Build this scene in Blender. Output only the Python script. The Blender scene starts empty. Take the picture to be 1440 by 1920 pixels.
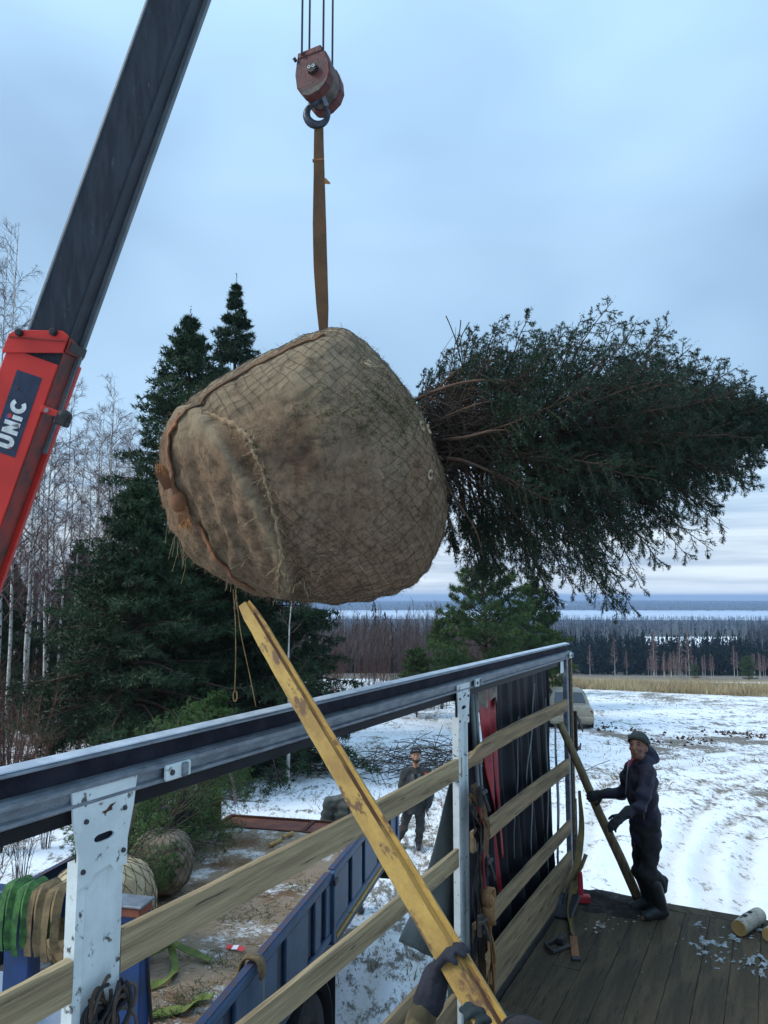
import bpy, bmesh, math, random
import numpy as np
from mathutils import Vector, Matrix

rnd = random.Random(7)
SC = bpy.context.scene
COL = SC.collection

# ------------------------------------------------------------------ camera
CAMZ = 4.2
PITCH = math.atan(158 / 1440)
cam_d = bpy.data.cameras.new('camera')
cam_d.sensor_fit = 'HORIZONTAL'; cam_d.sensor_width = 36; cam_d.lens = 36
cam_d.clip_start = 0.05; cam_d.clip_end = 30000
cam = bpy.data.objects.new('camera', cam_d); COL.objects.link(cam)
cam.location = (0, 0, CAMZ); cam.rotation_euler = (math.pi / 2 + PITCH, 0, 0)
SC.camera = cam

# ------------------------------------------------------------------ sky, sun, exposure
SUN_EL, SUN_AZ = 38.0, -100.0        # azimuth measured from +Y towards +X
w = bpy.data.worlds.new('World'); SC.world = w; w.use_nodes = True
nt = w.node_tree; nt.nodes.clear()
def wn(t, **k):
    n = nt.nodes.new(t)
    for a, b in k.items(): setattr(n, a, b)
    return n
out = wn('ShaderNodeOutputWorld')
sky = wn('ShaderNodeTexSky'); sky.sky_type = 'NISHITA'; sky.sun_disc = False
sky.sun_elevation = math.radians(SUN_EL); sky.sun_rotation = math.radians(SUN_AZ)
sky.air_density = 1.2; sky.dust_density = 1.5
bg1 = wn('ShaderNodeBackground'); bg1.inputs[1].default_value = 0.06
nt.links.new(sky.outputs[0], bg1.inputs[0])
tc = wn('ShaderNodeTexCoord')
sep = wn('ShaderNodeSeparateXYZ'); nt.links.new(tc.outputs['Generated'], sep.inputs[0])
mp = wn('ShaderNodeMapping'); mp.inputs['Scale'].default_value = (1.0, 1.0, 1.7)
nt.links.new(tc.outputs['Generated'], mp.inputs[0])
nz = wn('ShaderNodeTexNoise'); nz.inputs['Scale'].default_value = 2.3; nz.inputs['Detail'].default_value = 3
nz.inputs['Roughness'].default_value = 0.42; nz.inputs['Distortion'].default_value = 0.3
nt.links.new(mp.outputs[0], nz.inputs[0])
# low stratus near the horizon lies in thin flat bands
mp2 = wn('ShaderNodeMapping'); mp2.inputs['Scale'].default_value = (2.2, 2.2, 42)
nt.links.new(tc.outputs['Generated'], mp2.inputs[0])
nz2 = wn('ShaderNodeTexNoise'); nz2.inputs['Scale'].default_value = 1.6; nz2.inputs['Detail'].default_value = 4
nt.links.new(mp2.outputs[0], nz2.inputs[0])
rr = wn('ShaderNodeValToRGB'); e = rr.color_ramp.elements
e[0].position = 0.36; e[0].color = (0.188, 0.292, 0.425, 1)
e[1].position = 0.66; e[1].color = (0.285, 0.425, 0.585, 1)
m_ = e.new(0.5); m_.color = (0.234, 0.362, 0.51, 1)
nt.links.new(nz.outputs[0], rr.inputs[0])
rb = wn('ShaderNodeValToRGB'); e = rb.color_ramp.elements
e[0].position = 0.36; e[0].color = (0.27, 0.345, 0.46, 1)
e[1].position = 0.64; e[1].color = (0.54, 0.61, 0.67, 1)
nt.links.new(nz2.outputs[0], rb.inputs[0])
hr = wn('ShaderNodeMapRange'); hr.inputs[1].default_value = 0.03; hr.inputs[2].default_value = 0.24
hr.inputs[3].default_value = 0.85; hr.inputs[4].default_value = 0.0; hr.interpolation_type = 'SMOOTHSTEP'
nt.links.new(sep.outputs['Z'], hr.inputs[0])
mx = wn('ShaderNodeMix', data_type='RGBA')
nt.links.new(hr.outputs[0], mx.inputs['Factor']); nt.links.new(rr.outputs[0], mx.inputs['A']); nt.links.new(rb.outputs[0], mx.inputs['B'])
bg2 = wn('ShaderNodeBackground'); bg2.inputs[1].default_value = 1.0
# an overcast sky is brighter towards the zenith
zr = wn('ShaderNodeMapRange'); zr.inputs[1].default_value = 0.42; zr.inputs[2].default_value = 0.95; zr.inputs[3].default_value = 1.0; zr.inputs[4].default_value = 1.9
nt.links.new(sep.outputs['Z'], zr.inputs[0]); nt.links.new(zr.outputs[0], bg2.inputs[1])
nt.links.new(mx.outputs['Result'], bg2.inputs[0])
ms = wn('ShaderNodeMixShader'); ms.inputs[0].default_value = 0.86
nt.links.new(bg1.outputs[0], ms.inputs[1]); nt.links.new(bg2.outputs[0], ms.inputs[2]); nt.links.new(ms.outputs[0], out.inputs[0])

sd = bpy.data.lights.new('sun', 'SUN'); sd.energy = 1.5; sd.angle = math.radians(22); sd.color = (1, 0.96, 0.9)
sun = bpy.data.objects.new('sun', sd); COL.objects.link(sun)
_v = Vector((math.sin(math.radians(SUN_AZ)) * math.cos(math.radians(SUN_EL)), math.cos(math.radians(SUN_AZ)) * math.cos(math.radians(SUN_EL)), math.sin(math.radians(SUN_EL))))
sun.rotation_euler = (-_v).to_track_quat('-Z', 'Y').to_euler(); sun.location = (-20, -10, 40)
vs = SC.view_settings; vs.view_transform = 'Standard'; vs.look = 'None'; vs.gamma = 1; vs.use_curve_mapping = False
vs.exposure = 0.92
SC.cycles.volume_bounces = 0; SC.cycles.max_bounces = 4; SC.cycles.diffuse_bounces = 3; SC.cycles.glossy_bounces = 2; SC.cycles.transparent_max_bounces = 8

# ------------------------------------------------------------------ helpers
def V(*a): return Vector(a)
def P(px, py, t):
    """world point seen at photograph pixel (px,py) at depth t metres along the view axis"""
    x = (px - 720) / 1440; y = (960 - py) / 1440
    c, s = math.cos(PITCH), math.sin(PITCH)
    return Vector((x * t, (c - y * s) * t, CAMZ + (y * c + s) * t))
def onz(px, py, z):
    d = P(px, py, 1.0) - Vector((0, 0, CAMZ))
    return Vector((0, 0, CAMZ)) + d * ((z - CAMZ) / d.z)

HT = math.radians(26.74); LV = V(math.sin(HT), math.cos(HT), 0); NV = V(-math.cos(HT), math.sin(HT), 0)
def TW(l, n, z): return LV * l + NV * n + V(0, 0, z)          # own lorry: along, left, height
HB = math.radians(12.91); TV = V(math.sin(HB), math.cos(HB), 0); QV = V(-math.cos(HB), math.sin(HB), 0)
def TR(t, q, z): return TV * t + QV * q + V(0, 0, z)          # blue lorry
ZV = V(0, 0, 1)
def WL(px, py, n):
    """point seen at a pixel on the vertical plane n metres left of our lorry's axis"""
    d = P(px, py, 1.0) - Vector((0, 0, CAMZ)); return Vector((0, 0, CAMZ)) + d * (n / d.dot(NV))

def vnoise(p, seed=0):
    """value noise, p (N,3) -> (N,) in -1..1"""
    p = np.asarray(p, float); i = np.floor(p).astype(np.int64); f = p - i; f = f * f * (3 - 2 * f)
    def h(ix, iy, iz):
        n = (ix * 374761393 + iy * 668265263 + iz * 2147483647 + seed * 1274126177) & 0xffffffff
        n = ((n ^ (n >> 13)) * 1274126177) & 0xffffffff
        n = (n ^ (n >> 16)) & 0xffffffff
        return n / 2147483647.5 - 1
    r = 0
    for dx in (0, 1):
        for dy in (0, 1):
            for dz in (0, 1):
                wgt = (f[:, 0] if dx else 1 - f[:, 0]) * (f[:, 1] if dy else 1 - f[:, 1]) * (f[:, 2] if dz else 1 - f[:, 2])
                r = r + wgt * h(i[:, 0] + dx, i[:, 1] + dy, i[:, 2] + dz)
    return r
def fbm(p, octv=4, seed=0):
    p = np.asarray(p, float); a, r = 1.0, 0
    for k in range(octv):
        r = r + a * vnoise(p * 2 ** k, seed + k); a *= 0.5
    return r

MATS = {}
def M(name, c1, c2=None, scale=4.0, rough=0.75, metal=0.0, bump=0.0, bscale=60.0, lo=0.4, hi=0.6, stretch=None, c3=None, s3=20.0, t3=0.6, det=6.0, spec=0.4, coord='Object', bdist=0.01):
    """procedural material: two colours mixed by noise, an optional third as spots, bump from finer noise"""
    m = bpy.data.materials.new(name); m.use_nodes = True; MATS[name] = m
    n = m.node_tree; b = n.nodes['Principled BSDF']
    b.inputs['Roughness'].default_value = rough; b.inputs['Metallic'].default_value = metal
    b.inputs['Specular IOR Level'].default_value = spec
    b.inputs['Base Color'].default_value = (*c1, 1)
    t = n.nodes.new('ShaderNodeTexCoord'); src = t.outputs[coord]
    if stretch:
        mp = n.nodes.new('ShaderNodeMapping'); mp.inputs['Scale'].default_value = stretch; n.links.new(src, mp.inputs[0]); src = mp.outputs[0]
    if c2:
        nz = n.nodes.new('ShaderNodeTexNoise'); nz.inputs['Scale'].default_value = scale; nz.inputs['Detail'].default_value = det; nz.inputs['Roughness'].default_value = 0.62
        n.links.new(src, nz.inputs[0])
        r = n.nodes.new('ShaderNodeValToRGB'); r.color_ramp.elements[0].position = lo; r.color_ramp.elements[1].position = hi
        r.color_ramp.elements[0].color = (*c1, 1); r.color_ramp.elements[1].color = (*c2, 1)
        n.links.new(nz.outputs[0], r.inputs[0]); last = r.outputs[0]
        if c3:
            n3 = n.nodes.new('ShaderNodeTexNoise'); n3.inputs['Scale'].default_value = s3; n3.inputs['Detail'].default_value = 5; n3.inputs['Roughness'].default_value = 0.65
            n.links.new(src, n3.inputs[0])
            r3 = n.nodes.new('ShaderNodeValToRGB'); r3.color_ramp.elements[0].position = t3; r3.color_ramp.elements[1].position = t3 + 0.06
            n.links.new(n3.outputs[0], r3.inputs[0])
            mx = n.nodes.new('ShaderNodeMix'); mx.data_type = 'RGBA'
            n.links.new(r3.outputs[0], mx.inputs['Factor']); n.links.new(last, mx.inputs['A']); mx.inputs['B'].default_value = (*c3, 1)
            last = mx.outputs['Result']
        n.links.new(last, b.inputs['Base Color'])
    if bump:
        nb = n.nodes.new('ShaderNodeTexNoise'); nb.inputs['Scale'].default_value = bscale; nb.inputs['Detail'].default_value = 5
        n.links.new(src, nb.inputs[0])
        bp = n.nodes.new('ShaderNodeBump'); bp.inputs['Strength'].default_value = bump; bp.inputs['Distance'].default_value = bdist
        n.links.new(nb.outputs[0], bp.inputs['Height']); n.links.new(bp.outputs[0], b.inputs['Normal'])
    return m

def tag(o, label=None, cat=None, group=None, kind=None):
    if label: o['label'] = label
    if cat: o['category'] = cat
    if group: o['group'] = group
    if kind: o['kind'] = kind
    return o
def empty(name, loc, label, cat, group=None):
    o = bpy.data.objects.new(name, None); COL.objects.link(o); o.location = loc; o.empty_display_size = 0.1
    return tag(o, label, cat, group)
def world_loc(o):
    v = Vector(o.location); p = o.parent
    while p: v = v + Vector(p.location); p = p.parent
    return v
def link(name, me, mat, parent=None, loc=None):
    """link a mesh whose vertices are in world space; its origin becomes loc (or the parent's origin)"""
    o = bpy.data.objects.new(name, me); COL.objects.link(o)
    if mat: me.materials.append(MATS[mat] if isinstance(mat, str) else mat)
    base = Vector((0, 0, 0))
    if parent: o.parent = parent; base = world_loc(parent)
    if loc is not None: o.location = Vector(loc) - base; base = Vector(loc)
    if base.length > 0: me.transform(Matrix.Translation(-base))
    return o
def np_mesh(name, v, f, uvattr=None):
    """v (N,3), f (M,k) with k 3 or 4"""
    v = np.asarray(v, np.float32); f = np.asarray(f, np.int32); k = f.shape[1]
    me = bpy.data.meshes.new(name)
    me.vertices.add(len(v)); me.vertices.foreach_set('co', v.ravel())
    me.loops.add(f.size); me.loops.foreach_set('vertex_index', f.ravel())
    me.polygons.add(len(f)); me.polygons.foreach_set('loop_start', np.arange(0, f.size, k, dtype=np.int32))
    me.update(calc_edges=True); me.validate()
    return me
def smooth(me): me.polygons.foreach_set('use_smooth', [True] * len(me.polygons))

class MB:
    def __init__(s): s.v = []; s.f = []
    def add(s, v, f):
        b = len(s.v); s.v += [Vector(x) for x in v]; s.f += [tuple(i + b for i in q) for q in f]; return s
    def box(s, c, sz, ax=None):
        X, Y, Z = ax or (V(1, 0, 0), V(0, 1, 0), ZV); c = Vector(c)
        v = [c + X * (i * sz[0] / 2) + Y * (j * sz[1] / 2) + Z * (k * sz[2] / 2) for k in (-1, 1) for j in (-1, 1) for i in (-1, 1)]
        return s.add(v, [(0, 2, 3, 1), (4, 5, 7, 6), (0, 1, 5, 4), (2, 6, 7, 3), (0, 4, 6, 2), (1, 3, 7, 5)])
    def beam(s, a, b, wd, th, up=None, jit=0):
        a, b = Vector(a), Vector(b); d = (b - a).normalized(); up = Vector(up or ZV)
        sd = d.cross(up).normalized(); u = sd.cross(d).normalized()
        return s.box((a + b) / 2, (th, (b - a).length, wd), (sd, d, u))
    def tube(s, pts, rad, n=8, caps=True, ell=None, ref=None):
        pts = [Vector(p) for p in pts]; k = len(pts)
        if not hasattr(rad, '__len__'): rad = [rad] * k
        t0 = (pts[1] - pts[0]).normalized(); r = Vector(ref) if ref is not None else (V(0, 0, 1) if abs(t0.z) < 0.9 else V(1, 0, 0))
        rings = []; u = (r - t0 * r.dot(t0)).normalized(); v = []
        for i, p in enumerate(pts):
            t = (pts[min(i + 1, k - 1)] - pts[max(i - 1, 0)]).normalized()
            u = (u - t * u.dot(t))
            u = u.normalized() if u.length > 1e-6 else t.orthogonal().normalized()
            w_ = t.cross(u); e = ell[i] if ell and hasattr(ell[0], '__len__') else (ell or (1, 1))
            for j in range(n):
                a = 2 * math.pi * j / n
                v.append(p + (u * math.cos(a) * e[0] + w_ * math.sin(a) * e[1]) * rad[i])
        f = []
        for i in range(k - 1):
            for j in range(n):
                f.append((i * n + j, i * n + (j + 1) % n, (i + 1) * n + (j + 1) % n, (i + 1) * n + j))
        if caps: f += [tuple(range(n - 1, -1, -1)), tuple(range((k - 1) * n, k * n))]
        return s.add(v, f)
    def cap(s, a, b, ra, rb, n=12, ell=None, ref=None):
        """closed rounded limb from a to b"""
        a, b = Vector(a), Vector(b); d = (b - a).normalized(); pts = []; rad = []
        for q in (0.05, 0.5, 0.85): pts.append(a - d * ra * math.sqrt(1 - q * q)); rad.append(ra * q)
        pts += [a, (a + b) / 2, b]; rad += [ra, (ra + rb) / 2, rb]
        for q in (0.85, 0.5, 0.05): pts.append(b + d * rb * math.sqrt(1 - q * q)); rad.append(rb * q)
        return s.tube(pts, rad, n, True, ell, ref)
    def ball(s, c, r, ax=None, nu=14, nv=9):
        X, Y, Z = ax or (V(1, 0, 0), V(0, 1, 0), ZV); c = Vector(c); r = r if hasattr(r, '__len__') else (r, r, r)
        v = [c - Z * r[2]]; f = []
        for i in range(1, nv):
            a = math.pi * i / nv - math.pi / 2
            for j in range(nu):
                b = 2 * math.pi * j / nu
                v.append(c + X * (r[0] * math.cos(a) * math.cos(b)) + Y * (r[1] * math.cos(a) * math.sin(b)) + Z * (r[2] * math.sin(a)))
        v.append(c + Z * r[2])
        for j in range(nu): f.append((0, 1 + (j + 1) % nu, 1 + j))
        for i in range(nv - 2):
            for j in range(nu):
                f.append((1 + i * nu + j, 1 + i * nu + (j + 1) % nu, 1 + (i + 1) * nu + (j + 1) % nu, 1 + (i + 1) * nu + j))
        l = len(v) - 1; o = 1 + (nv - 2) * nu
        for j in range(nu): f.append((o + j, o + (j + 1) % nu, l))
        return s.add(v, f)
    def prism(s, poly, o, X, Y, Z, d):
        """2-D polygon (x,y) extruded from o along Z by d"""
        n = len(poly); o = Vector(o)
        v = [o + X * x + Y * y for x, y in poly] + [o + X * x + Y * y + Z * d for x, y in poly]
        f = [tuple(range(n - 1, -1, -1)), tuple(range(n, 2 * n))] + [(i, (i + 1) % n, n + (i + 1) % n, n + i) for i in range(n)]
        return s.add(v, f)
    def strap(s, pts, nrm, wd, th=0.004):
        """flat webbing along pts; nrm: normals (one or per point); wd: widths"""
        pts = [Vector(p) for p in pts]; k = len(pts); v = []
        for i, p in enumerate(pts):
            t = (pts[min(i + 1, k - 1)] - pts[max(i - 1, 0)]).normalized()
            nn = Vector(nrm[i]) if isinstance(nrm, list) else Vector(nrm); nn = (nn - t * nn.dot(t)).normalized(); sd = t.cross(nn)
            w_ = wd[i] if hasattr(wd, '__len__') else wd
            v += [p - sd * w_ / 2 - nn * th / 2, p + sd * w_ / 2 - nn * th / 2, p + sd * w_ / 2 + nn * th / 2, p - sd * w_ / 2 + nn * th / 2]
        f = [(3, 2, 1, 0), tuple(range(4 * k - 4, 4 * k))]
        for i in range(k - 1):
            for j in range(4): f.append((4 * i + j, 4 * i + (j + 1) % 4, 4 * i + 4 + (j + 1) % 4, 4 * i + 4 + j))
        return s.add(v, f)
    def mesh(s, name):
        me = bpy.data.meshes.new(name); me.from_pydata([tuple(x) for x in s.v], [], s.f); me.update(); return me
    def build(s, name, mat, parent=None, loc=None, sm=False, bev=0, fix=False):
        me = s.mesh(name)
        if fix:
            bm = bmesh.new(); bm.from_mesh(me); bmesh.ops.recalc_face_normals(bm, faces=bm.faces); bm.to_mesh(me); bm.free()
        if sm: smooth(me)
        o = link(name, me, mat, parent, loc)
        if bev:
            m = o.modifiers.new('bevel', 'BEVEL'); m.width = bev; m.segments = 1; m.limit_method = 'ANGLE'
        return o

def align(o, X, Y, Z):
    """turn the object's own axes to X,Y,Z without moving its surface, so grain runs along it"""
    m = Matrix((X, Y, Z)).transposed(); o.data.transform(m.inverted().to_4x4()); o.rotation_euler = m.to_euler(); return o
def fuse(mb, voxel, it=4, fac=0.5, noise=0, nscale=6, fold=None):
    """weld overlapping closed shapes into one continuous skin"""
    me = mb.mesh('tmp'); o = bpy.data.objects.new('tmp', me); COL.objects.link(o)
    m = o.modifiers.new('r', 'REMESH'); m.mode = 'VOXEL'; m.voxel_size = voxel
    if it: q = o.modifiers.new('s', 'SMOOTH'); q.factor = fac; q.iterations = it
    dg = bpy.context.evaluated_depsgraph_get(); r = bpy.data.meshes.new_from_object(o.evaluated_get(dg))
    bpy.data.objects.remove(o); bpy.data.meshes.remove(me); r.materials.clear(); smooth(r)
    if noise or fold:
        n = len(r.vertices); co = np.empty(n * 3, np.float32); r.vertices.foreach_get('co', co); co = co.reshape(-1, 3)
        no = np.empty(n * 3, np.float32); r.vertices.foreach_get('normal', no); no = no.reshape(-1, 3)
        dsp = noise * fbm(co * nscale, 3, 5) if noise else 0
        if fold: dsp = dsp + fold(co)
        co = co + no * np.asarray(dsp)[:, None]; r.vertices.foreach_set('co', co.astype(np.float32).ravel()); r.update()
    return r
def dup(o, parent=None, loc=None):
    c = o.copy(); COL.objects.link(c)
    if parent: c.parent = parent
    if loc is not None: c.location = loc
    return c
def copy_tree(root, loc, rotz=0, scale=1.0, label=None, group=None):
    r = dup(root, None, loc); r.rotation_euler = (0, 0, rotz); r.scale = (scale,) * 3
    if label: r['label'] = label
    if group: r['group'] = group
    for ch in root.children:
        c = dup(ch, r)
        for g in ch.children: dup(g, c)
    return r
def bez(pts, n):
    """smooth curve through points (Catmull-Rom)"""
    pts = [Vector(p) for p in pts]; q = [pts[0] * 2 - pts[1]] + pts + [pts[-1] * 2 - pts[-2]]; out = []
    for i in range(1, len(q) - 2):
        a, b, c, d = q[i - 1], q[i], q[i + 1], q[i + 2]
        for k in range(n):
            t = k / n
            out.append(0.5 * ((2 * b) + (c - a) * t + (2 * a - 5 * b + 4 * c - d) * t * t + (3 * b - a - 3 * c + d) * t ** 3))
    out.append(pts[-1]); return out
# ------------------------------------------------------------------ materials
M('burlap', (0.20, 0.125, 0.07), (0.37, 0.26, 0.15), 3.2, 0.95, bump=0.9, bscale=130, lo=0.36, hi=0.62, c3=(0.075, 0.07, 0.03), s3=7, t3=0.585, spec=0.1)
M('burlap_pale', (0.36, 0.27, 0.16), (0.50, 0.40, 0.25), 8, 0.95, bump=0.8, bscale=90, spec=0.1)
M('burlap_hem', (0.25, 0.17, 0.10), (0.36, 0.26, 0.16), 20, 0.95, bump=0.8, bscale=90, spec=0.1)
M('net', (0.06, 0.055, 0.045), rough=0.8)
M('moss', (0.045, 0.055, 0.015), (0.09, 0.10, 0.03), 30, 0.95)
M('straw', (0.30, 0.20, 0.09), (0.16, 0.095, 0.04), 20, 0.9)
M('webbing_orange', (0.25, 0.105, 0.042), (0.15, 0.065, 0.03), 6, 0.85, bump=0.5, bscale=180, c3=(0.12, 0.055, 0.025), s3=9, t3=0.6)
M('webbing_frayed', (0.42, 0.19, 0.07), (0.30, 0.125, 0.04), 30, 0.9)
M('webbing_brown', (0.15, 0.078, 0.036), (0.09, 0.052, 0.028), 5, 0.85, bump=0.5, bscale=160, c3=(0.055, 0.04, 0.025), s3=6, t3=0.58)
M('webbing_tan', (0.30, 0.17, 0.07), (0.19, 0.10, 0.04), 10, 0.85, bump=0.5, bscale=160)
M('webbing_green', (0.055, 0.165, 0.04), (0.022, 0.07, 0.022), 18, 0.8, bump=0.4, bscale=120)
M('webbing_lime', (0.14, 0.18, 0.03), (0.085, 0.11, 0.025), 7, 0.8, bump=0.4, bscale=120)
M('webbing_sand', (0.22, 0.155, 0.075), (0.11, 0.08, 0.042), 16, 0.85, bump=0.4, bscale=120)
M('webbing_olive', (0.12, 0.085, 0.022), (0.075, 0.055, 0.02), 9, 0.85, bump=0.4, bscale=120)
M('steel_rope', (0.03, 0.033, 0.04), rough=0.5, metal=0.6)
M('hook_steel', (0.07, 0.08, 0.10), (0.035, 0.04, 0.05), 25, 0.42, metal=0.7, bump=0.2)
M('block_red', (0.115, 0.026, 0.023), (0.055, 0.022, 0.020), 14, 0.6, bump=0.3, bscale=90, c3=(0.10, 0.085, 0.07), s3=24, t3=0.60)
M('block_dirt', (0.12, 0.105, 0.085), (0.06, 0.05, 0.045), 20, 0.8, bump=0.4)
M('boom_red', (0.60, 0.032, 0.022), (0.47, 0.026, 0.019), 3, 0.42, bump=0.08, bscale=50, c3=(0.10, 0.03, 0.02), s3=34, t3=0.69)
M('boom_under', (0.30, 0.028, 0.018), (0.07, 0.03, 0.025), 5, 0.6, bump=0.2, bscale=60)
M('boom_dark', (0.012, 0.017, 0.025), (0.024, 0.032, 0.045), 4, 0.5, bump=0.06, bscale=40, stretch=(6, 6, 0.7), spec=0.25, c3=(0.055, 0.065, 0.08), s3=5, t3=0.63)
M('boom_lip', (0.10, 0.125, 0.145), (0.15, 0.17, 0.18), 6, 0.5, metal=0.2)
M('label_navy', (0.012, 0.022, 0.05), (0.02, 0.035, 0.07), 18, 0.5)
M('label_white', (0.72, 0.74, 0.72), (0.50, 0.52, 0.50), 26, 0.5, c3=(0.16, 0.09, 0.07), s3=60, t3=0.68)
M('label_red', (0.55, 0.05, 0.03)); M('label_blue', (0.03, 0.10, 0.35))
M('black_steel', (0.016, 0.016, 0.018), (0.03, 0.028, 0.026), 12, 0.6, bump=0.2)
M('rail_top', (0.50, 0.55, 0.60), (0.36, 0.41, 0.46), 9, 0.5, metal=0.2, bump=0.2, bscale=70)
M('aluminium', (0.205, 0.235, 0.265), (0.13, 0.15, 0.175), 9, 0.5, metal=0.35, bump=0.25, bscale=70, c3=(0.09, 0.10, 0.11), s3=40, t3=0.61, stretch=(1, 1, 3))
M('rail_dark', (0.010, 0.011, 0.019), (0.022, 0.023, 0.034), 8, 0.75, spec=0.12)
M('white_paint', (0.60, 0.66, 0.66), (0.50, 0.56, 0.56), 5, 0.5, bump=0.15, bscale=50, c3=(0.07, 0.065, 0.06), s3=19, t3=0.612)
M('bolt', (0.05, 0.05, 0.055), rough=0.5, metal=0.5)
M('rust', (0.11, 0.035, 0.02), (0.06, 0.025, 0.015), 30, 0.9)
M('board_grey', (0.42, 0.325, 0.19), (0.225, 0.17, 0.10), 3, 0.9, bump=0.7, bscale=14, stretch=(8, 0.45, 9), c3=(0.06, 0.05, 0.038), s3=4.5, t3=0.60, spec=0.15, lo=0.34, hi=0.64)
M('board_brown', (0.31, 0.225, 0.13), (0.155, 0.115, 0.07), 3, 0.9, bump=0.7, bscale=14, stretch=(8, 0.45, 9), c3=(0.05, 0.042, 0.033), s3=4.5, t3=0.59, spec=0.15, lo=0.34, hi=0.64)
M('deck_wood', (0.086, 0.064, 0.038), (0.048, 0.037, 0.024), 1.6, 0.9, bump=0.6, bscale=14, stretch=(5, 0.6, 5), c3=(0.04, 0.033, 0.023), s3=5, t3=0.55, spec=0.2)
M('deck_wood_b', (0.094, 0.068, 0.039), (0.055, 0.042, 0.026), 1.7, 0.9, bump=0.6, bscale=14, stretch=(5, 0.6, 5), c3=(0.045, 0.036, 0.025), s3=5, t3=0.55, spec=0.2)
M('yellow_paint', (0.40, 0.25, 0.055), (0.27, 0.155, 0.036), 4, 0.65, bump=0.4, bscale=40, stretch=(3, 1.3, 3), c3=(0.13, 0.065, 0.024), s3=6, t3=0.565)
M('yellow_rust', (0.095, 0.038, 0.018), (0.33, 0.19, 0.045), 5, 0.8, bump=0.4, bscale=60, lo=0.46, hi=0.58, stretch=(3, 0.5, 3))
M('pole_wood', (0.22, 0.165, 0.085), (0.12, 0.09, 0.05), 8, 0.8, bump=0.4, bscale=40, stretch=(4, 4, 0.6))
M('tarp_dark', (0.010, 0.010, 0.014), (0.017, 0.018, 0.024), 3, 0.6, spec=0.2, bump=0.15, bscale=14)
M('tarp_grey', (0.165, 0.195, 0.195), (0.11, 0.135, 0.14), 3, 0.65, bump=0.15, bscale=20)
M('tarp_red', (0.34, 0.018, 0.026), (0.22, 0.014, 0.022), 5, 0.5, bump=0.15, bscale=14)
M('tarp_patch', (0.26, 0.23, 0.19), (0.15, 0.13, 0.11), 14, 0.8)
M('blue_paint', (0.026, 0.072, 0.152), (0.018, 0.048, 0.10), 4, 0.5, bump=0.15, bscale=40, c3=(0.09, 0.05, 0.05), s3=13, t3=0.66)
M('blue_dark', (0.008, 0.018, 0.045), (0.013, 0.028, 0.065), 5, 0.55)
M('blue_rust', (0.075, 0.04, 0.04), (0.025, 0.05, 0.11), 12, 0.7, bump=0.3)
M('frame_blue', (0.007, 0.040, 0.15), (0.010, 0.030, 0.085), 6, 0.5, c3=(0.13, 0.035, 0.02), s3=9, t3=0.63)
M('sheet_pale', (0.34, 0.41, 0.50), (0.25, 0.31, 0.40), 6, 0.6)
M('rust_sheet', (0.215, 0.065, 0.035), (0.13, 0.045, 0.03), 5, 0.8, bump=0.3, bscale=40)
M('tyre', (0.012, 0.012, 0.013), (0.02, 0.02, 0.02), 9, 0.85, bump=0.3)
M('rubber_mat', (0.014, 0.014, 0.016), rough=0.7)
M('yellow_strip', (0.50, 0.33, 0.03), (0.36, 0.22, 0.03), 12, 0.6)
M('skin', (0.36, 0.19, 0.125), (0.29, 0.14, 0.09), 18, 0.6)
M('skin_tan', (0.19, 0.092, 0.06), (0.135, 0.064, 0.045), 18, 0.6)
M('eye', (0.01, 0.01, 0.01), rough=0.3); M('lip', (0.11, 0.04, 0.035), rough=0.6); M('hair', (0.035, 0.018, 0.01), (0.06, 0.03, 0.015), 60, 0.9)
M('jacket_navy', (0.010, 0.010, 0.024), (0.017, 0.016, 0.034), 7, 0.7, bump=0.3, bscale=30)
M('trousers_black', (0.009, 0.010, 0.011), (0.015, 0.016, 0.016), 8, 0.9, bump=0.3, bscale=40)
M('rubber_boot', (0.014, 0.018, 0.019), (0.022, 0.026, 0.027), 9, 0.5, bump=0.1)
M('glove_dark', (0.016, 0.018, 0.02), (0.028, 0.03, 0.032), 20, 0.9, bump=0.4, bscale=120)
M('glove_blue', (0.011, 0.013, 0.020), (0.02, 0.022, 0.032), 20, 0.9, bump=0.4, bscale=120)
M('glove_teal', (0.010, 0.019, 0.021), (0.018, 0.029, 0.032), 20, 0.9, bump=0.4, bscale=120)
M('hat_green', (0.026, 0.036, 0.034), (0.04, 0.052, 0.05), 40, 0.95, bump=0.5, bscale=200)
M('hat_black', (0.012, 0.012, 0.014), (0.022, 0.022, 0.024), 40, 0.95, bump=0.4, bscale=160)
M('print_grey', (0.30, 0.31, 0.33)); M('red_cloth', (0.20, 0.018, 0.035), rough=0.9); M('zip_grey', (0.16, 0.17, 0.19), rough=0.4, metal=0.5)
M('jacket_black', (0.022, 0.024, 0.025), (0.035, 0.037, 0.036), 8, 0.85, bump=0.3, bscale=40)
M('vest_grey', (0.085, 0.09, 0.085), (0.12, 0.125, 0.12), 12, 0.9, bump=0.3, bscale=60)
M('trousers_grey', (0.030, 0.033, 0.032), (0.045, 0.047, 0.045), 9, 0.9, bump=0.3, bscale=50)
M('puffer', (0.115, 0.122, 0.10), (0.085, 0.09, 0.075), 6, 0.6, bump=0.2, bscale=30)
M('orange_strap', (0.45, 0.05, 0.03), rough=0.7)
M('camo', (0.06, 0.05, 0.025), (0.15, 0.11, 0.055), 7, 0.9, bump=0.3, bscale=60, lo=0.47, hi=0.53, c3=(0.03, 0.034, 0.022), s3=7, t3=0.56, det=2)
M('log_bark', (0.40, 0.36, 0.29), (0.26, 0.23, 0.18), 9, 0.85, bump=0.4, bscale=40, c3=(0.03, 0.027, 0.025), s3=14, t3=0.60, stretch=(1, 1, 2))
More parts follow.
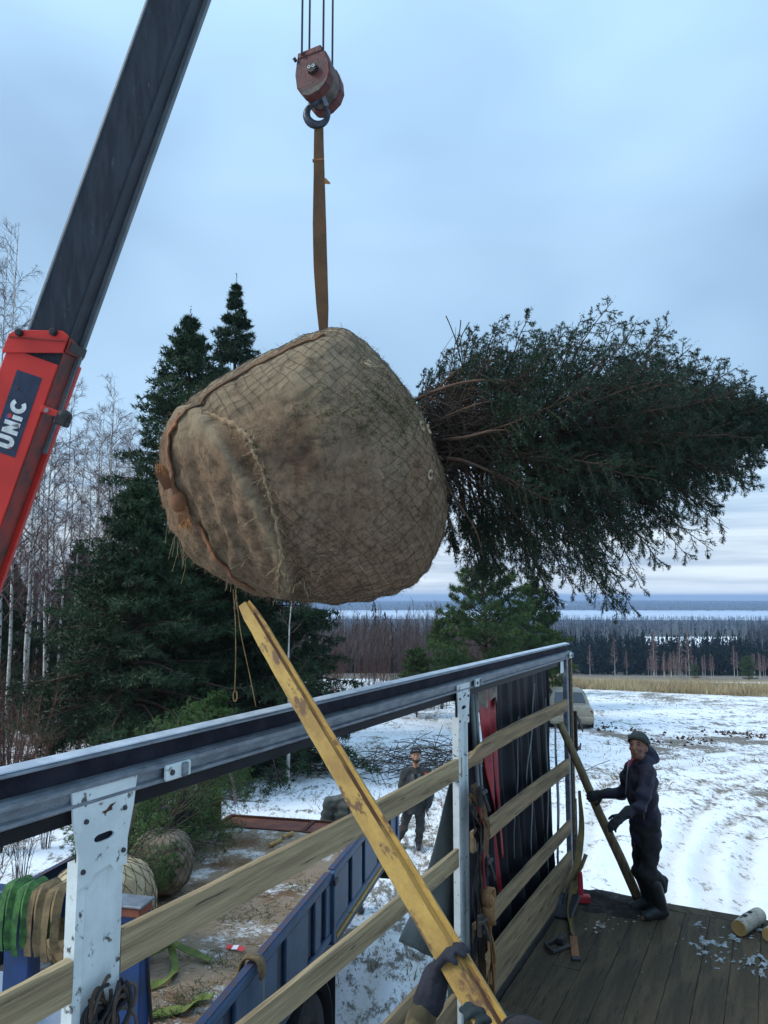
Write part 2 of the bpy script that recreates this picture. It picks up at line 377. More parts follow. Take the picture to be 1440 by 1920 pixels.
M('log_end', (0.42, 0.27, 0.10), (0.30, 0.18, 0.06), 12, 0.85, bump=0.3, bscale=70)
M('red_tool', (0.45, 0.025, 0.04), (0.33, 0.02, 0.03), 10, 0.5); M('tool_steel', (0.03, 0.03, 0.036), (0.05, 0.05, 0.055), 12, 0.45, metal=0.5)
M('soil', (0.014, 0.012, 0.011), (0.03, 0.024, 0.02), 20, 0.95, bump=0.6, bscale=60); M('soil_red', (0.075, 0.045, 0.038), (0.045, 0.030, 0.026), 15, 0.95)
M('snow_clean', (0.80, 0.83, 0.86), (0.66, 0.70, 0.74), 12, 0.75, bump=0.4, bscale=40)
M('snow_dust', (0.32, 0.35, 0.36), (0.14, 0.14, 0.13), 30, 0.85)
M('chip', (0.42, 0.38, 0.32), (0.25, 0.21, 0.17), 30, 0.9)
M('tape_red', (0.60, 0.03, 0.035), rough=0.5); M('tape_white', (0.72, 0.70, 0.72), rough=0.5); M('tape_pink', (0.55, 0.38, 0.45), rough=0.5)
M('needle_dark', (0.009, 0.029, 0.015), (0.021, 0.048, 0.024), 1.8, 0.6, spec=0.3)
M('needle_mid', (0.020, 0.046, 0.016), (0.034, 0.068, 0.022), 2.2, 0.6, spec=0.3)
M('needle_load', (0.052, 0.108, 0.030), (0.095, 0.165, 0.045), 2.2, 0.6, spec=0.3)
M('needle_light', (0.045, 0.10, 0.022), (0.075, 0.145, 0.03), 3, 0.6, spec=0.3)
M('needle_far', (0.0035, 0.008, 0.007), (0.009, 0.017, 0.012), 0.6, 0.9, spec=0.03)
M('needle_spruce', (0.015, 0.034, 0.015), (0.032, 0.060, 0.024), 0.5, 0.65, spec=0.25)
M('needle_pine', (0.042, 0.078, 0.026), (0.072, 0.118, 0.038), 0.9, 0.7, spec=0.2)
M('bark_spruce', (0.075, 0.045, 0.03), (0.04, 0.028, 0.02), 12, 0.95, bump=0.5)
M('limb_bare', (0.15, 0.082, 0.052), (0.075, 0.048, 0.034), 9, 0.85, bump=0.3)
M('twig_dry', (0.105, 0.075, 0.055), (0.06, 0.045, 0.035), 9, 0.9)
M('bark_birch', (0.54, 0.52, 0.48), (0.36, 0.34, 0.30), 2.4, 0.8, c3=(0.035, 0.03, 0.027), s3=2.8, t3=0.545, stretch=(2.2, 2.2, 3.0))
M('twig_birch', (0.085, 0.05, 0.046), (0.13, 0.085, 0.08), 0.7, 0.9)
M('twig_red', (0.11, 0.045, 0.032), (0.075, 0.035, 0.026), 0.7, 0.9); M('twig_dark', (0.034, 0.025, 0.021), (0.055, 0.038, 0.03), 0.9, 0.9)
M('grass_dry', (0.40, 0.335, 0.21), (0.28, 0.225, 0.135), 0.35, 0.9, spec=0.1); M('grass_brown', (0.125, 0.09, 0.04), (0.17, 0.12, 0.045), 0.5, 0.9, spec=0.1)
M('weed_orange', (0.17, 0.075, 0.03), (0.11, 0.05, 0.02), 9, 0.9)
M('car_paint', (0.36, 0.31, 0.225), (0.30, 0.25, 0.18), 3, 0.4, metal=0.25, c3=(0.20, 0.16, 0.10), s3=4, t3=0.58); M('car_glass', (0.02, 0.027, 0.035), rough=0.08, spec=0.6)
M('lamp_red', (0.22, 0.015, 0.012), rough=0.2); M('plate', (0.55, 0.55, 0.53)); M('trim_black', (0.02, 0.02, 0.02), rough=0.6); M('hub', (0.25, 0.25, 0.26), rough=0.4, metal=0.5)

# ------------------------------------------------------------------ terrain
RK = np.array([0, 14, 24, 30, 42, 55, 120, 270, 500, 700, 1500, 2150, 3500, 4300, 5200, 6500, 9500])
ZK = np.array([0, -0.12, -0.50, -0.80, -1.10, -1.75, -8.2, -21.8, -29, -36, -48, -60, -60, -52, -38, -36, -60])
def ground_z(x, y):
    x = np.asarray(x, float); y = np.asarray(y, float); r = np.sqrt(y * y + 0.2 * x * x)
    z = np.interp(r, RK, ZK)
    p = np.stack([x, y, np.zeros_like(x)], -1)
    z = z + 0.05 * np.clip((r - 8) / 10, 0, 1) * vnoise(p * 0.23, 3) * np.clip((80 - r) / 40, 0, 1)
    far = np.clip((r - 3500) / 800, 0, 1)
    z = z + far * 9 * vnoise(p / 900, 8) + np.clip((r - 60) / 60, 0, 1) * (1 - np.clip((r - 1400) / 400, 0, 1)) * 1.2 * vnoise(p / 60, 4)
    return z
def gz(x, y): return float(ground_z(np.array([x]), np.array([y]))[0])

# tyre ruts: world polylines on the snow
def dist_poly(x, y, pts):
    d = np.full(x.shape, 1e9)
    for (ax, ay), (bx, by) in zip(pts[:-1], pts[1:]):
        vx, vy = bx - ax, by - ay; l2 = vx * vx + vy * vy
        t = np.clip(((x - ax) * vx + (y - ay) * vy) / l2, 0, 1); d = np.minimum(d, np.hypot(x - ax - t * vx, y - ay - t * vy))
    return d
def px_line(*pp): return [(onz(a, b, -0.1).x, onz(a, b, -0.1).y) for a, b in pp]
RUTS = [px_line((1255, 1700), (1262, 1600), (1290, 1530), (1350, 1470), (1480, 1420)), px_line((1330, 1720), (1330, 1610), (1365, 1540), (1440, 1490), (1560, 1440)),
        px_line((1095, 1640), (1105, 1540), (1130, 1460), (1190, 1410), (1330, 1385), (1500, 1375)), px_line((1395, 1730), (1390, 1620), (1420, 1560), (1500, 1500)),
        px_line((660, 1920), (740, 1700), (800, 1560), (840, 1470), (880, 1400)), px_line((760, 1920), (800, 1760), (850, 1600), (900, 1480), (960, 1400)),
        px_line((1110, 1440), (1250, 1420), (1440, 1405)), px_line((1120, 1480), (1260, 1462), (1440, 1430))]
ang = np.concatenate([np.radians(np.arange(-35, 35.01, 0.27)), np.radians(np.arange(38, 323, 3.0))])
rad = [0.6]
while rad[-1] < 11000:
    r_ = rad[-1]
    rad.append(r_ + (0.35 if r_ < 6 else 0.035 + 0.0052 * r_ if r_ < 46 else 0.045 * r_))
rad = np.array(rad); nA, nR = len(ang), len(rad)
RR, AA = np.meshgrid(rad, ang, indexing='ij')
gx = RR * np.sin(AA); gy = RR * np.cos(AA); gx = gx.ravel(); gy = gy.ravel(); rr_ = RR.ravel()
gzv = ground_z(gx, gy); pp = np.stack([gx, gy, np.zeros_like(gx)], -1)
near = np.clip((48 - rr_) / 10, 0, 1)
rut = np.zeros_like(gx); dsp = np.zeros_like(gx)
for i_, ln in enumerate(RUTS):
    d = dist_poly(gx + 0.12 * vnoise(pp * 0.7, 30 + i_), gy + 0.12 * vnoise(pp * 0.7, 40 + i_), ln)
    k = np.exp(-(d / 0.15) ** 2); rut = np.maximum(rut, k); dsp += -0.024 * k + 0.010 * np.exp(-((d - 0.28) / 0.1) ** 2)
gzv = gzv + near * (dsp + 0.011 * fbm(pp * 1.1, 3, 11) + 0.030 * np.abs(fbm(pp * 4.2, 2, 21)) * np.clip((rr_ - 9) / 10, 0.35, 1))
idx = np.arange(nR * nA).reshape(nR, nA)
q = np.stack([idx[:-1], np.roll(idx, -1, 1)[:-1], np.roll(idx, -1, 1)[1:], idx[1:]], -1).reshape(-1, 4)
me = np_mesh('ground', np.stack([gx, gy, gzv], -1), q[:, ::-1]); smooth(me)
# surface cover per vertex: R snow amount, G dry-grass amount, B rut amount
large = fbm(pp / 6.0, 3, 61)
snow = np.where((gy + 0.65 * gx < 57) | (gx < 4), 0.650 + 0.05 * large, 0.25)
snow = np.where(rr_ < 60, snow, 0.25)
woodl = np.clip((-gx / np.maximum(rr_, 1) - 0.12) / 0.1, 0, 1) * np.clip((rr_ - 14) / 6, 0, 1)
snow = snow - 0.03 * woodl
lane = np.exp(-((AA.ravel() - 0.02) / 0.12) ** 2) * np.clip((14 - rr_) / 4, 0, 1)
snow = snow + 0.05 * lane + 0.055 * np.clip((np.degrees(AA.ravel()) - 8) / 6, 0, 1) * np.clip((20 - rr_) / 5, 0, 1) * (np.degrees(AA.ravel()) < 60) - 0.03 * rut
dark = np.zeros_like(gx)
for ln, wd in ((px_line((1130, 1338), (1165, 1348)), 0.55), (px_line((1180, 1352), (1215, 1368), (1245, 1385)), 0.5), (px_line((1255, 1357), (1300, 1372), (1325, 1376)), 0.55), (px_line((1345, 1352), (1375, 1352)), 0.5), (px_line((1395, 1360), (1470, 1362)), 0.5)):
    dark = np.maximum(dark, np.exp(-(dist_poly(gx, gy, ln) / wd) ** 2))
snow = snow - 0.13 * dark
edge = 55.5 + 2.5 * vnoise(pp / 9, 71)
gr = np.clip((gy + 0.65 * gx - edge) / 2.0, 0, 1) * (rr_ > 38) * np.clip((235 - rr_) / 40, 0, 1)
strip2 = np.exp(-((rr_ - 62 - 0.12 * gx) / 6.0) ** 2) * np.clip((gx - 18) / 10, 0, 1)
gr = gr * (1 - strip2); snow = np.where(strip2 > 0.3, 0.8, snow)
clear = np.exp(-((np.degrees(AA.ravel()) - 21.5) / 3.2) ** 2) * ((rr_ > 600) & (rr_ < 900)); snow = np.where(clear > 0.4, 0.95, snow)
hz_patch = (rr_ > 4300) & (vnoise(pp / np.array([420, 300, 1]), 91) > 0.62); snow = np.where(hz_patch, 0.95, snow)
midclear = np.exp(-((np.degrees(AA.ravel()) + 3.2) / 3.0) ** 2) * ((rr_ > 52) & (rr_ < 90)); snow = np.where(midclear > 0.4, 0.85, snow); gr = gr * (1 - np.clip(midclear * 1.5, 0, 1))
gr = gr * np.clip((np.degrees(AA.ravel()) - 3) / 6, 0, 1); snow = np.where((rr_ >= 40) & (gr < 0.3) & (rr_ < 60), np.maximum(snow, 0.6), snow)
ca = me.color_attributes.new('cover', 'FLOAT_COLOR', 'POINT')
ca.data.foreach_set('color', np.stack([snow, gr, np.clip(rut, 0, 1), np.clip((rr_ - 90) / 60, 0, 1)], -1).astype(np.float32).ravel())
gm = bpy.data.materials.new('snow_ground'); gm.use_nodes = True; n = gm.node_tree; b = n.nodes['Principled BSDF']
b.inputs['Roughness'].default_value = 0.85; b.inputs['Specular IOR Level'].default_value = 0.2
def nd(t, **k):
    x = n.nodes.new(t)
    for a, c in k.items(): setattr(x, a, c)
    return x
def mixc(f, A, B):
    x = nd('ShaderNodeMix', data_type='RGBA')
    for nm, s in (('Factor', f), ('A', A), ('B', B)):
        if isinstance(s, tuple): x.inputs[nm].default_value = (*s, 1)
        elif isinstance(s, (int, float)): x.inputs[nm].default_value = s
        else: n.links.new(s, x.inputs[nm])
    return x.outputs['Result']
def mth(op, a, bb=0.0, cl=False):
    x = nd('ShaderNodeMath', operation=op); x.use_clamp = cl
    for i, s in enumerate((a, bb)):
        if isinstance(s, (int, float)): x.inputs[i].default_value = s
        else: n.links.new(s, x.inputs[i])
    return x.outputs[0]
def noise(sc, det=5, ro=0.6, st=None):
    x = nd('ShaderNodeTexNoise'); x.inputs['Scale'].default_value = sc; x.inputs['Detail'].default_value = det; x.inputs['Roughness'].default_value = ro
    if st:
        mpp = nd('ShaderNodeMapping'); mpp.inputs['Scale'].default_value = st; mpp.inputs['Rotation'].default_value = (0, 0, 0.6); n.links.new(tcn.outputs['Object'], mpp.inputs[0]); n.links.new(mpp.outputs[0], x.inputs[0])
    else: n.links.new(tcn.outputs['Object'], x.inputs[0])
    return x.outputs[0]
tcn = nd('ShaderNodeTexCoord'); at = nd('ShaderNodeAttribute', attribute_name='cover'); spx = nd('ShaderNodeSeparateColor'); n.links.new(at.outputs['Color'], spx.inputs[0])
# snow shows where the cover value beats a patchy noise
pat = mth('ADD', mth('MULTIPLY', noise(1.3, 5, 0.65), 0.38), mth('MULTIPLY', noise(9, 8, 0.8, (1, 0.38, 1)), 0.62))
sub = nd('ShaderNodeMath', operation='SUBTRACT'); mul = nd('ShaderNodeMath', operation='MULTIPLY'); mul.inputs[1].default_value = 0.86
n.links.new(spx.outputs[0], mul.inputs[0]); n.links.new(mul.outputs[0], sub.inputs[0]); n.links.new(pat, sub.inputs[1])
rmp = nd('ShaderNodeMapRange'); rmp.inputs[1].default_value = 0.0; rmp.inputs[2].default_value = 0.055; n.links.new(sub.outputs[0], rmp.inputs[0])
soilc = mixc(noise(0.9, 5), (0.18, 0.155, 0.12), (0.27, 0.24, 0.19))
soilc = mixc(mth('MULTIPLY', noise(5, 4), 0.8, True), soilc, (0.10, 0.092, 0.08))
snowc = mixc(noise(0.6, 6), (0.83, 0.85, 0.87), (0.70, 0.73, 0.76))
dirty = mixc(noise(3.5, 7, 0.75), (0.70, 0.70, 0.69), (0.46, 0.41, 0.33))
snowc = mixc(mth('MULTIPLY', spx.outputs[2], 0.62, True), snowc, dirty)
wide = nd('ShaderNodeMapRange'); wide.inputs[1].default_value = 0.50; wide.inputs[2].default_value = 0.68; n.links.new(noise(0.33, 6, 0.65), wide.inputs[0])
snowc = mixc(mth('MULTIPLY', wide.outputs[0], 0.5, True), snowc, dirty)
colr = mixc(rmp.outputs[0], soilc, snowc)
grc = mixc(noise(0.25, 5), (0.34, 0.275, 0.16), (0.23, 0.185, 0.115))
farc = mixc(noise(0.012, 4), (0.20, 0.165, 0.10), (0.13, 0.105, 0.075))
grc = mixc(at.outputs['Alpha'], grc, farc)
colr = mixc(spx.outputs[1], colr, grc)
# forest floor beyond the fields
fl = nd('ShaderNodeVectorMath', operation='LENGTH'); n.links.new(tcn.outputs['Object'], fl.inputs[0])
fr = nd('ShaderNodeMapRange'); fr.inputs[1].default_value = 235; fr.inputs[2].default_value = 300; n.links.new(fl.outputs['Value'], fr.inputs[0])
ff = mth('MULTIPLY', fr.outputs[0], mth('SUBTRACT', 1.0, mth('GREATER_THAN', spx.outputs[0], 0.9)))
colr = mixc(ff, colr, mixc(noise(0.01, 5), (0.030, 0.034, 0.022), (0.06, 0.05, 0.036)))
n.links.new(colr, b.inputs['Base Color'])
bp = nd('ShaderNodeBump'); bp.inputs['Strength'].default_value = 0.55; bp.inputs['Distance'].default_value = 0.04
n.links.new(noise(9, 7, 0.7), bp.inputs['Height']); n.links.new(bp.outputs[0], b.inputs['Normal'])
tag(link('ground', me, gm), kind='structure')
# lake: flat ice far below the hill
lk = MB(); K = 40
vv = []
for i in range(K + 1):
    a = math.radians(-20 + 60 * i / K); vv += [(2180 * math.sin(a), 2180 * math.cos(a), -59.2), (3950 * math.sin(a), 3950 * math.cos(a), -59.2)]
lk.add(vv, [(2 * i, 2 * i + 1, 2 * i + 3, 2 * i + 2) for i in range(K)])
M('lake_ice', (0.62, 0.70, 0.78), (0.50, 0.58, 0.68), 0.002, 0.5)
tag(lk.build('lake', 'lake_ice'), kind='structure')
# ------------------------------------------------------------------ vegetation (numpy)
def unit(v): return v / np.maximum(np.linalg.norm(v, axis=-1, keepdims=True), 1e-9)
def np_tubes(pl, rd, n=3):
    """pl (K,S,3), rd (K,S) -> verts, quads of open n-sided tubes"""
    K, S, _ = pl.shape; t = np.gradient(pl, axis=1); t = unit(t)
    ref = np.where(np.abs(t[..., 2:3]) > 0.85, np.array([1.0, 0, 0]), np.array([0, 0, 1.0]))
    u = unit(np.cross(t, ref)); w_ = np.cross(t, u); a = np.arange(n) * 2 * np.pi / n
    v = pl[:, :, None] + rd[:, :, None, None] * (u[:, :, None] * np.cos(a)[:, None] + w_[:, :, None] * np.sin(a)[:, None])
    ix = np.arange(K * S * n).reshape(K, S, n); nx = np.roll(ix, -1, 2)
    return v.reshape(-1, 3), np.stack([ix[:, :-1], nx[:, :-1], nx[:, 1:], ix[:, 1:]], -1).reshape(-1, 4)
class Bag:
    def __init__(s): s.v = []; s.f = []; s.n = 0
    def add(s, v, f): s.v.append(v); s.f.append(f + s.n); s.n += len(v)
    def mesh(s, name): return np_mesh(name, np.concatenate(s.v), np.concatenate(s.f))
def tris_needles(p0, d, ln, npt, nl, nw, rg, spread=0.9, upb=0.25):
    """needles on straight twigs. p0,d (K,3), ln (K,)"""
    K = len(p0); s = (np.arange(npt) + rg.random((K, npt))) / npt
    base = p0[:, None] + d[:, None] * (s * ln[:, None])[..., None]
    r = unit(rg.normal(size=(K, npt, 3)) + np.array([0, 0, upb])); r = unit(r - d[:, None] * np.sum(r * d[:, None], -1, keepdims=True))
    nd_ = unit(d[:, None] * (1 - spread * (0.55 + 0.35 * rg.random((K, npt, 1)))) + r * spread)
    sd = unit(np.cross(nd_, rg.normal(size=(K, npt, 3)))); L = nl * (0.7 + 0.6 * rg.random((K, npt, 1))) * (1 - 0.45 * s[..., None])
    v = np.stack([base - sd * nw / 2, base + sd * nw / 2, base + nd_ * L], 2).reshape(-1, 3)
    return v, np.arange(len(v)).reshape(-1, 3)

def conifer(rg, H, R, whorls, per, prof, rise, sag, shoots, sub, npt, nl, nw, shoot_len=0.42, bare=None, h0=0.04, grav=(0, 0, -1.0), gsag=0.0, tw_bare=0.0, tips=True, side_hang=0.25, dist=0.92, tight=0.7, spread=0.9):
    """tree along +Z. returns wood Bag (quads), needle Bag (tris)"""
    wood, leaf, dry = Bag(), Bag(), Bag(); g = np.array(grav, float); ends = []
    for wi in range(whorls):
        h = h0 + (0.985 - h0) * ((wi + rg.random() * 0.8) / whorls) ** dist; L0 = R * prof(h)
        h_w = h
        for k in range(per):
            h = min(0.985, max(h0, h_w + (rg.random() - 0.5) * 1.1 / whorls)); L0 = R * prof(h)
            az = 2 * math.pi * (k + rg.random() * 0.9) / per + wi * 1.9; L = L0 * (0.72 + 0.5 * rg.random())
            o = np.array([math.cos(az), math.sin(az), 0.0]); S = 7; s = np.linspace(0, 1, S)
            p = np.array([0, 0, h * H]) + o * (s * L)[:, None] + np.array([0, 0, 1.0]) * ((rise(h) * s - sag(h) * s * s + 0.28 * sag(h) * s ** 4) * L)[:, None]
            p = p + g * (gsag * L * L * s * s)[:, None] + np.cumsum(rg.normal(size=(S, 3)) * 0.018 * L, 0) * s[:, None]
            wood.add(*np_tubes(p[None], (0.005 * L + 0.004) * (1.25 - s)[None] * (2.2 if L > 1.2 else 0.95), 4))
            b0 = bare(h) if bare else 0.18
            ns = max(3, int(shoots * (0.4 + 0.6 * L / max(R, 1e-6)))); ss = b0 + (1 - b0) * (np.arange(ns) + rg.random(ns)) / ns
            i = np.clip((ss * (S - 1)).astype(int), 0, S - 2); fr = ss * (S - 1) - i
            q = p[i] * (1 - fr)[:, None] + p[i + 1] * fr[:, None]; tg = unit(p[i + 1] - p[i])
            side = unit(np.cross(tg, np.array([0, 0, 1.0]))) * np.where(np.arange(ns) % 2, 1, -1)[:, None]
            d = unit(tg * 0.75 + side * (0.75 + 0.3 * rg.random((ns, 1))) + g * side_hang + rg.normal(size=(ns, 3)) * 0.16)
            sl = shoot_len * L * (1.08 - ss) * (0.55 + 0.7 * rg.random(ns)) + min(0.06 * R, 0.25 * L + 0.02)
            wood.add(*np_tubes(np.stack([q, q + d * sl[:, None] * 0.5 + g * 0.02 * sl[:, None], q + d * sl[:, None] + g * (0.14 * sl[:, None])], 1), np.stack([np.full(ns, 0.0022 + 0.0006 * L), np.full(ns, 0.0018), np.full(ns, 0.001)], 1) * (1.0 if R < 1.5 else 2.2), 3))
            live = rg.random(ns) > tw_bare * (1 - ss) * 1.6
            P0 = [q[live]]; D = [unit(d[live] + g * 0.10)]; LN = [sl[live]]
            for j in range(sub):
                u = 0.15 + 0.8 * (j + rg.random(ns)) / sub
                s2 = unit(np.cross(d, unit(rg.normal(size=(ns, 3)) * 0.5 + np.array([0, 0, 1.0])))) * (1 if j % 2 else -1)
                P0.append((q + d * (sl * u)[:, None])[live]); D.append(unit(d * 0.75 + s2 * tight + g * side_hang + rg.normal(size=(ns, 3)) * 0.14)[live]); LN.append((sl * (0.62 * (1.05 - u)) * (0.6 + 0.7 * rg.random(ns)) + min(0.015 * R, 0.1 * L))[live])
            if tips: P0.append(p[-2:-1]); D.append(unit(p[-1:] - p[-2:-1])); LN.append(np.array([L / (S - 1) * 1.25]))
            P0, D, LN = np.concatenate(P0), np.concatenate(D), np.concatenate(LN)
            if len(P0): leaf.add(*tris_needles(P0, D, LN, npt, nl, nw, rg, spread))
    return wood, leaf
def tree_obj(name, wood, leaf, trunk_pts, trunk_r, xf, label, cat, group, base, m_leaf, m_wood='bark_spruce', crown='crown'):
    """xf: 4x4 placing tree space in the world"""
    r = empty(name, base, label, cat, group)
    t = MB().tube(trunk_pts, trunk_r, 9); me = t.mesh('trunk'); smooth(me); me.transform(xf); link('trunk', me, m_wood, r)
    if leaf is not None:
        me = leaf.mesh(crown); me.transform(xf); c = link(crown, me, m_leaf, r)
    me = wood.mesh('branches'); me.transform(xf); link('branches', me, m_wood if m_wood != 'bark_birch' else 'twig_birch', r)
    return r

def spruce_proto(seed, H, R, whorls, label, group, x, y, mat='needle_spruce', dense=1.0, light=None):
    rg = np.random.default_rng(seed)
    wd, lf = conifer(rg, H, R, whorls, 7, lambda h: (1 - h) ** (0.82 + 0.10 * h) * (0.80 + 0.20 * min(1, h * 7)) + 0.002, lambda h: -0.05 + 0.75 * h, lambda h: 0.42 - 0.2 * h, int(15 * dense), 4, 7, 0.19, 0.036, shoot_len=0.38, h0=0.03, side_hang=0.42, dist=0.86)
    lf.add(*tris_needles(np.array([[0, 0, 0.90 * H], [0, 0, 0.95 * H]]), np.array([[0, 0, 1.0], [0, 0, 1.0]]), np.array([0.09, 0.07]) * H, 46, 0.11, 0.03, rg, 0.6))
    z = gz(x, y)
    r = tree_obj('spruce_tree', wd, lf, [(0, 0, -0.3), (0.03, 0, H * 0.5), (0, 0, H)], [0.013 * H, 0.008 * H, 0.008], Matrix.Translation((x, y, z)), label, 'tree', group, (x, y, z), mat)
    return r
def at_px(px, r):
    """ground position in direction of pixel column px at range r"""
    a = math.atan((px - 720) / 1440); return r * math.sin(a), r * math.cos(a)

GS = 'tall spruces behind the load'
x, y = at_px(432, 27); s1 = spruce_proto(1, 16.0, 3.3, 40, 'tallest dark spruce with pointed top just left of the hanging root ball', GS, x, y)
x, y = at_px(345, 22.5); s2 = spruce_proto(2, 12.8, 4.1, 40, 'broad dark spruce with double top, left of the tallest spruce', GS, x, y)
x, y = at_px(262, 19.5); s3 = spruce_proto(3, 7.4, 3.3, 30, 'lower dark spruce in front of the birch wood, left of the root ball', GS, x, y)
x, y = at_px(505, 21.0); s4 = spruce_proto(4, 8.4, 3.0, 30, 'dark spruce half hidden behind the root ball and the yellow beam', GS, x, y)
copy_tree(s3, (*at_px(205, 30), gz(*at_px(205, 30))), 2.0, 0.85, 'small dark spruce between the birch trunks at far left', GS)
# conifer with brown-red needles far left and small spruce seedlings
for (px, r, sc, lab) in ((385, 24, 0.95, 'dark spruce filling the gap between the two tall spruces'), (150, 38, 0.9, 'distant dark spruce among the birches below the crane boom'), (566, 34, 0.55, 'young spruce just right of the big spruces, below the root ball'), (20, 36, 0.8, 'dark spruce at the left edge behind the crane boom')):
    x, y = at_px(px, r); copy_tree(s4, (x, y, gz(x, y)), px * 0.01, sc, lab, GS)

# pines beyond the rail
def pine_proto(seed, x, y, H, R, label):
    rg = np.random.default_rng(seed)
    wd, lf = conifer(rg, H, R, 14, 5, lambda h: (1 - h) ** 0.5 * (0.55 + 0.45 * min(1, h * 3)) + 0.05, lambda h: 0.25 + 0.5 * h, lambda h: 0.10, 11, 4, 11, 0.24, 0.032, shoot_len=0.40, h0=0.10, side_hang=-0.10)
    z = gz(x, y)
    return tree_obj('pine_tree', wd, lf, [(0, 0, -0.3), (0.1, 0, H * 0.5), (0, 0, H)], [0.014 * H, 0.008 * H, 0.01], Matrix.Translation((x, y, z)), label, 'tree', 'young pines beyond the side rail', (x, y, z), 'needle_pine')
p1 = pine_proto(11, *at_px(905, 31), 6.1, 2.5, 'bushy green pine rising above the rail beneath the hanging spruce')
p2 = pine_proto(12, *at_px(995, 37), 5.6, 1.9, 'second green pine right of the bushy pine, above the rail end')
for px, r, sc, lab in ((832, 40, 0.72, 'small pine left of the bushy pine beyond the rail'), (780, 33, 0.5, 'low young pine beside the reddish shrubs'), (1030, 44, 0.62, 'farthest young pine right of the two big pines')):
    x, y = at_px(px, r); copy_tree(p2, (x, y, gz(x, y)), px * 0.01, sc, lab)

# bare broadleaf trees: trunk, limbs, twigs
def bare_tree(seed, H, limbs, spread, base_h, tw, r0, lean=0.02, fat=1.0):
    rg = np.random.default_rng(seed); bag = Bag()
    S = 9; zz = np.linspace(-0.3, H, S); tr = np.stack([np.cumsum(rg.normal(size=S)) * lean * H / 8, np.cumsum(rg.normal(size=S)) * lean * H / 8, zz], -1); tr[:, :2] -= tr[1, :2]
    def along(u):
        i = np.clip((u * (S - 1)).astype(int), 0, S - 2); f = (u * (S - 1) - i)[:, None]; return tr[i] * (1 - f) + tr[i + 1] * f
    u = base_h + (0.97 - base_h) * (np.arange(limbs) + rg.random(limbs)) / limbs; p0 = along(u); az = rg.random(limbs) * 2 * np.pi
    L = spread * H * (1.1 - u) * (0.6 + 0.7 * rg.random(limbs)) + 0.25
    o = np.stack([np.cos(az), np.sin(az), np.zeros(limbs)], -1); up = np.array([0, 0, 1.0])
    s = np.linspace(0, 1, 5)[None, :, None]
    lp = p0[:, None] + o[:, None] * (s * 0.62 + 0.08 * s * s) * L[:, None, None] + up * (0.75 * s - 0.10 * s * s) * L[:, None, None] + np.cumsum(rg.normal(size=(limbs, 5, 3)), 1) * 0.035 * L[:, None, None]
    bag.add(*np_tubes(lp, fat ** 0.5 * (0.0075 * L[:, None] + 0.003) * (1.15 - np.linspace(0, 1, 5))[None], 4))
    def child(par, Lp, n, frac, droop, rmul, segs):
        K = len(par); m = par.shape[1]; uu = 0.15 + 0.83 * (np.arange(n)[None] + rg.random((K, n))) / n
        i = np.clip((uu * (m - 1)).astype(int), 0, m - 2); f = (uu * (m - 1) - i)[..., None]
        ar = np.arange(K)[:, None]; q0 = par[ar, i] * (1 - f) + par[ar, i + 1] * f; tg = unit(par[ar, i + 1] - par[ar, i])
        d = unit(tg * 0.85 + unit(rg.normal(size=(K, n, 3))) * 0.75 + np.array([0, 0, 0.12])); l = Lp[:, None] * frac * (1.15 - 0.8 * uu) * (0.5 + rg.random((K, n))) + 0.12
        q0 = q0.reshape(-1, 3); d = d.reshape(-1, 3); l = l.ravel(); s = np.linspace(0, 1, segs)[None, :, None]
        c = q0[:, None] + d[:, None] * s * l[:, None, None] + np.array([0, 0, -droop]) * s * s * l[:, None, None] + np.cumsum(rg.normal(size=(len(l), segs, 3)), 1) * 0.05 * l[:, None, None] * s
        bag.add(*np_tubes(c, fat * rmul * (1.1 - 0.8 * np.linspace(0, 1, segs))[None] * np.ones((len(l), 1)), 3)); return c, l
    c1, l1 = child(lp, L, tw[0], 0.42, 0.05, 0.0065, 4)
    child(c1, l1, tw[1], 0.55, 0.30, 0.0048, 3)
    rt = r0 * (1.02 - np.linspace(0, 1, S)) + 0.008
    return tr, rt, bag
def bare_proto(name, seed, H, limbs, spread, base_h, tw, r0, label, cat, group, x, y, m_trunk='bark_birch', m_twig='twig_birch', lean=0.02):
    tr, rt, bag = bare_tree(seed, H, limbs, spread, base_h, tw, r0, lean); z = gz(x, y); xf = Matrix.Translation((x, y, z))
    r = empty(name, (x, y, z), label, cat, group); me = MB().tube([Vector(q) for q in tr], list(rt), 8).mesh('trunk'); smooth(me); me.transform(xf); link('trunk', me, m_trunk, r)
    me = bag.mesh('branches'); me.transform(xf); link('branches', me, m_twig, r); return r
GB = 'bare white birches in the wood at left'; LB = 'slender bare white birch in the birch wood at left'
bp_ = [bare_proto('birch_tree', 21 + i, H, 34, 0.20, 0.28, (7, 6), 0.066, LB, 'tree', GB, *at_px(px, r)) for i, (H, px, r) in enumerate(((14.0, 205, 33), (12.6, 232, 36), (16.5, 8, 26)))]
spots = [(60, 27, 13.5), (96, 31, 13.0), (118, 36, 13.5), (146, 30, 11.5), (172, 40, 14.5), (188, 34, 12.0), (214, 42, 14.8), (240, 45, 15.5), (255, 38, 11.5), (28, 30, 14.2), (40, 38, 14.5), (78, 40, 13.5), (130, 44, 14.0), (160, 48, 14.5), (-12, 28, 15.0), (100, 46, 14.0), (10, 42, 16), (62, 35, 12), (225, 30, 9.5), (196, 46, 15.0), (-30, 33, 15), (285, 44, 11.0), (320, 50, 12)]
for i, (px, r, H) in enumerate(spots):
    x, y = at_px(px, r); k = i % 3; copy_tree(bp_[k], (x, y, gz(x, y)), i * 1.3, H / (14.0, 12.6, 15.0)[k])
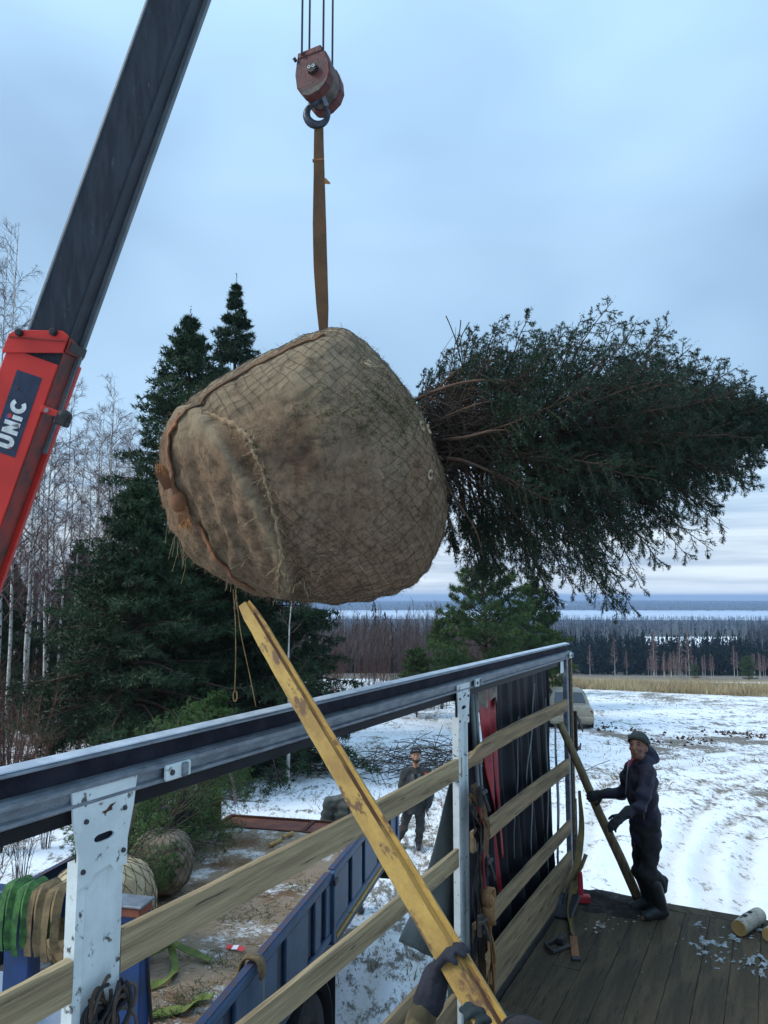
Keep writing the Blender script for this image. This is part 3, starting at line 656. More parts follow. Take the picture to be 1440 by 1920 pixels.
# leaning birch trunks near the spruces
for (px, r, H, lab) in ((583, 24, 6.2, 'thin pale birch leaning beside the dark spruce below the root ball'), (545, 19, 4.4, 'thin pale birch stem standing in snow below the spruce')):
    bare_proto('birch_tree', int(px), H, 9, 0.2, 0.45, (4, 3), 0.045, lab, 'tree', None, *at_px(px, r), lean=0.05)
# shrubs: reddish, dark
def shrub(seed, H, stems, tw, spread=0.5):
    rg = np.random.default_rng(seed); bag = Bag(); s = np.linspace(0, 1, 5)[None, :, None]
    az = rg.random(stems) * 2 * np.pi; o = np.stack([np.cos(az), np.sin(az), np.zeros(stems)], -1); L = H * (0.55 + 0.5 * rg.random(stems))
    st = o[:, None] * (0.1 * H * rg.random((stems, 1, 1)) + s ** 1.3 * spread * L[:, None, None] * rg.random((stems, 1, 1))) + np.array([0, 0, 1.0]) * s * L[:, None, None] + np.cumsum(rg.normal(size=(stems, 5, 3)), 1) * 0.03 * L[:, None, None] * s
    st[:, 0, 2] = -0.1
    bag.add(*np_tubes(st, (0.004 + 0.003 * H) * (1.1 - np.linspace(0, 1, 5))[None] * np.ones((stems, 1)), 3))
    for n_, fr, rm in ((tw, 0.38, 0.0042),):
        u = 0.3 + 0.68 * rg.random((stems, n_)); i = np.clip((u * 4).astype(int), 0, 3); f = (u * 4 - i)[..., None]; ar = np.arange(stems)[:, None]
        q = (st[ar, i] * (1 - f) + st[ar, i + 1] * f).reshape(-1, 3); d = unit(unit(rg.normal(size=q.shape)) * 0.8 + np.array([0, 0, 0.9])); l = (L[:, None] * fr * (1.2 - u)).ravel() * (0.5 + rg.random(len(q)))
        sg = np.linspace(0, 1, 3)[None, :, None]
        bag.add(*np_tubes(q[:, None] + d[:, None] * sg * l[:, None, None] + rg.normal(size=(len(q), 3, 3)) * 0.02 * sg, np.full((len(q), 3), rm) * np.array([1, 0.8, 0.4]), 3))
    return bag
def shrub_obj(seed, H, stems, tw, mat, x, y, label, spread=0.5, name='bare_shrub', group=None):
    me = shrub(seed, H, stems, tw, spread).mesh(name); z = gz(x, y); o = link(name, me, mat); o.location = (x, y, z); return tag(o, label, 'shrub', group)
sh = [shrub_obj(31, 2.6, 26, 9, 'twig_red', *at_px(645, 33), 'reddish bare shrub in snow just right of the big spruces, above the rail'),
      shrub_obj(32, 3.6, 18, 9, 'twig_dark', *at_px(745, 37), 'tall bare shrub rising above the rail between beam and pine', 0.3),
      shrub_obj(33, 2.3, 22, 8, 'twig_dark', *at_px(18, 15), 'dark leafless thicket at the left edge above the rail', 0.35),
      shrub_obj(34, 3.0, 20, 9, 'twig_red', *at_px(60, 17), 'reddish leafless thicket at left between rail and birches', 0.35)]
GR = 'reddish bare shrubs beyond the rail'
for (px, r, k, sc) in ((612, 36, 0, 0.9), (685, 40, 0, 0.95), (665, 30, 0, 0.55), (715, 44, 0, 1.0), (630, 46, 0, 1.15), (760, 41, 0, 0.9)):
    x, y = at_px(px, r); o = dup(sh[0], None, (x, y, gz(x, y))); o.scale = (sc,) * 3; o.rotation_euler = (0, 0, px); tag(o, 'reddish bare shrub among the shrub row in snow between spruces and pine', 'shrub', GR)
for (px, r, sc) in ((805, 43, 1.15), (700, 48, 1.0), (820, 36, 1.1), (775, 50, 1.3)):
    x, y = at_px(px, r); o = dup(sh[1], None, (x, y, gz(x, y))); o.scale = (sc,) * 3; o.rotation_euler = (0, 0, px); tag(o, 'tall dark bare shrub in the row left of the bushy pine', 'shrub', 'tall bare shrubs left of the pine')
for (px, r, k, sc) in ((-5, 19, 2, 1.3), (45, 21, 3, 1.0), (95, 22, 3, 0.7), (5, 12.5, 2, 0.75), (70, 13.5, 2, 0.5), (110, 15, 2, 0.45), (30, 24, 3, 1.3), (130, 25, 2, 0.8), (165, 24, 2, 0.6)):
    x, y = at_px(px, r); o = dup(sh[k], None, (x, y, gz(x, y))); o.scale = (sc,) * 3; o.rotation_euler = (0, 0, px); tag(o, 'leafless thicket growing in snow at the foot of the birch wood', 'shrub', 'leafless thickets at left')
# brush heap under the rail left of the post
bh = Bag(); rg = np.random.default_rng(77); cx, cy = at_px(815, 20.5); K = 240
a0 = rg.normal(size=(K, 3)) * np.array([1.5, 0.8, 0.1]); d = unit(rg.normal(size=(K, 3)) * np.array([1, 0.8, 0.28]) + np.array([0.25, 0, 0.12])); l = 0.5 + 1.1 * rg.random(K)
a0[:, 2] = np.abs(a0[:, 2]) + 0.55 * rg.random(K) * np.exp(-(a0[:, 0] / 1.4) ** 2); s = np.linspace(-0.5, 0.5, 5)[None, :, None]
pl = a0[:, None] + d[:, None] * s * l[:, None, None] + np.array([0, 0, 0.25]) * (0.25 - s * s) * l[:, None, None]; pl[..., 2] = np.maximum(pl[..., 2], 0.02)
bh.add(*np_tubes(pl, np.full((K, 5), 0.009), 3)); o = link('brush_heap', bh.mesh('brush_heap'), 'twig_dark'); o.location = (cx, cy, gz(cx, cy)); tag(o, 'heap of cut dark branches lying in snow behind the side rail', 'brush heap', kind='stuff')
# small orange-brown weed clump right of man with cap
x, y = at_px(838, 15.5); bg_ = shrub(88, 0.5, 60, 4, 0.6); o = link('weed_clump', bg_.mesh('weed_clump'), 'weed_orange'); o.location = (x, y, gz(x, y)); tag(o, 'small rusty brown weed clump beside the white post in snow', 'weed')
# stumps by the birches
for px, r, h, lab in ((112, 22.5, 0.75, 'dark tree stump in snow under the spruce, left one'), (135, 21.0, 0.55, 'dark tree stump in snow under the spruce, right one')):
    x, y = at_px(px, r); z = gz(x, y); mb = MB().tube([(x, y, z - 0.1), (x + 0.02, y, z + h * 0.5), (x, y, z + h)], [0.15, 0.12, 0.11], 9); tag(mb.build('tree_stump', 'bark_spruce', loc=(x, y, z), sm=False), lab, 'stump')

# grass: dry strip at the field edge, sparse tufts poking through the snow
def blades(x, y, z, h, w_, rg, lean=0.35):
    K = len(x); a = rg.random(K) * 2 * np.pi; sd = np.stack([np.cos(a), np.sin(a), np.zeros(K)], -1) * w_[:, None] / 2
    b0 = np.stack([x, y, z], -1); tp = b0 + np.stack([rg.normal(size=K) * lean * h, rg.normal(size=K) * lean * h, h], -1)
    v = np.stack([b0 - sd, b0 + sd, tp], 1).reshape(-1, 3); return v, np.arange(3 * K).reshape(-1, 3)
rg = np.random.default_rng(5)
K = 36000; x = 5 + 32 * rg.random(K); y = 55 - 0.65 * x + 11 * rg.random(K) ** 1.5
keep = vnoise(np.stack([x / 3, y / 3, x * 0], -1), 9) + 0.9 * rg.random(K) > 0.05; x, y = x[keep], y[keep]
v, f = blades(x, y, ground_z(x, y) - 0.02, 0.22 + 0.45 * rg.random(len(x)) ** 1.5, np.full(len(x), 0.04), rg, 0.3)
tag(link('dry_grass', np_mesh('dry_grass', v, f), 'grass_dry'), 'tall straw coloured dry grass along the far edge of the snowy field', 'grass', kind='stuff')
K = 26000; r = 9 + 32 * rg.random(K); a = np.radians(-34 + 68 * rg.random(K)); x = r * np.sin(a); y = r * np.cos(a)
nn = vnoise(np.stack([x / 1.3, y / 0.8, x * 0], -1), 19) + 0.6 * vnoise(np.stack([x / 5, y / 5, x * 0], -1), 20); wood_side = np.clip((-np.degrees(a) - 2) / 10, 0, 1)
right_lane = (np.degrees(a) > 11) & (r < 19)
keep = (nn + 0.35 * wood_side - 0.75 * right_lane > 0.42) & (rg.random(K) > 0.25); x, y, r, ws = x[keep], y[keep], r[keep], wood_side[keep]
v, f = blades(x, y, ground_z(x, y) - 0.02, (0.05 + 0.10 * rg.random(len(x))) * (1 + 1.6 * ws), 0.012 + 0.0007 * r, rg, 0.8)
tag(link('grass_tufts', np_mesh('grass_tufts', v, f), 'grass_brown'), 'thin brown grass blades poking through the snow all over the field', 'grass', kind='stuff')
# clods of red-brown ploughed earth on the field
K = 240; bag = Bag(); rg = np.random.default_rng(6); lines = (((1130, 1338), (1165, 1348)), ((1175, 1350), (1245, 1386)), ((1255, 1357), (1328, 1377)), ((1340, 1352), (1375, 1353)), ((1395, 1360), (1460, 1362)))
oc = np.array([(1, 0, 0), (-1, 0, 0), (0, 1, 0), (0, -1, 0), (0, 0, 1), (0, 0, -1.0)]); of = np.array([(0, 2, 4), (2, 1, 4), (1, 3, 4), (3, 0, 4), (2, 0, 5), (1, 2, 5), (3, 1, 5), (0, 3, 5)])
for i in range(K):
    (a0, b0), (a1, b1) = lines[i % 5]; t = rg.random(); q = onz(a0 + (a1 - a0) * t, b0 + (b1 - b0) * t, -0.35); cxy = np.array([q.x, q.y]) + rg.normal(size=2) * 0.42
    s = 0.025 + 0.06 * rg.random() ** 2; z = gz(*cxy) + s * 0.4
    bag.add(oc * s * (0.6 + 0.7 * rg.random((6, 1))) + np.array([*cxy, z]), of)
tag(link('earth_clods', bag.mesh('earth_clods'), 'soil_red'), 'rows of red brown earth clods thrown up on the snowy field', 'earth', kind='stuff')

# far woods that read as one mass
def far_conifers(rg, x, y, H, nb, w0):
    K = len(x); z = ground_z(x, y); h = rg.random((K, nb)) ** 0.85; az = rg.random((K, nb)) * 2 * np.pi; Rr = w0 * H[:, None] * (1.02 - h) * (0.6 + 0.7 * rg.random((K, nb))) + 0.1
    top = np.stack([np.broadcast_to(x[:, None], (K, nb)), np.broadcast_to(y[:, None], (K, nb)), z[:, None] + H[:, None] * np.minimum(h + 0.10, 1.0)], -1); o = np.stack([np.cos(az), np.sin(az), np.zeros_like(az)], -1); sd = np.stack([-np.sin(az), np.cos(az), np.zeros_like(az)], -1)
    ends = top + o * Rr[..., None] - np.array([0, 0, 1.0]) * (0.16 * H[:, None] * (1.1 - 0.7 * h))[..., None]
    v = np.stack([top, ends - sd * Rr[..., None] * 0.45, ends + sd * Rr[..., None] * 0.45], 2).reshape(-1, 3); return v, np.arange(len(v)).reshape(-1, 3)
def far_bare(rg, x, y, H, nb, w0=0.13, wt=0.07):
    K = len(x); z = ground_z(x, y); b0 = np.stack([x, y, z], -1); h = 0.22 + 0.7 * rg.random((K, nb)); az = rg.random((K, nb)) * 2 * np.pi; o = np.stack([np.cos(az), np.sin(az), np.zeros_like(az)], -1)
    st = b0[:, None] + np.array([0, 0, 1.0]) * (h * H[:, None])[..., None]; L = w0 * H[:, None] * (1.2 - h) * (0.6 + rg.random((K, nb)))
    en = st + o * L[..., None] + np.array([0, 0, 1.0]) * (L * 1.5)[..., None]; sd = np.stack([-np.sin(az), np.cos(az), np.zeros_like(az)], -1) * wt * H.mean() / 12
    v = np.stack([st - sd, st + sd, en], 2).reshape(-1, 3); f = np.arange(len(v)).reshape(-1, 3)
    s2 = np.array([1.0, 0, 0]) * wt * H.mean() / 9; v2 = np.stack([b0 - s2, b0 + s2, b0 + np.array([0, 0, 1.0]) * H[:, None]], 1).reshape(-1, 3)
    return np.concatenate([v, v2]), np.concatenate([f, np.arange(len(v2)).reshape(-1, 3) + len(v)])
def sector(rg, K, r0, r1, a0, a1):
    r = r0 + (r1 - r0) * rg.random(K); a = np.radians(a0 + (a1 - a0) * rg.random(K)); return r * np.sin(a), r * np.cos(a)
rg = np.random.default_rng(8)
x, y = sector(rg, 1500, 262, 420, 10, 36); v, f = far_conifers(rg, x, y, 6.0 + 6.5 * rg.random(1500) ** 1.3 + 2.8 * vnoise(np.stack([x / 25, y / 25, x * 0], -1), 2), 46, 0.16)
tag(link('spruce_forest', np_mesh('spruce_forest', v, f), 'needle_far'), 'dark spruce forest across the valley beyond the field', 'forest', kind='stuff')
M('far_bare', (0.105, 0.07, 0.062), (0.075, 0.055, 0.05), 0.02, 0.9); M('far_grey', (0.06, 0.05, 0.05), (0.032, 0.033, 0.031), 0.01, 0.9); M('far_pink', (0.20, 0.125, 0.115), (0.14, 0.085, 0.08), 0.1, 0.9)
x, y = sector(rg, 1500, 98, 280, -14, 9.5); v, f = far_bare(rg, x, y, 6.5 + 4.5 * rg.random(1500), 34, 0.18, 0.045)
tag(link('bare_forest', np_mesh('bare_forest', v, f), 'far_bare'), 'brown leafless forest in the valley seen under the hanging root ball', 'forest', kind='stuff')
x, y = sector(rg, 380, 150, 420, -16, 10); v, f = far_conifers(rg, x, y, 9 + 6 * rg.random(380), 34, 0.15)
tag(link('mixed_conifers', np_mesh('mixed_conifers', v, f), 'needle_far'), 'scattered dark conifers standing in the brown leafless forest', 'forest', kind='stuff')
x, y = sector(rg, 520, 52, 110, -33, -15); v, f = far_bare(rg, x, y, 6.5 + 4.5 * rg.random(520), 40, 0.12, 0.03)
tag(link('birch_backwood', np_mesh('birch_backwood', v, f), 'far_grey'), 'dense leafless wood filling the gap behind the birch trunks', 'forest', kind='stuff')
x, y = sector(rg, 120, 55, 110, -33, -15); v, f = far_conifers(rg, x, y, 5 + 4 * rg.random(120), 60, 0.14)
tag(link('backwood_conifers', np_mesh('backwood_conifers', v, f), 'needle_far'), 'dark conifers deep in the wood behind the birches', 'forest', kind='stuff')
x, y = sector(rg, 5200, 430, 2150, -34, 38); clr = (np.abs(np.degrees(np.arctan2(x, y)) - 21.5) < 3.6) & (np.hypot(x, y) > 480) & (np.hypot(x, y) < 900); x, y = x[~clr], y[~clr]
v, f = far_bare(rg, x, y, 12 + 5 * rg.random(len(x)), 12, 0.20, 0.16)
tag(link('valley_forest', np_mesh('valley_forest', v, f), 'far_grey'), 'grey leafless forest filling the valley down to the lake', 'forest', kind='stuff')
x, y = sector(rg, 2200, 430, 2100, -34, 38); clr = (np.abs(np.degrees(np.arctan2(x, y)) - 21.5) < 3.6) & (np.hypot(x, y) > 480) & (np.hypot(x, y) < 900); x, y = x[~clr], y[~clr]
v, f = far_conifers(rg, x, y, 12 + 5 * rg.random(len(x)), 12, 0.17)
tag(link('valley_conifers', np_mesh('valley_conifers', v, f), 'needle_far'), 'dark conifers mixed into the valley forest before the lake', 'forest', kind='stuff')
x, y = sector(rg, 6000, 3520, 5600, -34, 40); pt = vnoise(np.stack([x / 420, y / 300, x * 0], -1), 91) < 0.6; x, y = x[pt], y[pt]
v, f = far_conifers(rg, x, y, 14 + 6 * rg.random(len(x)), 6, 0.5)
tag(link('far_shore_forest', np_mesh('far_shore_forest', v, f), 'needle_far'), 'hazy blue wooded hills on the far shore of the lake', 'forest', kind='stuff')
# pinkish birch saplings and single pale birches in front of the spruce forest
tr, rt, bag = bare_tree(51, 12, 30, 0.17, 0.25, (5, 3), 0.10, fat=9.0); me_t = MB().tube([Vector(q) for q in tr], [k * 1.25 for k in rt], 5).mesh('trunk'); me_b = bag.mesh('branches')
co = np.empty(len(me_b.vertices) * 3, np.float32)
def far_birch(px, r, sc, label, group):
    x, y = at_px(px, r); z = gz(x, y); o = empty('birch_tree', (x, y, z), label, 'tree', group)
    for me_, mt, nm in ((me_t, 'bark_birch', 'trunk'), (me_b, 'far_pink', 'branches')):
        if not me_.materials: me_.materials.append(MATS[mt])
        c = bpy.data.objects.new(nm, me_); COL.objects.link(c); c.parent = o
    o.scale = (sc,) * 3; o.rotation_euler = (0, 0, px * 1.7)
for i, (px, sc) in enumerate(((1100, 0.8), (1146, 1.0), (1168, 0.65), (1218, 1.15), (1266, 1.0), (1283, 1.2), (1366, 0.75), (1372, 0.6), (1432, 0.7))):
    far_birch(px, 255 + 4 * (i % 3), sc, ('first', 'second', 'third', 'fourth', 'fifth', 'sixth', 'seventh', 'eighth', 'ninth')[i] + ' tall pale birch from the left before the dark spruce forest across the field', 'pale birches before the forest')
for i in range(46):
    px = rnd.choice((rnd.uniform(1205, 1330), rnd.uniform(1205, 1330), rnd.uniform(1400, 1460)))
    far_birch(px, rnd.uniform(225, 250), rnd.uniform(0.42, 0.62), 'pinkish young birch in the sapling row along the forest edge', 'pinkish birch saplings')
x, y = at_px(1392, 150); 
for px, r, sc, lab in ((1392, 190, 0.42, 'round dark bush at the forest edge right of the saplings'), (1293, 215, 0.3, 'small dark bush below the sapling row')):
    x, y = at_px(px, r); copy_tree(p1, (x, y, gz(x, y) - 0.3), 1, sc * 2.2, lab, 'dark bushes at the forest edge')
# ------------------------------------------------------------------ own lorry: deck, side posts, boards, roof rail
BED = 1.25; NW = 2.0
lorry = empty('flatbed_lorry', TW(4.2, 0.78, 0), 'open curtain-sided lorry body with plank deck, white side posts and grey boards', 'lorry')
AXT = (LV, NV, ZV)
# deck boards
bw = 0.213; me_cache = {}
def deck_board(l0, l1, n, wd, mat, dz):
    mb = MB(); K = 10; v = []
    for i in range(K + 1):
        l = (i / K - 0.5) * (l1 - l0)
        for (a, c) in ((-wd / 2, -0.045), (-wd / 2, -0.004), (-wd / 2 + 0.005, 0), (wd / 2 - 0.005, 0), (wd / 2, -0.004), (wd / 2, -0.045)):
            e_ = (rnd.uniform(-0.0015, 0.0015) if abs(a) > wd * 0.4 else 0)
            v.append(LV * l + NV * (a + e_) + ZV * (c + rnd.uniform(-0.002, 0.001)))
    f = [(6 * i + j, 6 * i + (j + 1) % 6, 6 * i + 6 + (j + 1) % 6, 6 * i + 6 + j) for i in range(K) for j in range(6)] + [tuple(range(5, -1, -1)), tuple(range(6 * K, 6 * K + 6))]
    mb.add(v, f); me = mb.mesh('floor_board'); me.transform(Matrix.Translation(TW((l0 + l1) / 2, n, BED + dz))); align(link('floor_board', me, mat, lorry, TW((l0 + l1) / 2, n, BED + dz)), NV * -1, LV, ZV)
k = 0; n0 = NW - 0.055
while n0 > -0.45:
    cut = (5.7, 6.45, 5.2)[k % 3] + rnd.uniform(-0.1, 0.1); c = n0 - bw / 2
    for a, b in ((0.8, cut - 0.004), (cut + 0.004, 8.02)):
        deck_board(a, b, c, bw - 0.0035, rnd.choice(('deck_wood', 'deck_wood_b')), rnd.uniform(-0.003, 0.003))
    n0 -= bw; k += 1
MB().box(TW(8.11, 0.76, BED - 0.035), (0.17, 2.44, 0.075), AXT).build('rear_sill', 'deck_wood', lorry, bev=0.008)
MB().box(TW(4.4, 0.76, BED - 0.16), (7.4, 2.40, 0.22), AXT).build('chassis', 'black_steel', lorry)
MB().box(TW(4.4, NW + 0.03, BED - 0.10), (7.6, 0.05, 0.20), AXT).build('side_sill', 'blue_dark', lorry)
MB().box(TW(4.6, NW - 0.027, BED + 0.022), (7.0, 0.045, 0.05), AXT).build('floor_edge_angle', 'black_steel', lorry)
# boards: (l0,l1,z0_left,z1_left,z0_right,z1_right)
def side_board(l0, l1, za, zb, hgt, mat, n=NW - 0.015, th=0.028, taper=None, K=14):
    mb = MB(); v = []
    for i in range(K + 1):
        u = i / K; l = l0 + (l1 - l0) * u; z = za + (zb - za) * u + 0.006 * math.sin(u * 5 + l0); h = hgt; zt = z
        if taper and u * (l1 - l0) < taper[0]:
            q = 1 - u * (l1 - l0) / taper[0]; zt = z - taper[1] * q
        j = lambda: rnd.uniform(-0.0025, 0.0025)
        v += [TW(l, n - th / 2, z - h + j()), TW(l, n - th / 2, zt - 0.003 + j()), TW(l, n - th / 2 + 0.004, zt + j()), TW(l, n + th / 2, zt + j()), TW(l, n + th / 2, z - h + j())]
    f = [(5 * i + j_, 5 * i + (j_ + 1) % 5, 5 * i + 5 + (j_ + 1) % 5, 5 * i + 5 + j_) for i in range(K) for j_ in range(5)] + [tuple(range(4, -1, -1)), tuple(range(5 * K, 5 * K + 5))]
    mb.add(v, f); align(mb.build('side_board', mat, lorry, TW((l0 + l1) / 2, n, (za + zb) / 2), fix=True), NV * -1, LV, ZV)
side_board(0.7, 1.795, 3.105, 3.095, 0.125, 'board_grey')
side_board(1.995, 5.12, 3.098, 3.09, 0.132, 'board_grey', NW - 0.012)
side_board(5.22, 8.17, 3.14, 3.14, 0.122, 'board_brown', NW - 0.02, taper=(0.34, 0.085))
side_board(5.0, 5.62, 3.06, 3.075, 0.10, 'board_brown', NW + 0.014)
side_board(0.9, 5.03, 2.50, 2.515, 0.118, 'board_grey')
side_board(5.30, 8.17, 2.553, 2.535, 0.14, 'board_brown', NW - 0.02)
side_board(0.9, 5.03, 1.93, 1.915, 0.13, 'board_brown')
side_board(5.32, 8.17, 1.925, 1.925, 0.125, 'board_brown', NW - 0.02)
side_board(5.10, 8.17, 1.62, 1.62, 0.37, 'board_brown', NW - 0.02, 0.034)
side_board(0.9, 4.98, 1.60, 1.615, 0.36, 'board_brown', NW - 0.01, 0.034)
# posts
def post(l, n, label=None, ztop=3.585, wide=True, zbot=1.0):
    mb = MB(); w0, w1, w2 = (0.275, 0.205, 0.19) if wide else (0.255, 0.20, 0.175); ft = 0.012
    hp = [(-w0 / 2, 3.60), (w0 / 2, 3.60), (w0 / 2 - 0.012, 3.50), (w1 / 2, 3.40), (w1 / 2, 3.315), (0.045, 3.318), (0.03, 3.335), (-0.035, 3.325), (-0.05, 3.30), (-w1 / 2, 3.295), (-w1 / 2, 3.40), (-w0 / 2 + 0.012, 3.50)]
    # head plate with an oblong slot cut through
    sl = [(0.028 * math.cos(a) * 1.0 + (0.014 if math.cos(a) > 0 else -0.014), 3.43 + 0.013 * math.sin(a)) for a in np.linspace(0, 2 * math.pi, 16, endpoint=False)]
    bm = bmesh.new(); X, Y, Z = LV, ZV, NV
    o = TW(l, n - 0.035, 0)
    fo = [bm.verts.new(o + X * x + Y * y) for x, y in hp]; fi = [bm.verts.new(o + X * x + Y * y) for x, y in sl]
    ed = [bm.edges.new((fo[i], fo[(i + 1) % len(fo)])) for i in range(len(fo))] + [bm.edges.new((fi[i], fi[(i + 1) % len(fi)])) for i in range(len(fi))]
    bmesh.ops.triangle_fill(bm, use_beauty=True, edges=ed)
    ex = bmesh.ops.extrude_face_region(bm, geom=bm.faces[:]); bmesh.ops.translate(bm, verts=[g for g in ex['geom'] if isinstance(g, bmesh.types.BMVert)], vec=NV * 0.008)
    bmesh.ops.recalc_face_normals(bm, faces=bm.faces); me = bpy.data.meshes.new('post_head'); bm.to_mesh(me); bm.free()
    # body: pressed channel profile
    w_ = w2 / 2; prof = [(-w_, 0.0), (-w_ + 0.03, -0.004), (-w_ + 0.04, 0.006), (0.035, 0.006), (0.05, -0.010), (0.066, -0.010), (0.075, 0.0), (w_, 0.0), (w_, 0.045), (-w_, 0.045)]
    b = MB(); b.prism(prof, TW(l, n - 0.026, zbot), LV, NV, ZV, 3.37 - zbot)
    p = b.build('post', 'white_paint', lorry, TW(l, n, zbot), fix=True)
    if label: p['label'] = label
    link('post_head', me, 'white_paint', p); MB().box(TW(l, n - 0.012, 3.45), (0.17, 0.02, 0.16), AXT).build('slot_shade_plate', 'rail_dark', p)  # added dark plate stands in for the shade inside the slot
    for dx, z in ((-0.078, 3.495), (0.083, 3.50), (-0.083, 3.345), (0.083, 3.365)):
        MB().tube([TW(l + dx, n - 0.042, z), TW(l + dx, n - 0.030, z)], [0.0075, 0.009], 10).build('bolt', 'bolt', p)
    b = MB()
    poly = [(-0.012, 3.51), (0.005, 3.512), (0.02, 3.525), (0.045, 3.528), (0.028, 3.517), (0.03, 3.507), (0.008, 3.505), (-0.002, 3.500)]
    b.prism(poly, TW(l, n - 0.0362, 0), LV, ZV, NV, 0.001); b.build('rust_patch', 'rust', p)
    return p
post(1.895, NW, 'white painted steel post with flared head, nearest the camera'); post(5.14, NW, 'narrow white post half covered by hanging straps', wide=False)
# far corner post: paired channels
b = MB(); b.box(TW(8.22, NW - 0.005, 2.40), (0.10, 0.05, 2.40), AXT); p3 = b.build('corner_post', 'aluminium', lorry, TW(8.22, NW, 1.2), bev=0.006)
MB().box(TW(8.31, NW - 0.02, 2.36), (0.035, 0.06, 2.36), AXT).build('post_edge', 'board_brown', p3); MB().box(TW(8.25, NW - 0.035, 2.43), (0.012, 0.012, 2.2), AXT).build('post_seam', 'black_steel', p3)
MB().box(TW(8.05, NW - 0.008, 3.47), (0.12, 0.006, 0.12), AXT).build('gusset_plate', 'white_paint', p3)
MB().box(TW(8.335, NW - 0.02, 1.72), (0.05, 0.07, 0.75), AXT).build('hinge_bar', 'black_steel', p3, bev=0.006)
# roof rail
def rail_part(name, prof, mat, l0, l1, par):
    b = MB(); b.prism(prof, TW(l0, NW, 0), NV * -1, ZV, LV, l1 - l0); return b.build(name, mat, par, fix=True)
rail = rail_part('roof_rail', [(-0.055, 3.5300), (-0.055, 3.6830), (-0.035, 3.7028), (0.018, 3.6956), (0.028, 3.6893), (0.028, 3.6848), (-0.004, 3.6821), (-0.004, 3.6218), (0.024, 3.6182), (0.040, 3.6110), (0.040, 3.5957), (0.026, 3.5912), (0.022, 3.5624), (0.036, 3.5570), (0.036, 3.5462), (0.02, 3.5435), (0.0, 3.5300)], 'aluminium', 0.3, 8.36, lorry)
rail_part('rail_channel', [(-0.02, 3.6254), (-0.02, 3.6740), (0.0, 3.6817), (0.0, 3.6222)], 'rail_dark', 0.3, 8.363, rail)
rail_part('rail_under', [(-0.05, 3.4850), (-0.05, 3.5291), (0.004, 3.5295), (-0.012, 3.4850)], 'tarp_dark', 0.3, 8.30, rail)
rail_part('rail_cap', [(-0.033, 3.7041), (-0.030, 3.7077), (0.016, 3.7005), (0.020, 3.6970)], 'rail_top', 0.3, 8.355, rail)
for l in (2.22, 5.40, 8.30):
    b = MB(); b.box(TW(l, NW - 0.046, 3.575), (0.13, 0.02, 0.055), AXT); br = b.build('rail_bracket', 'white_paint', rail, bev=0.006)
    for dx in (-0.04, 0.04): MB().tube([TW(l + dx, NW - 0.062, 3.576), TW(l + dx, NW - 0.05, 3.576)], [0.010, 0.012], 10).build('bracket_bolt', 'bolt', br) if dx < 0 else MB().box(TW(l + dx * 0.6, NW - 0.06, 3.576), (0.03, 0.014, 0.05), AXT).build('bracket_clip', 'aluminium', br, bev=0.004)

# ------------------------------------------------------------------ curtain bunched on the rail
def sheet(fn, nu, nv, name, mat, par, th=0.003, loc=None):
    v = [fn(i / nu, j / nv) for i in range(nu + 1) for j in range(nv + 1)]; f = [(i * (nv + 1) + j, i * (nv + 1) + j + 1, (i + 1) * (nv + 1) + j + 1, (i + 1) * (nv + 1) + j) for i in range(nu) for j in range(nv)]
    o = MB().add(v, f).build(name, mat, par, loc, sm=True); s = o.modifiers.new('thick', 'SOLIDIFY'); s.thickness = th; return o
cur = empty('curtain_tarpaulin', TW(6.9, NW + 0.15, 0.9), 'dark tarpaulin curtain with red stripe, bunched in folds behind the far side boards', 'tarpaulin')
def fold(l, z): # pleats pinched at the top, opening downwards
    a = np.clip((3.55 - z) / 2.0, 0, 1)
    return (0.075 * math.sin(l * 17 + 1.2 * math.sin(l * 3.1) + 0.8 * z) + 0.04 * math.sin(l * 39 + z * 2.2)) * (0.12 + 0.88 * a)
def cz(u, v, l0, l1, z0, z1a, z1b, n0=0.16):
    l = l0 + (l1 - l0) * u; zt = z0; zb = z1a + (z1b - z1a) * u; z = zt + (zb - zt) * v
    l2 = l + 0.10 * v * math.sin(u * 9)
    return TW(l2, NW + n0 + fold(l2, z), z)
sheet(lambda u, v: cz(u, v, 6.02, 8.14, 3.54, 1.08, 1.16), 150, 46, 'curtain_sheet', 'tarp_dark', cur)
sheet(lambda u, v: cz(u, v, 5.43, 5.80, 3.54, 0.86, 0.95, 0.12), 24, 40, 'curtain_edge', 'tarp_dark', cur)
# red stripe narrowing downwards, with a dark fold through it
def red(u, v, a, b, c, d, zb): # a,b top edges; c,d bottom edges
    l = (a + (b - a) * u) * (1 - v) + (c + (d - c) * u) * v; z = 3.50 + (zb - 3.50) * v; return TW(l, NW + 0.105 + 0.5 * fold(l, z), z)
sheet(lambda u, v: red(u, v, 5.80, 6.05, 6.30, 6.33, 1.75), 12, 40, 'red_stripe', 'tarp_red', cur)
sheet(lambda u, v: red(u, v, 6.10, 6.22, 6.34, 6.37, 2.05), 8, 36, 'red_stripe', 'tarp_red', cur)
sheet(lambda u, v: TW(5.76 + 0.50 * u, NW + 0.085 + 0.02 * math.sin(u * 14), 3.53 - v * (0.17 + 0.06 * math.sin(u * 9) + 0.05 * math.sin(u * 23))), 16, 8, 'stripe_patch', 'tarp_patch', cur)
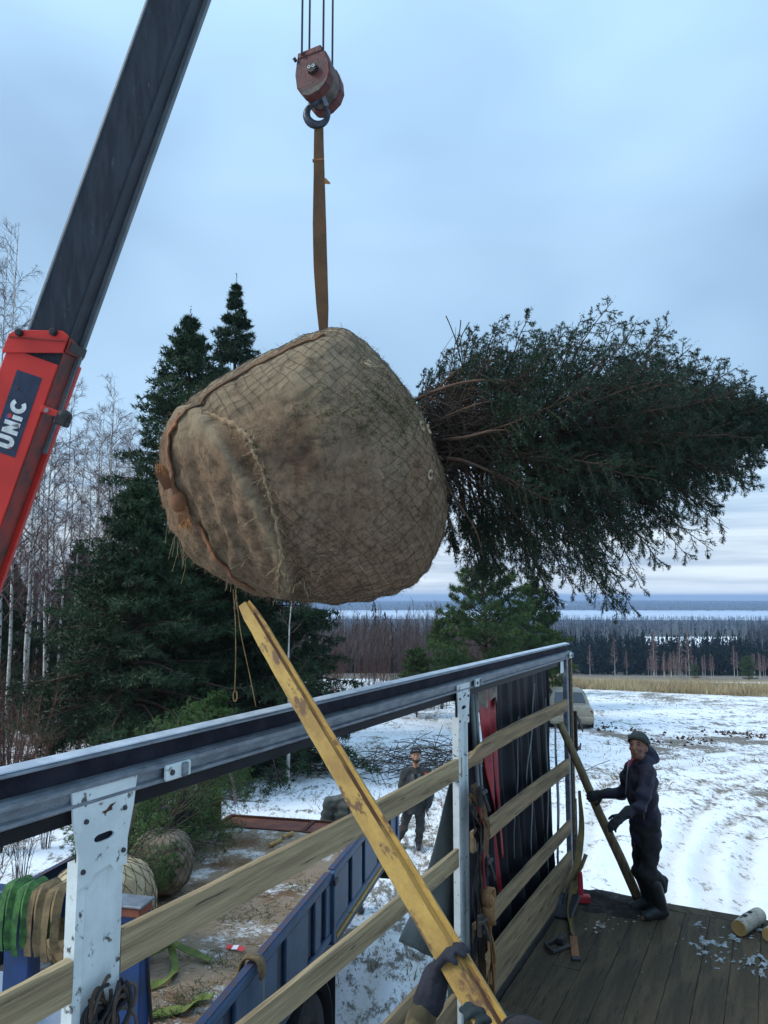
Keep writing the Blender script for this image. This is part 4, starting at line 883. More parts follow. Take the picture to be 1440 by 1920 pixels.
# light creases: grey strips that paint highlights on the folds
for (l, lb, z0, z1, wd) in ((6.72, 6.52, 3.15, 2.0, 0.010), (7.25, 6.92, 3.38, 2.5, 0.018), (7.08, 7.05, 2.9, 1.8, 0.020), (7.62, 7.60, 3.2, 1.5, 0.025), (7.98, 7.99, 2.9, 1.3, 0.08)):
    MB().strap([TW(l + (lb - l) * t + 0.02 * math.sin(t * 7), NW + 0.055 + 0.01 * math.sin(t * 9), z0 + (z1 - z0) * t) for t in np.linspace(0, 1, 12)], NV * -1, [wd * (0.3 + 0.7 * math.sin(math.pi * (0.08 + 0.84 * t))) for t in np.linspace(0, 1, 12)], 0.008).build('crease', 'tarp_grey', cur, sm=True)
# curtain pole (two aluminium strips) on the leading edge
for l in (5.63, 5.70):
    MB().tube([TW(l, NW + 0.09, 3.46), TW(l + 0.13, NW + 0.09, 2.6), TW(l + 0.30, NW + 0.10, 1.15)], 0.018, 8).build('curtain_pole', 'tarp_grey', cur, sm=True)
# grey lower flap blown out to the left behind the post
F0 = [(5.35, 2.75), (5.05, 2.62), (4.72, 2.15), (4.42, 1.72), (4.30, 1.42), (4.55, 1.30), (5.00, 1.28), (5.45, 1.38)]
def flap(u, v):
    z = 2.90 + (1.22 - 2.90) * v; left = 5.42 - 1.12 * max(0, (v - 0.02)) ** 0.75 * (1 if v < 0.86 else 1 - 0.25 * (v - 0.86)); l = 6.05 + (left - 6.05) * u
    zz = z + (0.10 * u * u if v > 0.9 else 0); return TW(l, NW + 0.17 + 0.10 * u * v + 0.03 * math.sin(l * 9 + z * 2), zz + 0.06 * u * v)
def flap(u, v):
    e0 = [(852, 1448), (826, 1530), (795, 1640), (772, 1715), (750, 1765)]; e1 = [(905, 1440), (905, 1530), (905, 1640), (905, 1720), (900, 1800)]
    f_ = lambda e: (np.interp(v * 4, range(5), [k[0] for k in e]), np.interp(v * 4, range(5), [k[1] for k in e])); a_, b_ = f_(e1), f_(e0)
    x_ = a_[0] + (b_[0] - a_[0]) * u; y_ = a_[1] + (b_[1] - a_[1]) * u + (16 * math.sin(math.pi * u) * v if v > 0.5 else 0)
    return WL(x_, y_, NW + 0.20 + 0.10 * u * v) + NV * (0.015 * math.sin(x_ * 0.13 + y_ * 0.02))
sheet(flap, 40, 30, 'curtain_flap', 'tarp_grey', cur)
sheet(lambda u, v: TW(6.05 - 0.9 * u, NW + 0.12 + 0.02 * math.sin(u * 12), 1.75 - 0.95 * v + 0.1 * u), 14, 12, 'curtain_flap', 'tarp_grey', cur)

# ------------------------------------------------------------------ straps on the posts
def wob(p, a): return Vector(p) + Vector((rnd.uniform(-a, a), rnd.uniform(-a, a), rnd.uniform(-a, a)))
st = empty('strap_bundle', TW(5.2, NW - 0.1, 1.4), 'bundle of brown lashing straps and ratchets hanging on the middle post', 'straps')
IN = NV * -1
for i in range(14):
    l = 5.12 + rnd.uniform(-0.03, 0.13); zb = rnd.uniform(1.55, 2.1); pts = bez([TW(l - 0.02, NW - 0.10, 2.86 + rnd.uniform(-0.06, 0.06)), TW(l + rnd.uniform(0, .08), NW - 0.12 - 0.012 * i % 0.05, 2.6), TW(l + rnd.uniform(0, 0.12), NW - 0.115, 2.25), TW(l + rnd.uniform(-0.03, 0.12), NW - 0.11, zb)], 5)
    MB().strap([wob(p, 0.006) for p in pts], [(IN + LV * rnd.uniform(-0.7, 0.7)) for _ in pts], [rnd.uniform(0.05, 0.085)] * len(pts), 0.005).build('hanging_strap', rnd.choice(('webbing_brown', 'webbing_brown', 'rubber_mat')), st, sm=False)
for (l, z) in ((5.14, 2.84), (5.24, 2.36), (5.10, 2.02)):
    b = MB(); b.box(TW(l, NW - 0.15, z), (0.05, 0.03, 0.14), AXT); b.tube([TW(l - 0.05, NW - 0.17, z + 0.03), TW(l + 0.05, NW - 0.17, z + 0.03)], 0.016, 8); b.tube([TW(l, NW - 0.16, z + 0.05), TW(l + 0.03, NW - 0.20, z - 0.10)], 0.014, 6); b.build('ratchet', 'black_steel', st, bev=0.004)
MB().tube(bez([TW(5.11, NW - 0.15, 2.78), TW(5.15, NW - 0.15, 2.55), TW(5.20, NW - 0.15, 2.20)], 5), 0.008, 6).build('red_cord', 'red_cloth', st)
kn = empty('knotted_strap', TW(5.25, NW - 0.15, 1.5), 'tan webbing strap tied in a fat knot, hanging from the middle post', 'strap')
KC = TW(5.215, NW - 0.17, 2.17)
def crv(c, r, ax, ay, a0, a1, n): return [c + ax * (r * math.cos(a)) + ay * (r * math.sin(a)) for a in np.linspace(a0, a1, n)]
MB().strap(crv(KC, 0.055, LV, ZV, -1.2, 4.4, 18), [(p - KC) for p in crv(KC, 0.055, LV, ZV, -1.2, 4.4, 18)], 0.065, 0.012).build('knot', 'webbing_tan', kn, sm=True)
b = MB(); b.ball(KC + ZV * -0.03, (0.045, 0.035, 0.05), AXT); b.build('knot_core', 'webbing_tan', kn, sm=True)
b = MB(); b.tube([KC + ZV * -0.06, KC + ZV * -0.12, KC + ZV * -0.18], [0.05, 0.042, 0.05], 10, ell=(1, 0.55)); b.build('knot_wrap', 'webbing_tan', kn, sm=True)
for dl, zb, w_, cv in ((-0.03, 1.42, 0.06, 0.0), (0.05, 1.46, 0.055, 0.05), (0.02, 1.33, 0.05, -0.02), (0.09, 1.52, 0.05, 0.03)):
    pts = bez([KC + ZV * -0.16, KC + LV * dl + ZV * -0.4 + IN * 0.01, TW(5.24 + dl * 2, NW - 0.16 + cv, zb + 0.12), TW(5.25 + dl * 1.6, NW - 0.15 + cv, zb)], 6)
    MB().strap(pts, [IN + LV * (0.6 * math.sin(3 * i / len(pts) + dl * 20)) for i in range(len(pts))], w_, 0.006).build('strap_tail', 'webbing_tan', kn)
pts = [TW(5.17, NW - 0.15, 1.55)] + crv(TW(5.22, NW - 0.15, 1.42), 0.06, LV, ZV, math.pi, 2.2 * math.pi, 10) + [TW(5.27, NW - 0.16, 1.58)]
MB().strap(pts, [p - TW(5.22, NW - 0.15, 1.48) for p in pts], 0.05, 0.006).build('strap_loop', 'webbing_tan', kn)
b = MB().tube(bez([TW(5.36, NW - 0.06, 2.0), TW(5.34, NW - 0.05, 1.7), TW(5.38, NW - 0.07, 1.45), TW(5.42, NW - 0.10, BED + 0.03)], 6), 0.011, 6); tag(b.build('hanging_cord', 'rubber_mat', loc=TW(5.4, NW - 0.1, BED)), 'thin dark cord hanging down beside the knotted strap onto the deck', 'cord')
# rag and chain tied at the foot of the near post
ch = empty('rope_tangle', P(195, 1895, 2.45), 'dark tangle of rope and chain tied to the bottom of the near white post', 'rope')
cc = P(188, 1888, 2.44)
for i in range(26):
    a = rnd.uniform(0, 6.28); r0 = rnd.uniform(0.03, 0.075); axx = (LV * rnd.uniform(0.5, 1) + NV * rnd.uniform(-0.5, 0.5)).normalized(); ayy = (ZV + LV * rnd.uniform(-0.5, 0.5)).normalized(); c0 = cc + LV * rnd.uniform(-0.05, 0.05) + ZV * rnd.uniform(-0.13, 0.03) + NV * rnd.uniform(-0.05, 0.0)
    MB().tube(crv(c0, r0, axx, ayy * 1.3, a, a + rnd.uniform(3, 5.6), 14), 0.0062, 7).build('rope_loop', rnd.choice(('twig_dry', 'rubber_mat', 'tool_steel', 'rubber_mat', 'bark_spruce')), ch, sm=True)

# ratchet strap hanging down the far post and lying on the deck
rs = empty('ratchet_strap', TW(7.7, NW - 0.25, BED), 'olive ratchet strap hanging from the corner post, its orange end lying on the deck', 'strap')
e1 = onz(1075, 1760, BED); e2 = onz(1080, 1800, BED)
pts = bez([TW(8.33, NW - 0.09, 2.18), TW(8.32, NW - 0.10, 1.75), P(1070, 1700, 7.2), e1 + ZV * 0.02], 6)
MB().strap(pts, [V(0.2, -1, 0.25)] * len(pts), [0.03 + 0.05 * min(1, i / 8) for i in range(len(pts))], 0.006).build('strap_web', 'webbing_olive', rs)
MB().strap([e1 + ZV * 0.02, (e1 + e2) / 2 + ZV * 0.012, e2 + ZV * 0.008], V(0, -0.3, 1), 0.062, 0.006).build('strap_end', 'webbing_orange', rs)
b = MB(); b.box(e2 + ZV * 0.012, (0.075, 0.05, 0.02), (V(1, 0, 0), V(0, 1, 0), ZV)); b.build('end_hook', 'black_steel', rs, bev=0.005)
for (a, c) in (((1022, 1775), (1055, 1762)), ((1022, 1775), (1036, 1790)), ((1036, 1790), (1070, 1778))):
    MB().tube([onz(*a, BED) + ZV * 0.02, onz(*c, BED) + ZV * 0.022], 0.014, 7).build('ratchet_handle', 'black_steel', rs)
MB().box(onz(1052, 1768, BED) + ZV * 0.03, (0.10, 0.06, 0.05), AXT).build('ratchet_body', 'black_steel', rs, bev=0.006)
# lashing buckle on corner post
lb = empty('lashing_buckle', TW(8.35, NW - 0.06, 2.72), 'dark lashing buckle with a loose tongue on the corner post by the glove', 'buckle')
MB().box(TW(8.36, NW - 0.06, 2.78), (0.03, 0.04, 0.42), AXT).build('buckle_body', 'black_steel', lb, bev=0.006)
MB().strap([TW(8.36, NW - 0.08, 2.93), TW(8.45, NW - 0.09, 2.86), TW(8.52, NW - 0.10, 2.76)], IN, [0.03, 0.055, 0.03], 0.01).build('buckle_tongue', 'black_steel', lb)
MB().strap([TW(8.36, NW - 0.08, 2.60), TW(8.42, NW - 0.09, 2.60), TW(8.46, NW - 0.09, 2.64)], IN, [0.03, 0.05, 0.02], 0.01).build('buckle_hook', 'black_steel', lb)

# ------------------------------------------------------------------ deck clutter
# shovel: black blade on the deck against the boards, shaft up to the corner
sv = empty('shovel', onz(1045, 1710, BED), 'black-bladed shovel lying on the deck against the side boards', 'shovel')
c0 = onz(1052, 1715, BED); c1 = TW(8.18, NW - 0.10, 1.47)
ax = (c1 - c0).normalized(); sx = ax.cross(ZV).normalized(); up_ = sx.cross(ax)
bl = MB(); v = []; NU, NVV = 8, 6
for i in range(NU + 1):
    for j in range(NVV + 1):
        u = i / NU - 0.5; t = j / NVV; wd = 0.30 * (0.92 + 0.08 * t) * (1 if t < 0.85 else 1 - 1.4 * (t - 0.85)); v.append(c0 + ax * (-0.10 + 0.34 * t) + sx * (u * wd) + up_ * (0.02 + 0.13 * u * u) + ZV * 0.02)
bl.add(v, [(i * (NVV + 1) + j, i * (NVV + 1) + j + 1, (i + 1) * (NVV + 1) + j + 1, (i + 1) * (NVV + 1) + j) for i in range(NU) for j in range(NVV)]); o = bl.build('blade', 'tool_steel', sv, sm=True); s_ = o.modifiers.new('t', 'SOLIDIFY'); s_.thickness = 0.004
MB().tube([c0 + ax * 0.10 + up_ * 0.04, c0 + ax * 0.32 + up_ * 0.05], [0.012, 0.02], 8).build('socket', 'tool_steel', sv, sm=True)
MB().tube([c0 + ax * 0.30 + up_ * 0.05, c1 + up_ * 0.03], 0.017, 8).build('handle', 'pole_wood', sv, sm=True)
# red-headed axe-like tool standing at the corner of the deck
ah = empty('red_tool', onz(1092, 1690, BED), 'small red hand tool with pale wooden handle standing at the deck corner', 'tool')
q0 = onz(1092, 1693, BED); MB().box(q0 + ZV * 0.04, (0.15, 0.08, 0.075), (V(1, -0.15, 0).normalized(), V(0.15, 1, 0).normalized(), ZV)).build('tool_box', 'red_tool', ah, bev=0.012)
b = MB(); b.prism([(-0.026, 0), (0.026, 0), (0.022, 0.15), (0.015, 0.21), (-0.012, 0.20), (-0.022, 0.14)], q0 + ZV * 0.078 + V(-0.01, 0, 0), V(1, 0, 0), ZV, V(0, 1, 0), 0.03); b.build('tool_head', 'red_tool', ah, bev=0.006)
MB().tube([q0 + ZV * 0.17 + V(-0.08, 0.05, 0.0), q0 + ZV * 0.33 + V(0.01, 0.03, 0), q0 + ZV * 0.44 + V(0.055, 0.03, 0)], [0.016, 0.017, 0.02], 8).build('tool_handle', 'pole_wood', ah, sm=True)
# dark soil heap with snow crumbs
def heap(name, c, rx, ry, h, mat, label, cat, seed, kind=None, par=None):
    K = 26; v = []; f = []
    for i in range(K + 1):
        for j in range(K + 1):
            x = (i / K - 0.5) * 2; y = (j / K - 0.5) * 2; r = math.hypot(x, y); v.append((x, y, r))
    a = np.array(v); nz = fbm(np.stack([a[:, 0] * 2.2, a[:, 1] * 2.2, a[:, 0] * 0 + seed], -1), 4, seed); z = np.maximum(h * (1 - a[:, 2] ** 1.4 * 1.1) * (0.75 + 0.35 * nz) + h * 0.25 * nz, -0.03)
    pts = [Vector(c) + LV * float(x * rx) + NV * float(y * ry) + ZV * float(zz) for (x, y, r), zz in zip(v, z)]
    f = [(i * (K + 1) + j, (i + 1) * (K + 1) + j, (i + 1) * (K + 1) + j + 1, i * (K + 1) + j + 1) for i in range(K) for j in range(K) if max(z[i * (K + 1) + j], z[(i + 1) * (K + 1) + j + 1], z[i * (K + 1) + j + 1], z[(i + 1) * (K + 1) + j]) > -0.029]
    o = MB().add(pts, f).build(name, mat, par, Vector(c) if not par else None, sm=True, fix=True)
    return tag(o, label, cat, kind=kind) if not par else o
heap('soil_heap', onz(1150, 1695, BED), 0.32, 0.42, 0.075, 'soil', 'dark heap of loose soil on the deck in front of the man', 'soil', 3)
def crumbs(spec, name, mat, label, cat, seed):
    bag = Bag(); rg = np.random.default_rng(seed)
    for (px, py, sx_, sy_, n_, s0, s1) in spec:
        for _ in range(n_):
            q = onz(px + rg.normal() * sx_, py + rg.normal() * sy_, BED); s = s0 + (s1 - s0) * rg.random() ** 2
            bag.add(oc * s * np.array([1.3, 1.3, 0.5]) * (0.5 + 0.8 * rg.random((6, 1))) + np.array([q.x, q.y, q.z + s * 0.3]), of)
    tag(link(name, bag.mesh(name), mat), label, cat, kind='stuff')
crumbs(((1125, 1735, 9, 5, 34, 0.006, 0.022), (1180, 1718, 22, 6, 46, 0.005, 0.02), (1160, 1688, 26, 6, 40, 0.005, 0.02), (1200, 1760, 110, 45, 46, 0.003, 0.007)), 'snow_crumbs', 'chip', 'pale crumbs of snow and bark scattered on the lorry deck', 'crumbs', 4)
# snow dusting on the deck: thin ragged patches
def thin_patch(name, cen, rx, ry, mat, seed, thr, base, AX, AY, zoff=0.004, K=70):
    a = np.array([((i / K - 0.5) * 2, (j / K - 0.5) * 2) for i in range(K + 1) for j in range(K + 1)]); r = np.hypot(a[:, 0], a[:, 1])
    nz = fbm(np.stack([a[:, 0] * 5.5, a[:, 1] * 5.5, a[:, 0] * 0 + seed], -1), 4, seed); h = nz * 0.75 - r * 1.15 + thr
    pts = [Vector(cen) + AX * float(x * rx) + AY * float(y * ry) + ZV * (zoff + 0.010 * max(0, min(1, float(hh) * 1.6))) for (x, y), hh in zip(a, h)]
    f = [(i * (K + 1) + j, (i + 1) * (K + 1) + j, (i + 1) * (K + 1) + j + 1, i * (K + 1) + j + 1) for i in range(K) for j in range(K) if h[i * (K + 1) + j] > 0 and h[(i + 1) * (K + 1) + j + 1] > 0]
    return pts, f
sp = MB()
for (px, py, rx, ry, thr, sd_) in ((1325, 1770, 0.34, 0.26, 0.30, 1), (1385, 1755, 0.26, 0.28, 0.22, 2), (1420, 1812, 0.32, 0.18, 0.28, 3), (1310, 1735, 0.14, 0.10, 0.35, 4), (1432, 1745, 0.2, 0.25, 0.3, 5), (1350, 1800, 0.24, 0.18, 0.16, 6)):
    sp.add(*thin_patch('', onz(px, py, BED), rx, ry, '', sd_, thr, BED, LV, NV))
tag(sp.build('snow_dusting', 'snow_dust', sm=True, fix=True), 'thin ragged patches of snow on the deck around the birch logs', 'snow', kind='stuff')
# birch logs
def log(a, b, r, label):
    a, b = Vector(a), Vector(b); d = (b - a).normalized(); g_ = empty('birch_log', (a + b) / 2 - ZV * r, label, 'log')
    MB().tube([a + d * 0.002, a + d * 0.03, (a + b) / 2 + V(0, 0, 0.004), b - d * 0.02, b], [r * 0.98, r, r * 1.03, r, r * 0.97], 18).build('bark', 'log_bark', g_, sm=False)
    MB().tube([a - d * 0.002, a + d * 0.004], [r * 0.92, r * 0.95], 18).build('cut_end', 'log_end', g_)
    for t in (0.3, 0.55): MB().box(a.lerp(b, t) + ZV * r * 0.98, (0.05, 0.03, 0.02), (d, d.cross(ZV).normalized(), ZV)).build('bark_scar', 'soil', g_)
log(onz(1386, 1756, BED) + ZV * 0.068, onz(1424, 1732, BED) + ZV * 0.068 + LV * 0.02, 0.068, 'short birch log with pale cut end lying on the deck')
log(onz(1442, 1768, BED) + ZV * 0.062, onz(1492, 1740, BED) + ZV * 0.062, 0.062, 'birch log cut off by the right edge of the picture')
# leaning pole held by the man
pa = onz(1203, 1702, BED) + ZV * 0.01; pb = P(1050, 1356, 7.62)
o = MB().tube([pa, pa.lerp(pb, 0.25) + V(0.005, 0, 0), pa.lerp(pb, 0.5) + V(-0.008, 0, 0), pa.lerp(pb, 0.75), pb], [0.046, 0.047, 0.043, 0.040, 0.036], 11).build('wooden_pole', 'pole_wood', loc=pa, sm=True); tag(o, 'long weathered wooden pole leaning from the deck to the corner post', 'pole')
b = MB(); b.box(onz(977, 1803, BED) + ZV * 0.012, (0.06, 0.03, 0.02), AXT); tag(b.build('wood_chip', 'chip', loc=onz(977, 1803, BED), bev=0.004), 'small pale wood chip on the deck beside the side boards', 'wood chip')

# ------------------------------------------------------------------ yellow beam
B0 = P(940, 1950, 2.22); B1 = P(460, 1134, 3.32); d = (B1 - B0).normalized(); toC = (Vector((0, 0, CAMZ)) - (B0 + B1) / 2).normalized()
yb = empty('yellow_beam', B0, 'chipped yellow painted beam slanting in front of the side rail, held from below', 'beam')
fc = (toC + V(-0.10, 0, 0)); fc = (fc - d * fc.dot(d)).normalized(); sd = d.cross(fc).normalized()
if sd.x < 0: sd = -sd
Lb = (B1 - B0).length; mb = MB(); K = 24; v = []; W0 = 0.090
for i in range(K + 1):
    t = i / K; wv = W0 * (1.04 - 0.26 * t) * (1 if t < 0.95 else 1 - 0.3 * (t - 0.95) / 0.05); c_ = B0 + d * (Lb * t) + fc * (0.006 * math.sin(5 * t))
    j = lambda: rnd.uniform(-0.002, 0.002)
    v += [c_ - sd * (wv / 2 + j()) + fc * 0.024, c_ + sd * (wv * 0.16 + j()) + fc * 0.026, c_ + sd * (wv * 0.30) + fc * 0.012, c_ + sd * (wv / 2 + j()) + fc * 0.020, c_ + sd * (wv / 2) - fc * 0.028, c_ - sd * (wv / 2) - fc * 0.028]
f = [(6 * i + j, 6 * i + (j + 1) % 6, 6 * i + 6 + (j + 1) % 6, 6 * i + 6 + j) for i in range(K) for j in range(6)] + [tuple(range(5, -1, -1)), tuple(range(6 * K, 6 * K + 6))]
mb.add(v, f); yo = align(mb.build('beam_body', 'yellow_paint', yb, fix=True), sd, d, sd.cross(d))
mb = MB(); v = []
for i in range(K + 1):
    t = i / K * 0.96; c_ = B0 + d * (Lb * t) + fc * (0.006 * math.sin(5 * t)); wv = W0 * (1.04 - 0.26 * t); v += [c_ + sd * (wv * 0.165) + fc * 0.0272, c_ + sd * (wv * 0.30) + fc * 0.0142]
mb.add(v, [(2 * i, 2 * i + 1, 2 * i + 3, 2 * i + 2) for i in range(K)]); align(mb.build('rust_groove', 'yellow_rust', yb), sd, d, sd.cross(d))
# ------------------------------------------------------------------ crane boom
FW = (P(720, 960, 1.0) - V(0, 0, CAMZ)).normalized()
TB = 4.25
ba = P(85, 640, TB); bb = P(315, 0, TB); A = (bb - ba).normalized()
nS = (-FW - A * (-FW).dot(A)).normalized(); Wd = A.cross(nS).normalized()
if Wd.x < 0: Wd = -Wd
cr = empty('crane_boom', ba - A * 3.2, 'telescopic crane boom, dark inner section sliding out of a red outer section', 'crane')
def boom(prof, c0, l0, l1, name, mat, par, taper=1.0):
    b = MB(); o = c0 + A * l0; n = len(prof); v = [o + Wd * x + nS * y for x, y in prof] + [o + A * (l1 - l0) + Wd * x * taper + nS * y for x, y in prof]
    b.add(v, [tuple(range(n - 1, -1, -1)), tuple(range(n, 2 * n))] + [(i, (i + 1) % n, n + (i + 1) % n, n + i) for i in range(n)]); return b.build(name, mat, par, fix=True, bev=0.004)
h = 0.118; tip = 4.6
inn = boom([(-h, 0), (h - 0.008, 0), (h, -0.006), (h + 0.002, -0.15), (-h, -0.15)], ba, -0.6, tip, 'inner_section', 'boom_dark', cr)
boom([(h + 0.001, -0.151), (h + 0.028, -0.151), (h + 0.028, -0.19), (h - 0.03, -0.20), (-h, -0.20), (-h, -0.151)], ba, -0.6, tip, 'inner_flange', 'boom_lip', inn)
boom([(-h + 0.004, 0.0005), (-h + 0.012, 0.004), (-h + 0.02, 0.0005)], ba, 0.0, tip, 'weld_bead', 'boom_lip', inn)
rc = ba + Wd * -0.028; H2 = 0.148
red_ = boom([(-H2, 0.02), (H2, 0.02), (H2, -0.17), (-H2, -0.17)], rc, -3.2, -0.10, 'outer_section', 'boom_red', cr)
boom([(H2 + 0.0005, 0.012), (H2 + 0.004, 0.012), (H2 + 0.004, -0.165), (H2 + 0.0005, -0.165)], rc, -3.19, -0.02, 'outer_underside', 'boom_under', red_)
boom([(H2 - 0.02, -0.1705), (H2 + 0.03, -0.1705), (H2 + 0.03, -0.21), (-H2, -0.21), (-H2, -0.1705)], rc, -3.2, -0.06, 'outer_flange', 'boom_red', red_)
# collar: slanted top edge and thick lip
b = MB(); n = [(-H2 - 0.014, -0.14), (-H2 - 0.012, -0.03), (-H2 + 0.02, 0.005), (H2 - 0.035, 0.085), (H2 + 0.006, 0.07), (H2 + 0.006, -0.03)]
b.prism(n, rc + nS * 0.021, Wd, A, nS, 0.012); b.build('collar_plate', 'boom_red', red_, bev=0.003, fix=True)
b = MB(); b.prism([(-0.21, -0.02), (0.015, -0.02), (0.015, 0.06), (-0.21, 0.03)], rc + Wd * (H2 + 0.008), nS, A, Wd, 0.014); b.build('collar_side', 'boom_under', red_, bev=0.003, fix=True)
MB().beam(rc + Wd * (H2 + 0.018) + A * 0.02 + nS * 0.01, rc + Wd * (H2 + 0.018) + A * 0.02 + nS * -0.2, 0.05, 0.02, A).build('slide_pad', 'black_steel', red_)
MB().beam(rc + Wd * (-H2) + nS * 0.036 + A * -0.045, rc + Wd * (H2) + nS * 0.036 + A * 0.035, 0.010, 0.006, nS).build('collar_weld', 'boom_under', red_)
for x, y in ((-H2 + 0.045, -0.005), (H2 - 0.075, 0.06)):
    c = rc + Wd * x + A * y + nS * 0.033; MB().tube([c, c + nS * 0.02, c + nS * 0.028], [0.021, 0.021, 0.015], 12).build('collar_bolt', 'black_steel', red_)
for x, y in ((-0.09, -0.07), (-0.02, -0.30), (0.06, -0.62), (0.08, -0.9), (-0.11, -1.0)):
    MB().tube([rc + Wd * x + A * y + nS * 0.0205, rc + Wd * x + A * y + nS * 0.026], 0.008, 8).build('rivet', 'boom_under', red_)
# stop bracket on the underside
c = P(96, 772, TB - 0.03); MB().box(c, (0.10, 0.035, 0.06), (Wd, A, nS)).build('stop_bracket', 'boom_red', red_, bev=0.004)
MB().tube([c + Wd * -0.01 + nS * 0.03, c + Wd * -0.01 + nS * 0.04], [0.013, 0.012], 10).build('bracket_bolt', 'hub', red_)
b = MB(); b.tube([c + Wd * 0.05, c + Wd * 0.08, c + Wd * 0.115], [0.036, 0.042, 0.026], 9); b.box(c + Wd * 0.075 - A * 0.025, (0.07, 0.06, 0.07), (Wd, A, nS)); b.build('stop_knob', 'black_steel', red_, bev=0.008)
# lettered plate: corner pixels give its frame on the side plate
TL, TRc, BR = P(32, 694, TB - 0.02), P(79, 709, TB - 0.02), P(28, 858, TB - 0.02)
Tx = (TL - P(-19, 843, TB - 0.02)); Llen = Tx.length; Tx = Tx.normalized(); Tx = (Tx - nS * Tx.dot(nS)).normalized(); Ty = nS.cross(Tx).normalized(); Lh = (TRc - TL).length
org = rc + nS * 0.0205; org = org + Tx * ((BR - org).dot(Tx)) + Ty * ((BR - org).dot(Ty))
lab = MB().prism([(0, 0), (Llen, 0), (Llen, Lh), (0, Lh)], org, Tx, Ty, nS, 0.0015).build('name_plate', 'label_navy', red_, fix=True)
LH = Lh * 0.62; lo = org + Ty * (Lh * 0.19) + nS * 0.0016; stw = LH * 0.27
def stroke(pts, wd):
    out = []; pts = [Vector((*p, 0)) for p in pts]; l, r = [], []
    for i, p in enumerate(pts):
        t = (pts[min(i + 1, len(pts) - 1)] - pts[max(i - 1, 0)]).normalized(); nn = Vector((-t.y, t.x, 0)); l.append(p + nn * wd / 2); r.append(p - nn * wd / 2)
    return l, r
def put(pts, wd, name, mat):
    l, r = stroke(pts, wd); b = MB(); k = len(l); m = lambda p, z: lo + Tx * p.x + Ty * p.y + nS * z
    v = [m(p, 0.001) for p in l] + [m(p, 0.001) for p in r]; b.add(v, [(i, i + 1, k + i + 1, k + i) for i in range(k - 1)])
    o = b.build(name, mat, lab, fix=True); s = o.modifiers.new('t', 'SOLIDIFY'); s.thickness = 0.001; return o
def arc(cx, cy, rx, ry, a0, a1, n=14): return [(cx + rx * math.cos(a), cy + ry * math.sin(a)) for a in np.linspace(a0, a1, n)]
x0 = Llen * 0.07; wl = LH * 0.78; s2 = stw / 2
put([(x0 + s2, LH)] + arc(x0 + wl / 2, LH * 0.42, wl / 2 - s2, LH * 0.42 - s2, math.pi, 2 * math.pi) + [(x0 + wl - s2, LH)], stw, 'letter', 'label_white')
x1 = x0 + wl + LH * 0.14
for pl in ([(x1 + s2, 0), (x1 + s2, LH)], [(x1 + wl - s2, 0), (x1 + wl - s2, LH)]): put(pl, stw, 'letter_stroke', 'label_white')
put([(x1 + s2, LH - s2 * 0.6), (x1 + wl - s2, s2 * 0.6)], stw, 'letter_stroke', 'label_white')
x2 = x1 + wl + LH * 0.14; put([(x2 + s2, 0), (x2 + s2, LH * 0.62)], stw, 'letter', 'label_white'); put([(x2 + s2 * 0.2, LH * 0.74), (x2 + s2 * 1.8, LH * 0.88)], stw * 0.8, 'letter_mark', 'label_red'); put([(x2 - s2 * 0.5, LH * 0.9), (x2 + s2 * 0.8, LH * 0.98)], stw * 0.5, 'letter_mark', 'label_blue')
x3 = x2 + stw + LH * 0.12; put(arc(x3 + LH * 0.46, LH * 0.5, LH * 0.46 - s2, LH * 0.5 - s2, 0.75, 2 * math.pi - 0.75, 22), stw, 'letter', 'label_white')
# boom foot: column on the blue lorry's frame
foot = ba - A * 3.2
b = MB(); b.tube([V(foot.x - 0.1, foot.y, 0.95), V(foot.x - 0.1, foot.y, foot.z + 0.1)], [0.22, 0.17], 14); b.build('column', 'boom_red', cr, sm=True)
# boom head with sheaves above the hook
hk = P(597, 150, 3.8); th_ = ba + A * tip
MB().beam(th_, V(hk.x, hk.y, th_.z + 0.02), 0.12, 0.12).build('boom_head', 'black_steel', cr)

# ------------------------------------------------------------------ hook block
kb = empty('hook_block', P(597, 230, 3.8), 'worn red hook block hanging on four thin steel ropes', 'hook block')
TH = 3.8; dz_ = V(0.058, 0.165, 0.0)            # axle direction, away from the camera
AXL = dz_.normalized(); SXB = AXL.cross(ZV).normalized(); UPB = SXB.cross(AXL).normalized()
if SXB.x < 0: SXB = -SXB
px = TH / 1440
rl = 0.10; XB = (SXB * math.cos(rl) + UPB * math.sin(rl)); YB = (UPB * math.cos(rl) - SXB * math.sin(rl))
cc1 = P(587, 134, 3.74)
octp = [(-0.082, 0.095), (-0.098, 0.02), (-0.095, -0.055), (-0.065, -0.105), (-0.03, -0.118), (0.02, -0.105), (0.065, -0.075), (0.088, -0.03), (0.088, 0.03), (0.07, 0.098)]
def cheek(c, th, name, sc=1.0):
    b = MB(); b.prism([(x * sc, y * sc) for x, y in octp], c, XB, YB, AXL, th); return b.build(name, 'block_red', kb, fix=True, bev=0.008)
k1 = cheek(cc1, 0.062, 'cheek_plate'); k2 = cheek(cc1 + AXL * 0.135 + ZV * -0.005, 0.055, 'cheek_plate')
MB().prism([(x * 0.93, y * 0.93) for x, y in octp], cc1 + AXL * 0.0625, XB, YB, AXL, 0.07).build('sheave_core', 'block_dirt', kb, fix=True)
b = MB(); b.prism([(-0.078, 0.088), (0.06, 0.092), (0.052, 0.128), (-0.072, 0.122)], cc1 + AXL * -0.004, XB, YB, AXL, 0.09); b.build('rope_guard', 'block_red', kb, fix=True, bev=0.005)
b = MB(); b.tube([cc1 + XB * -0.095 + YB * 0.088 - AXL * 0.004, cc1 + XB * -0.08 + YB * 0.095 - AXL * 0.004], 0.011, 8); b.build('guard_pin', 'black_steel', kb)
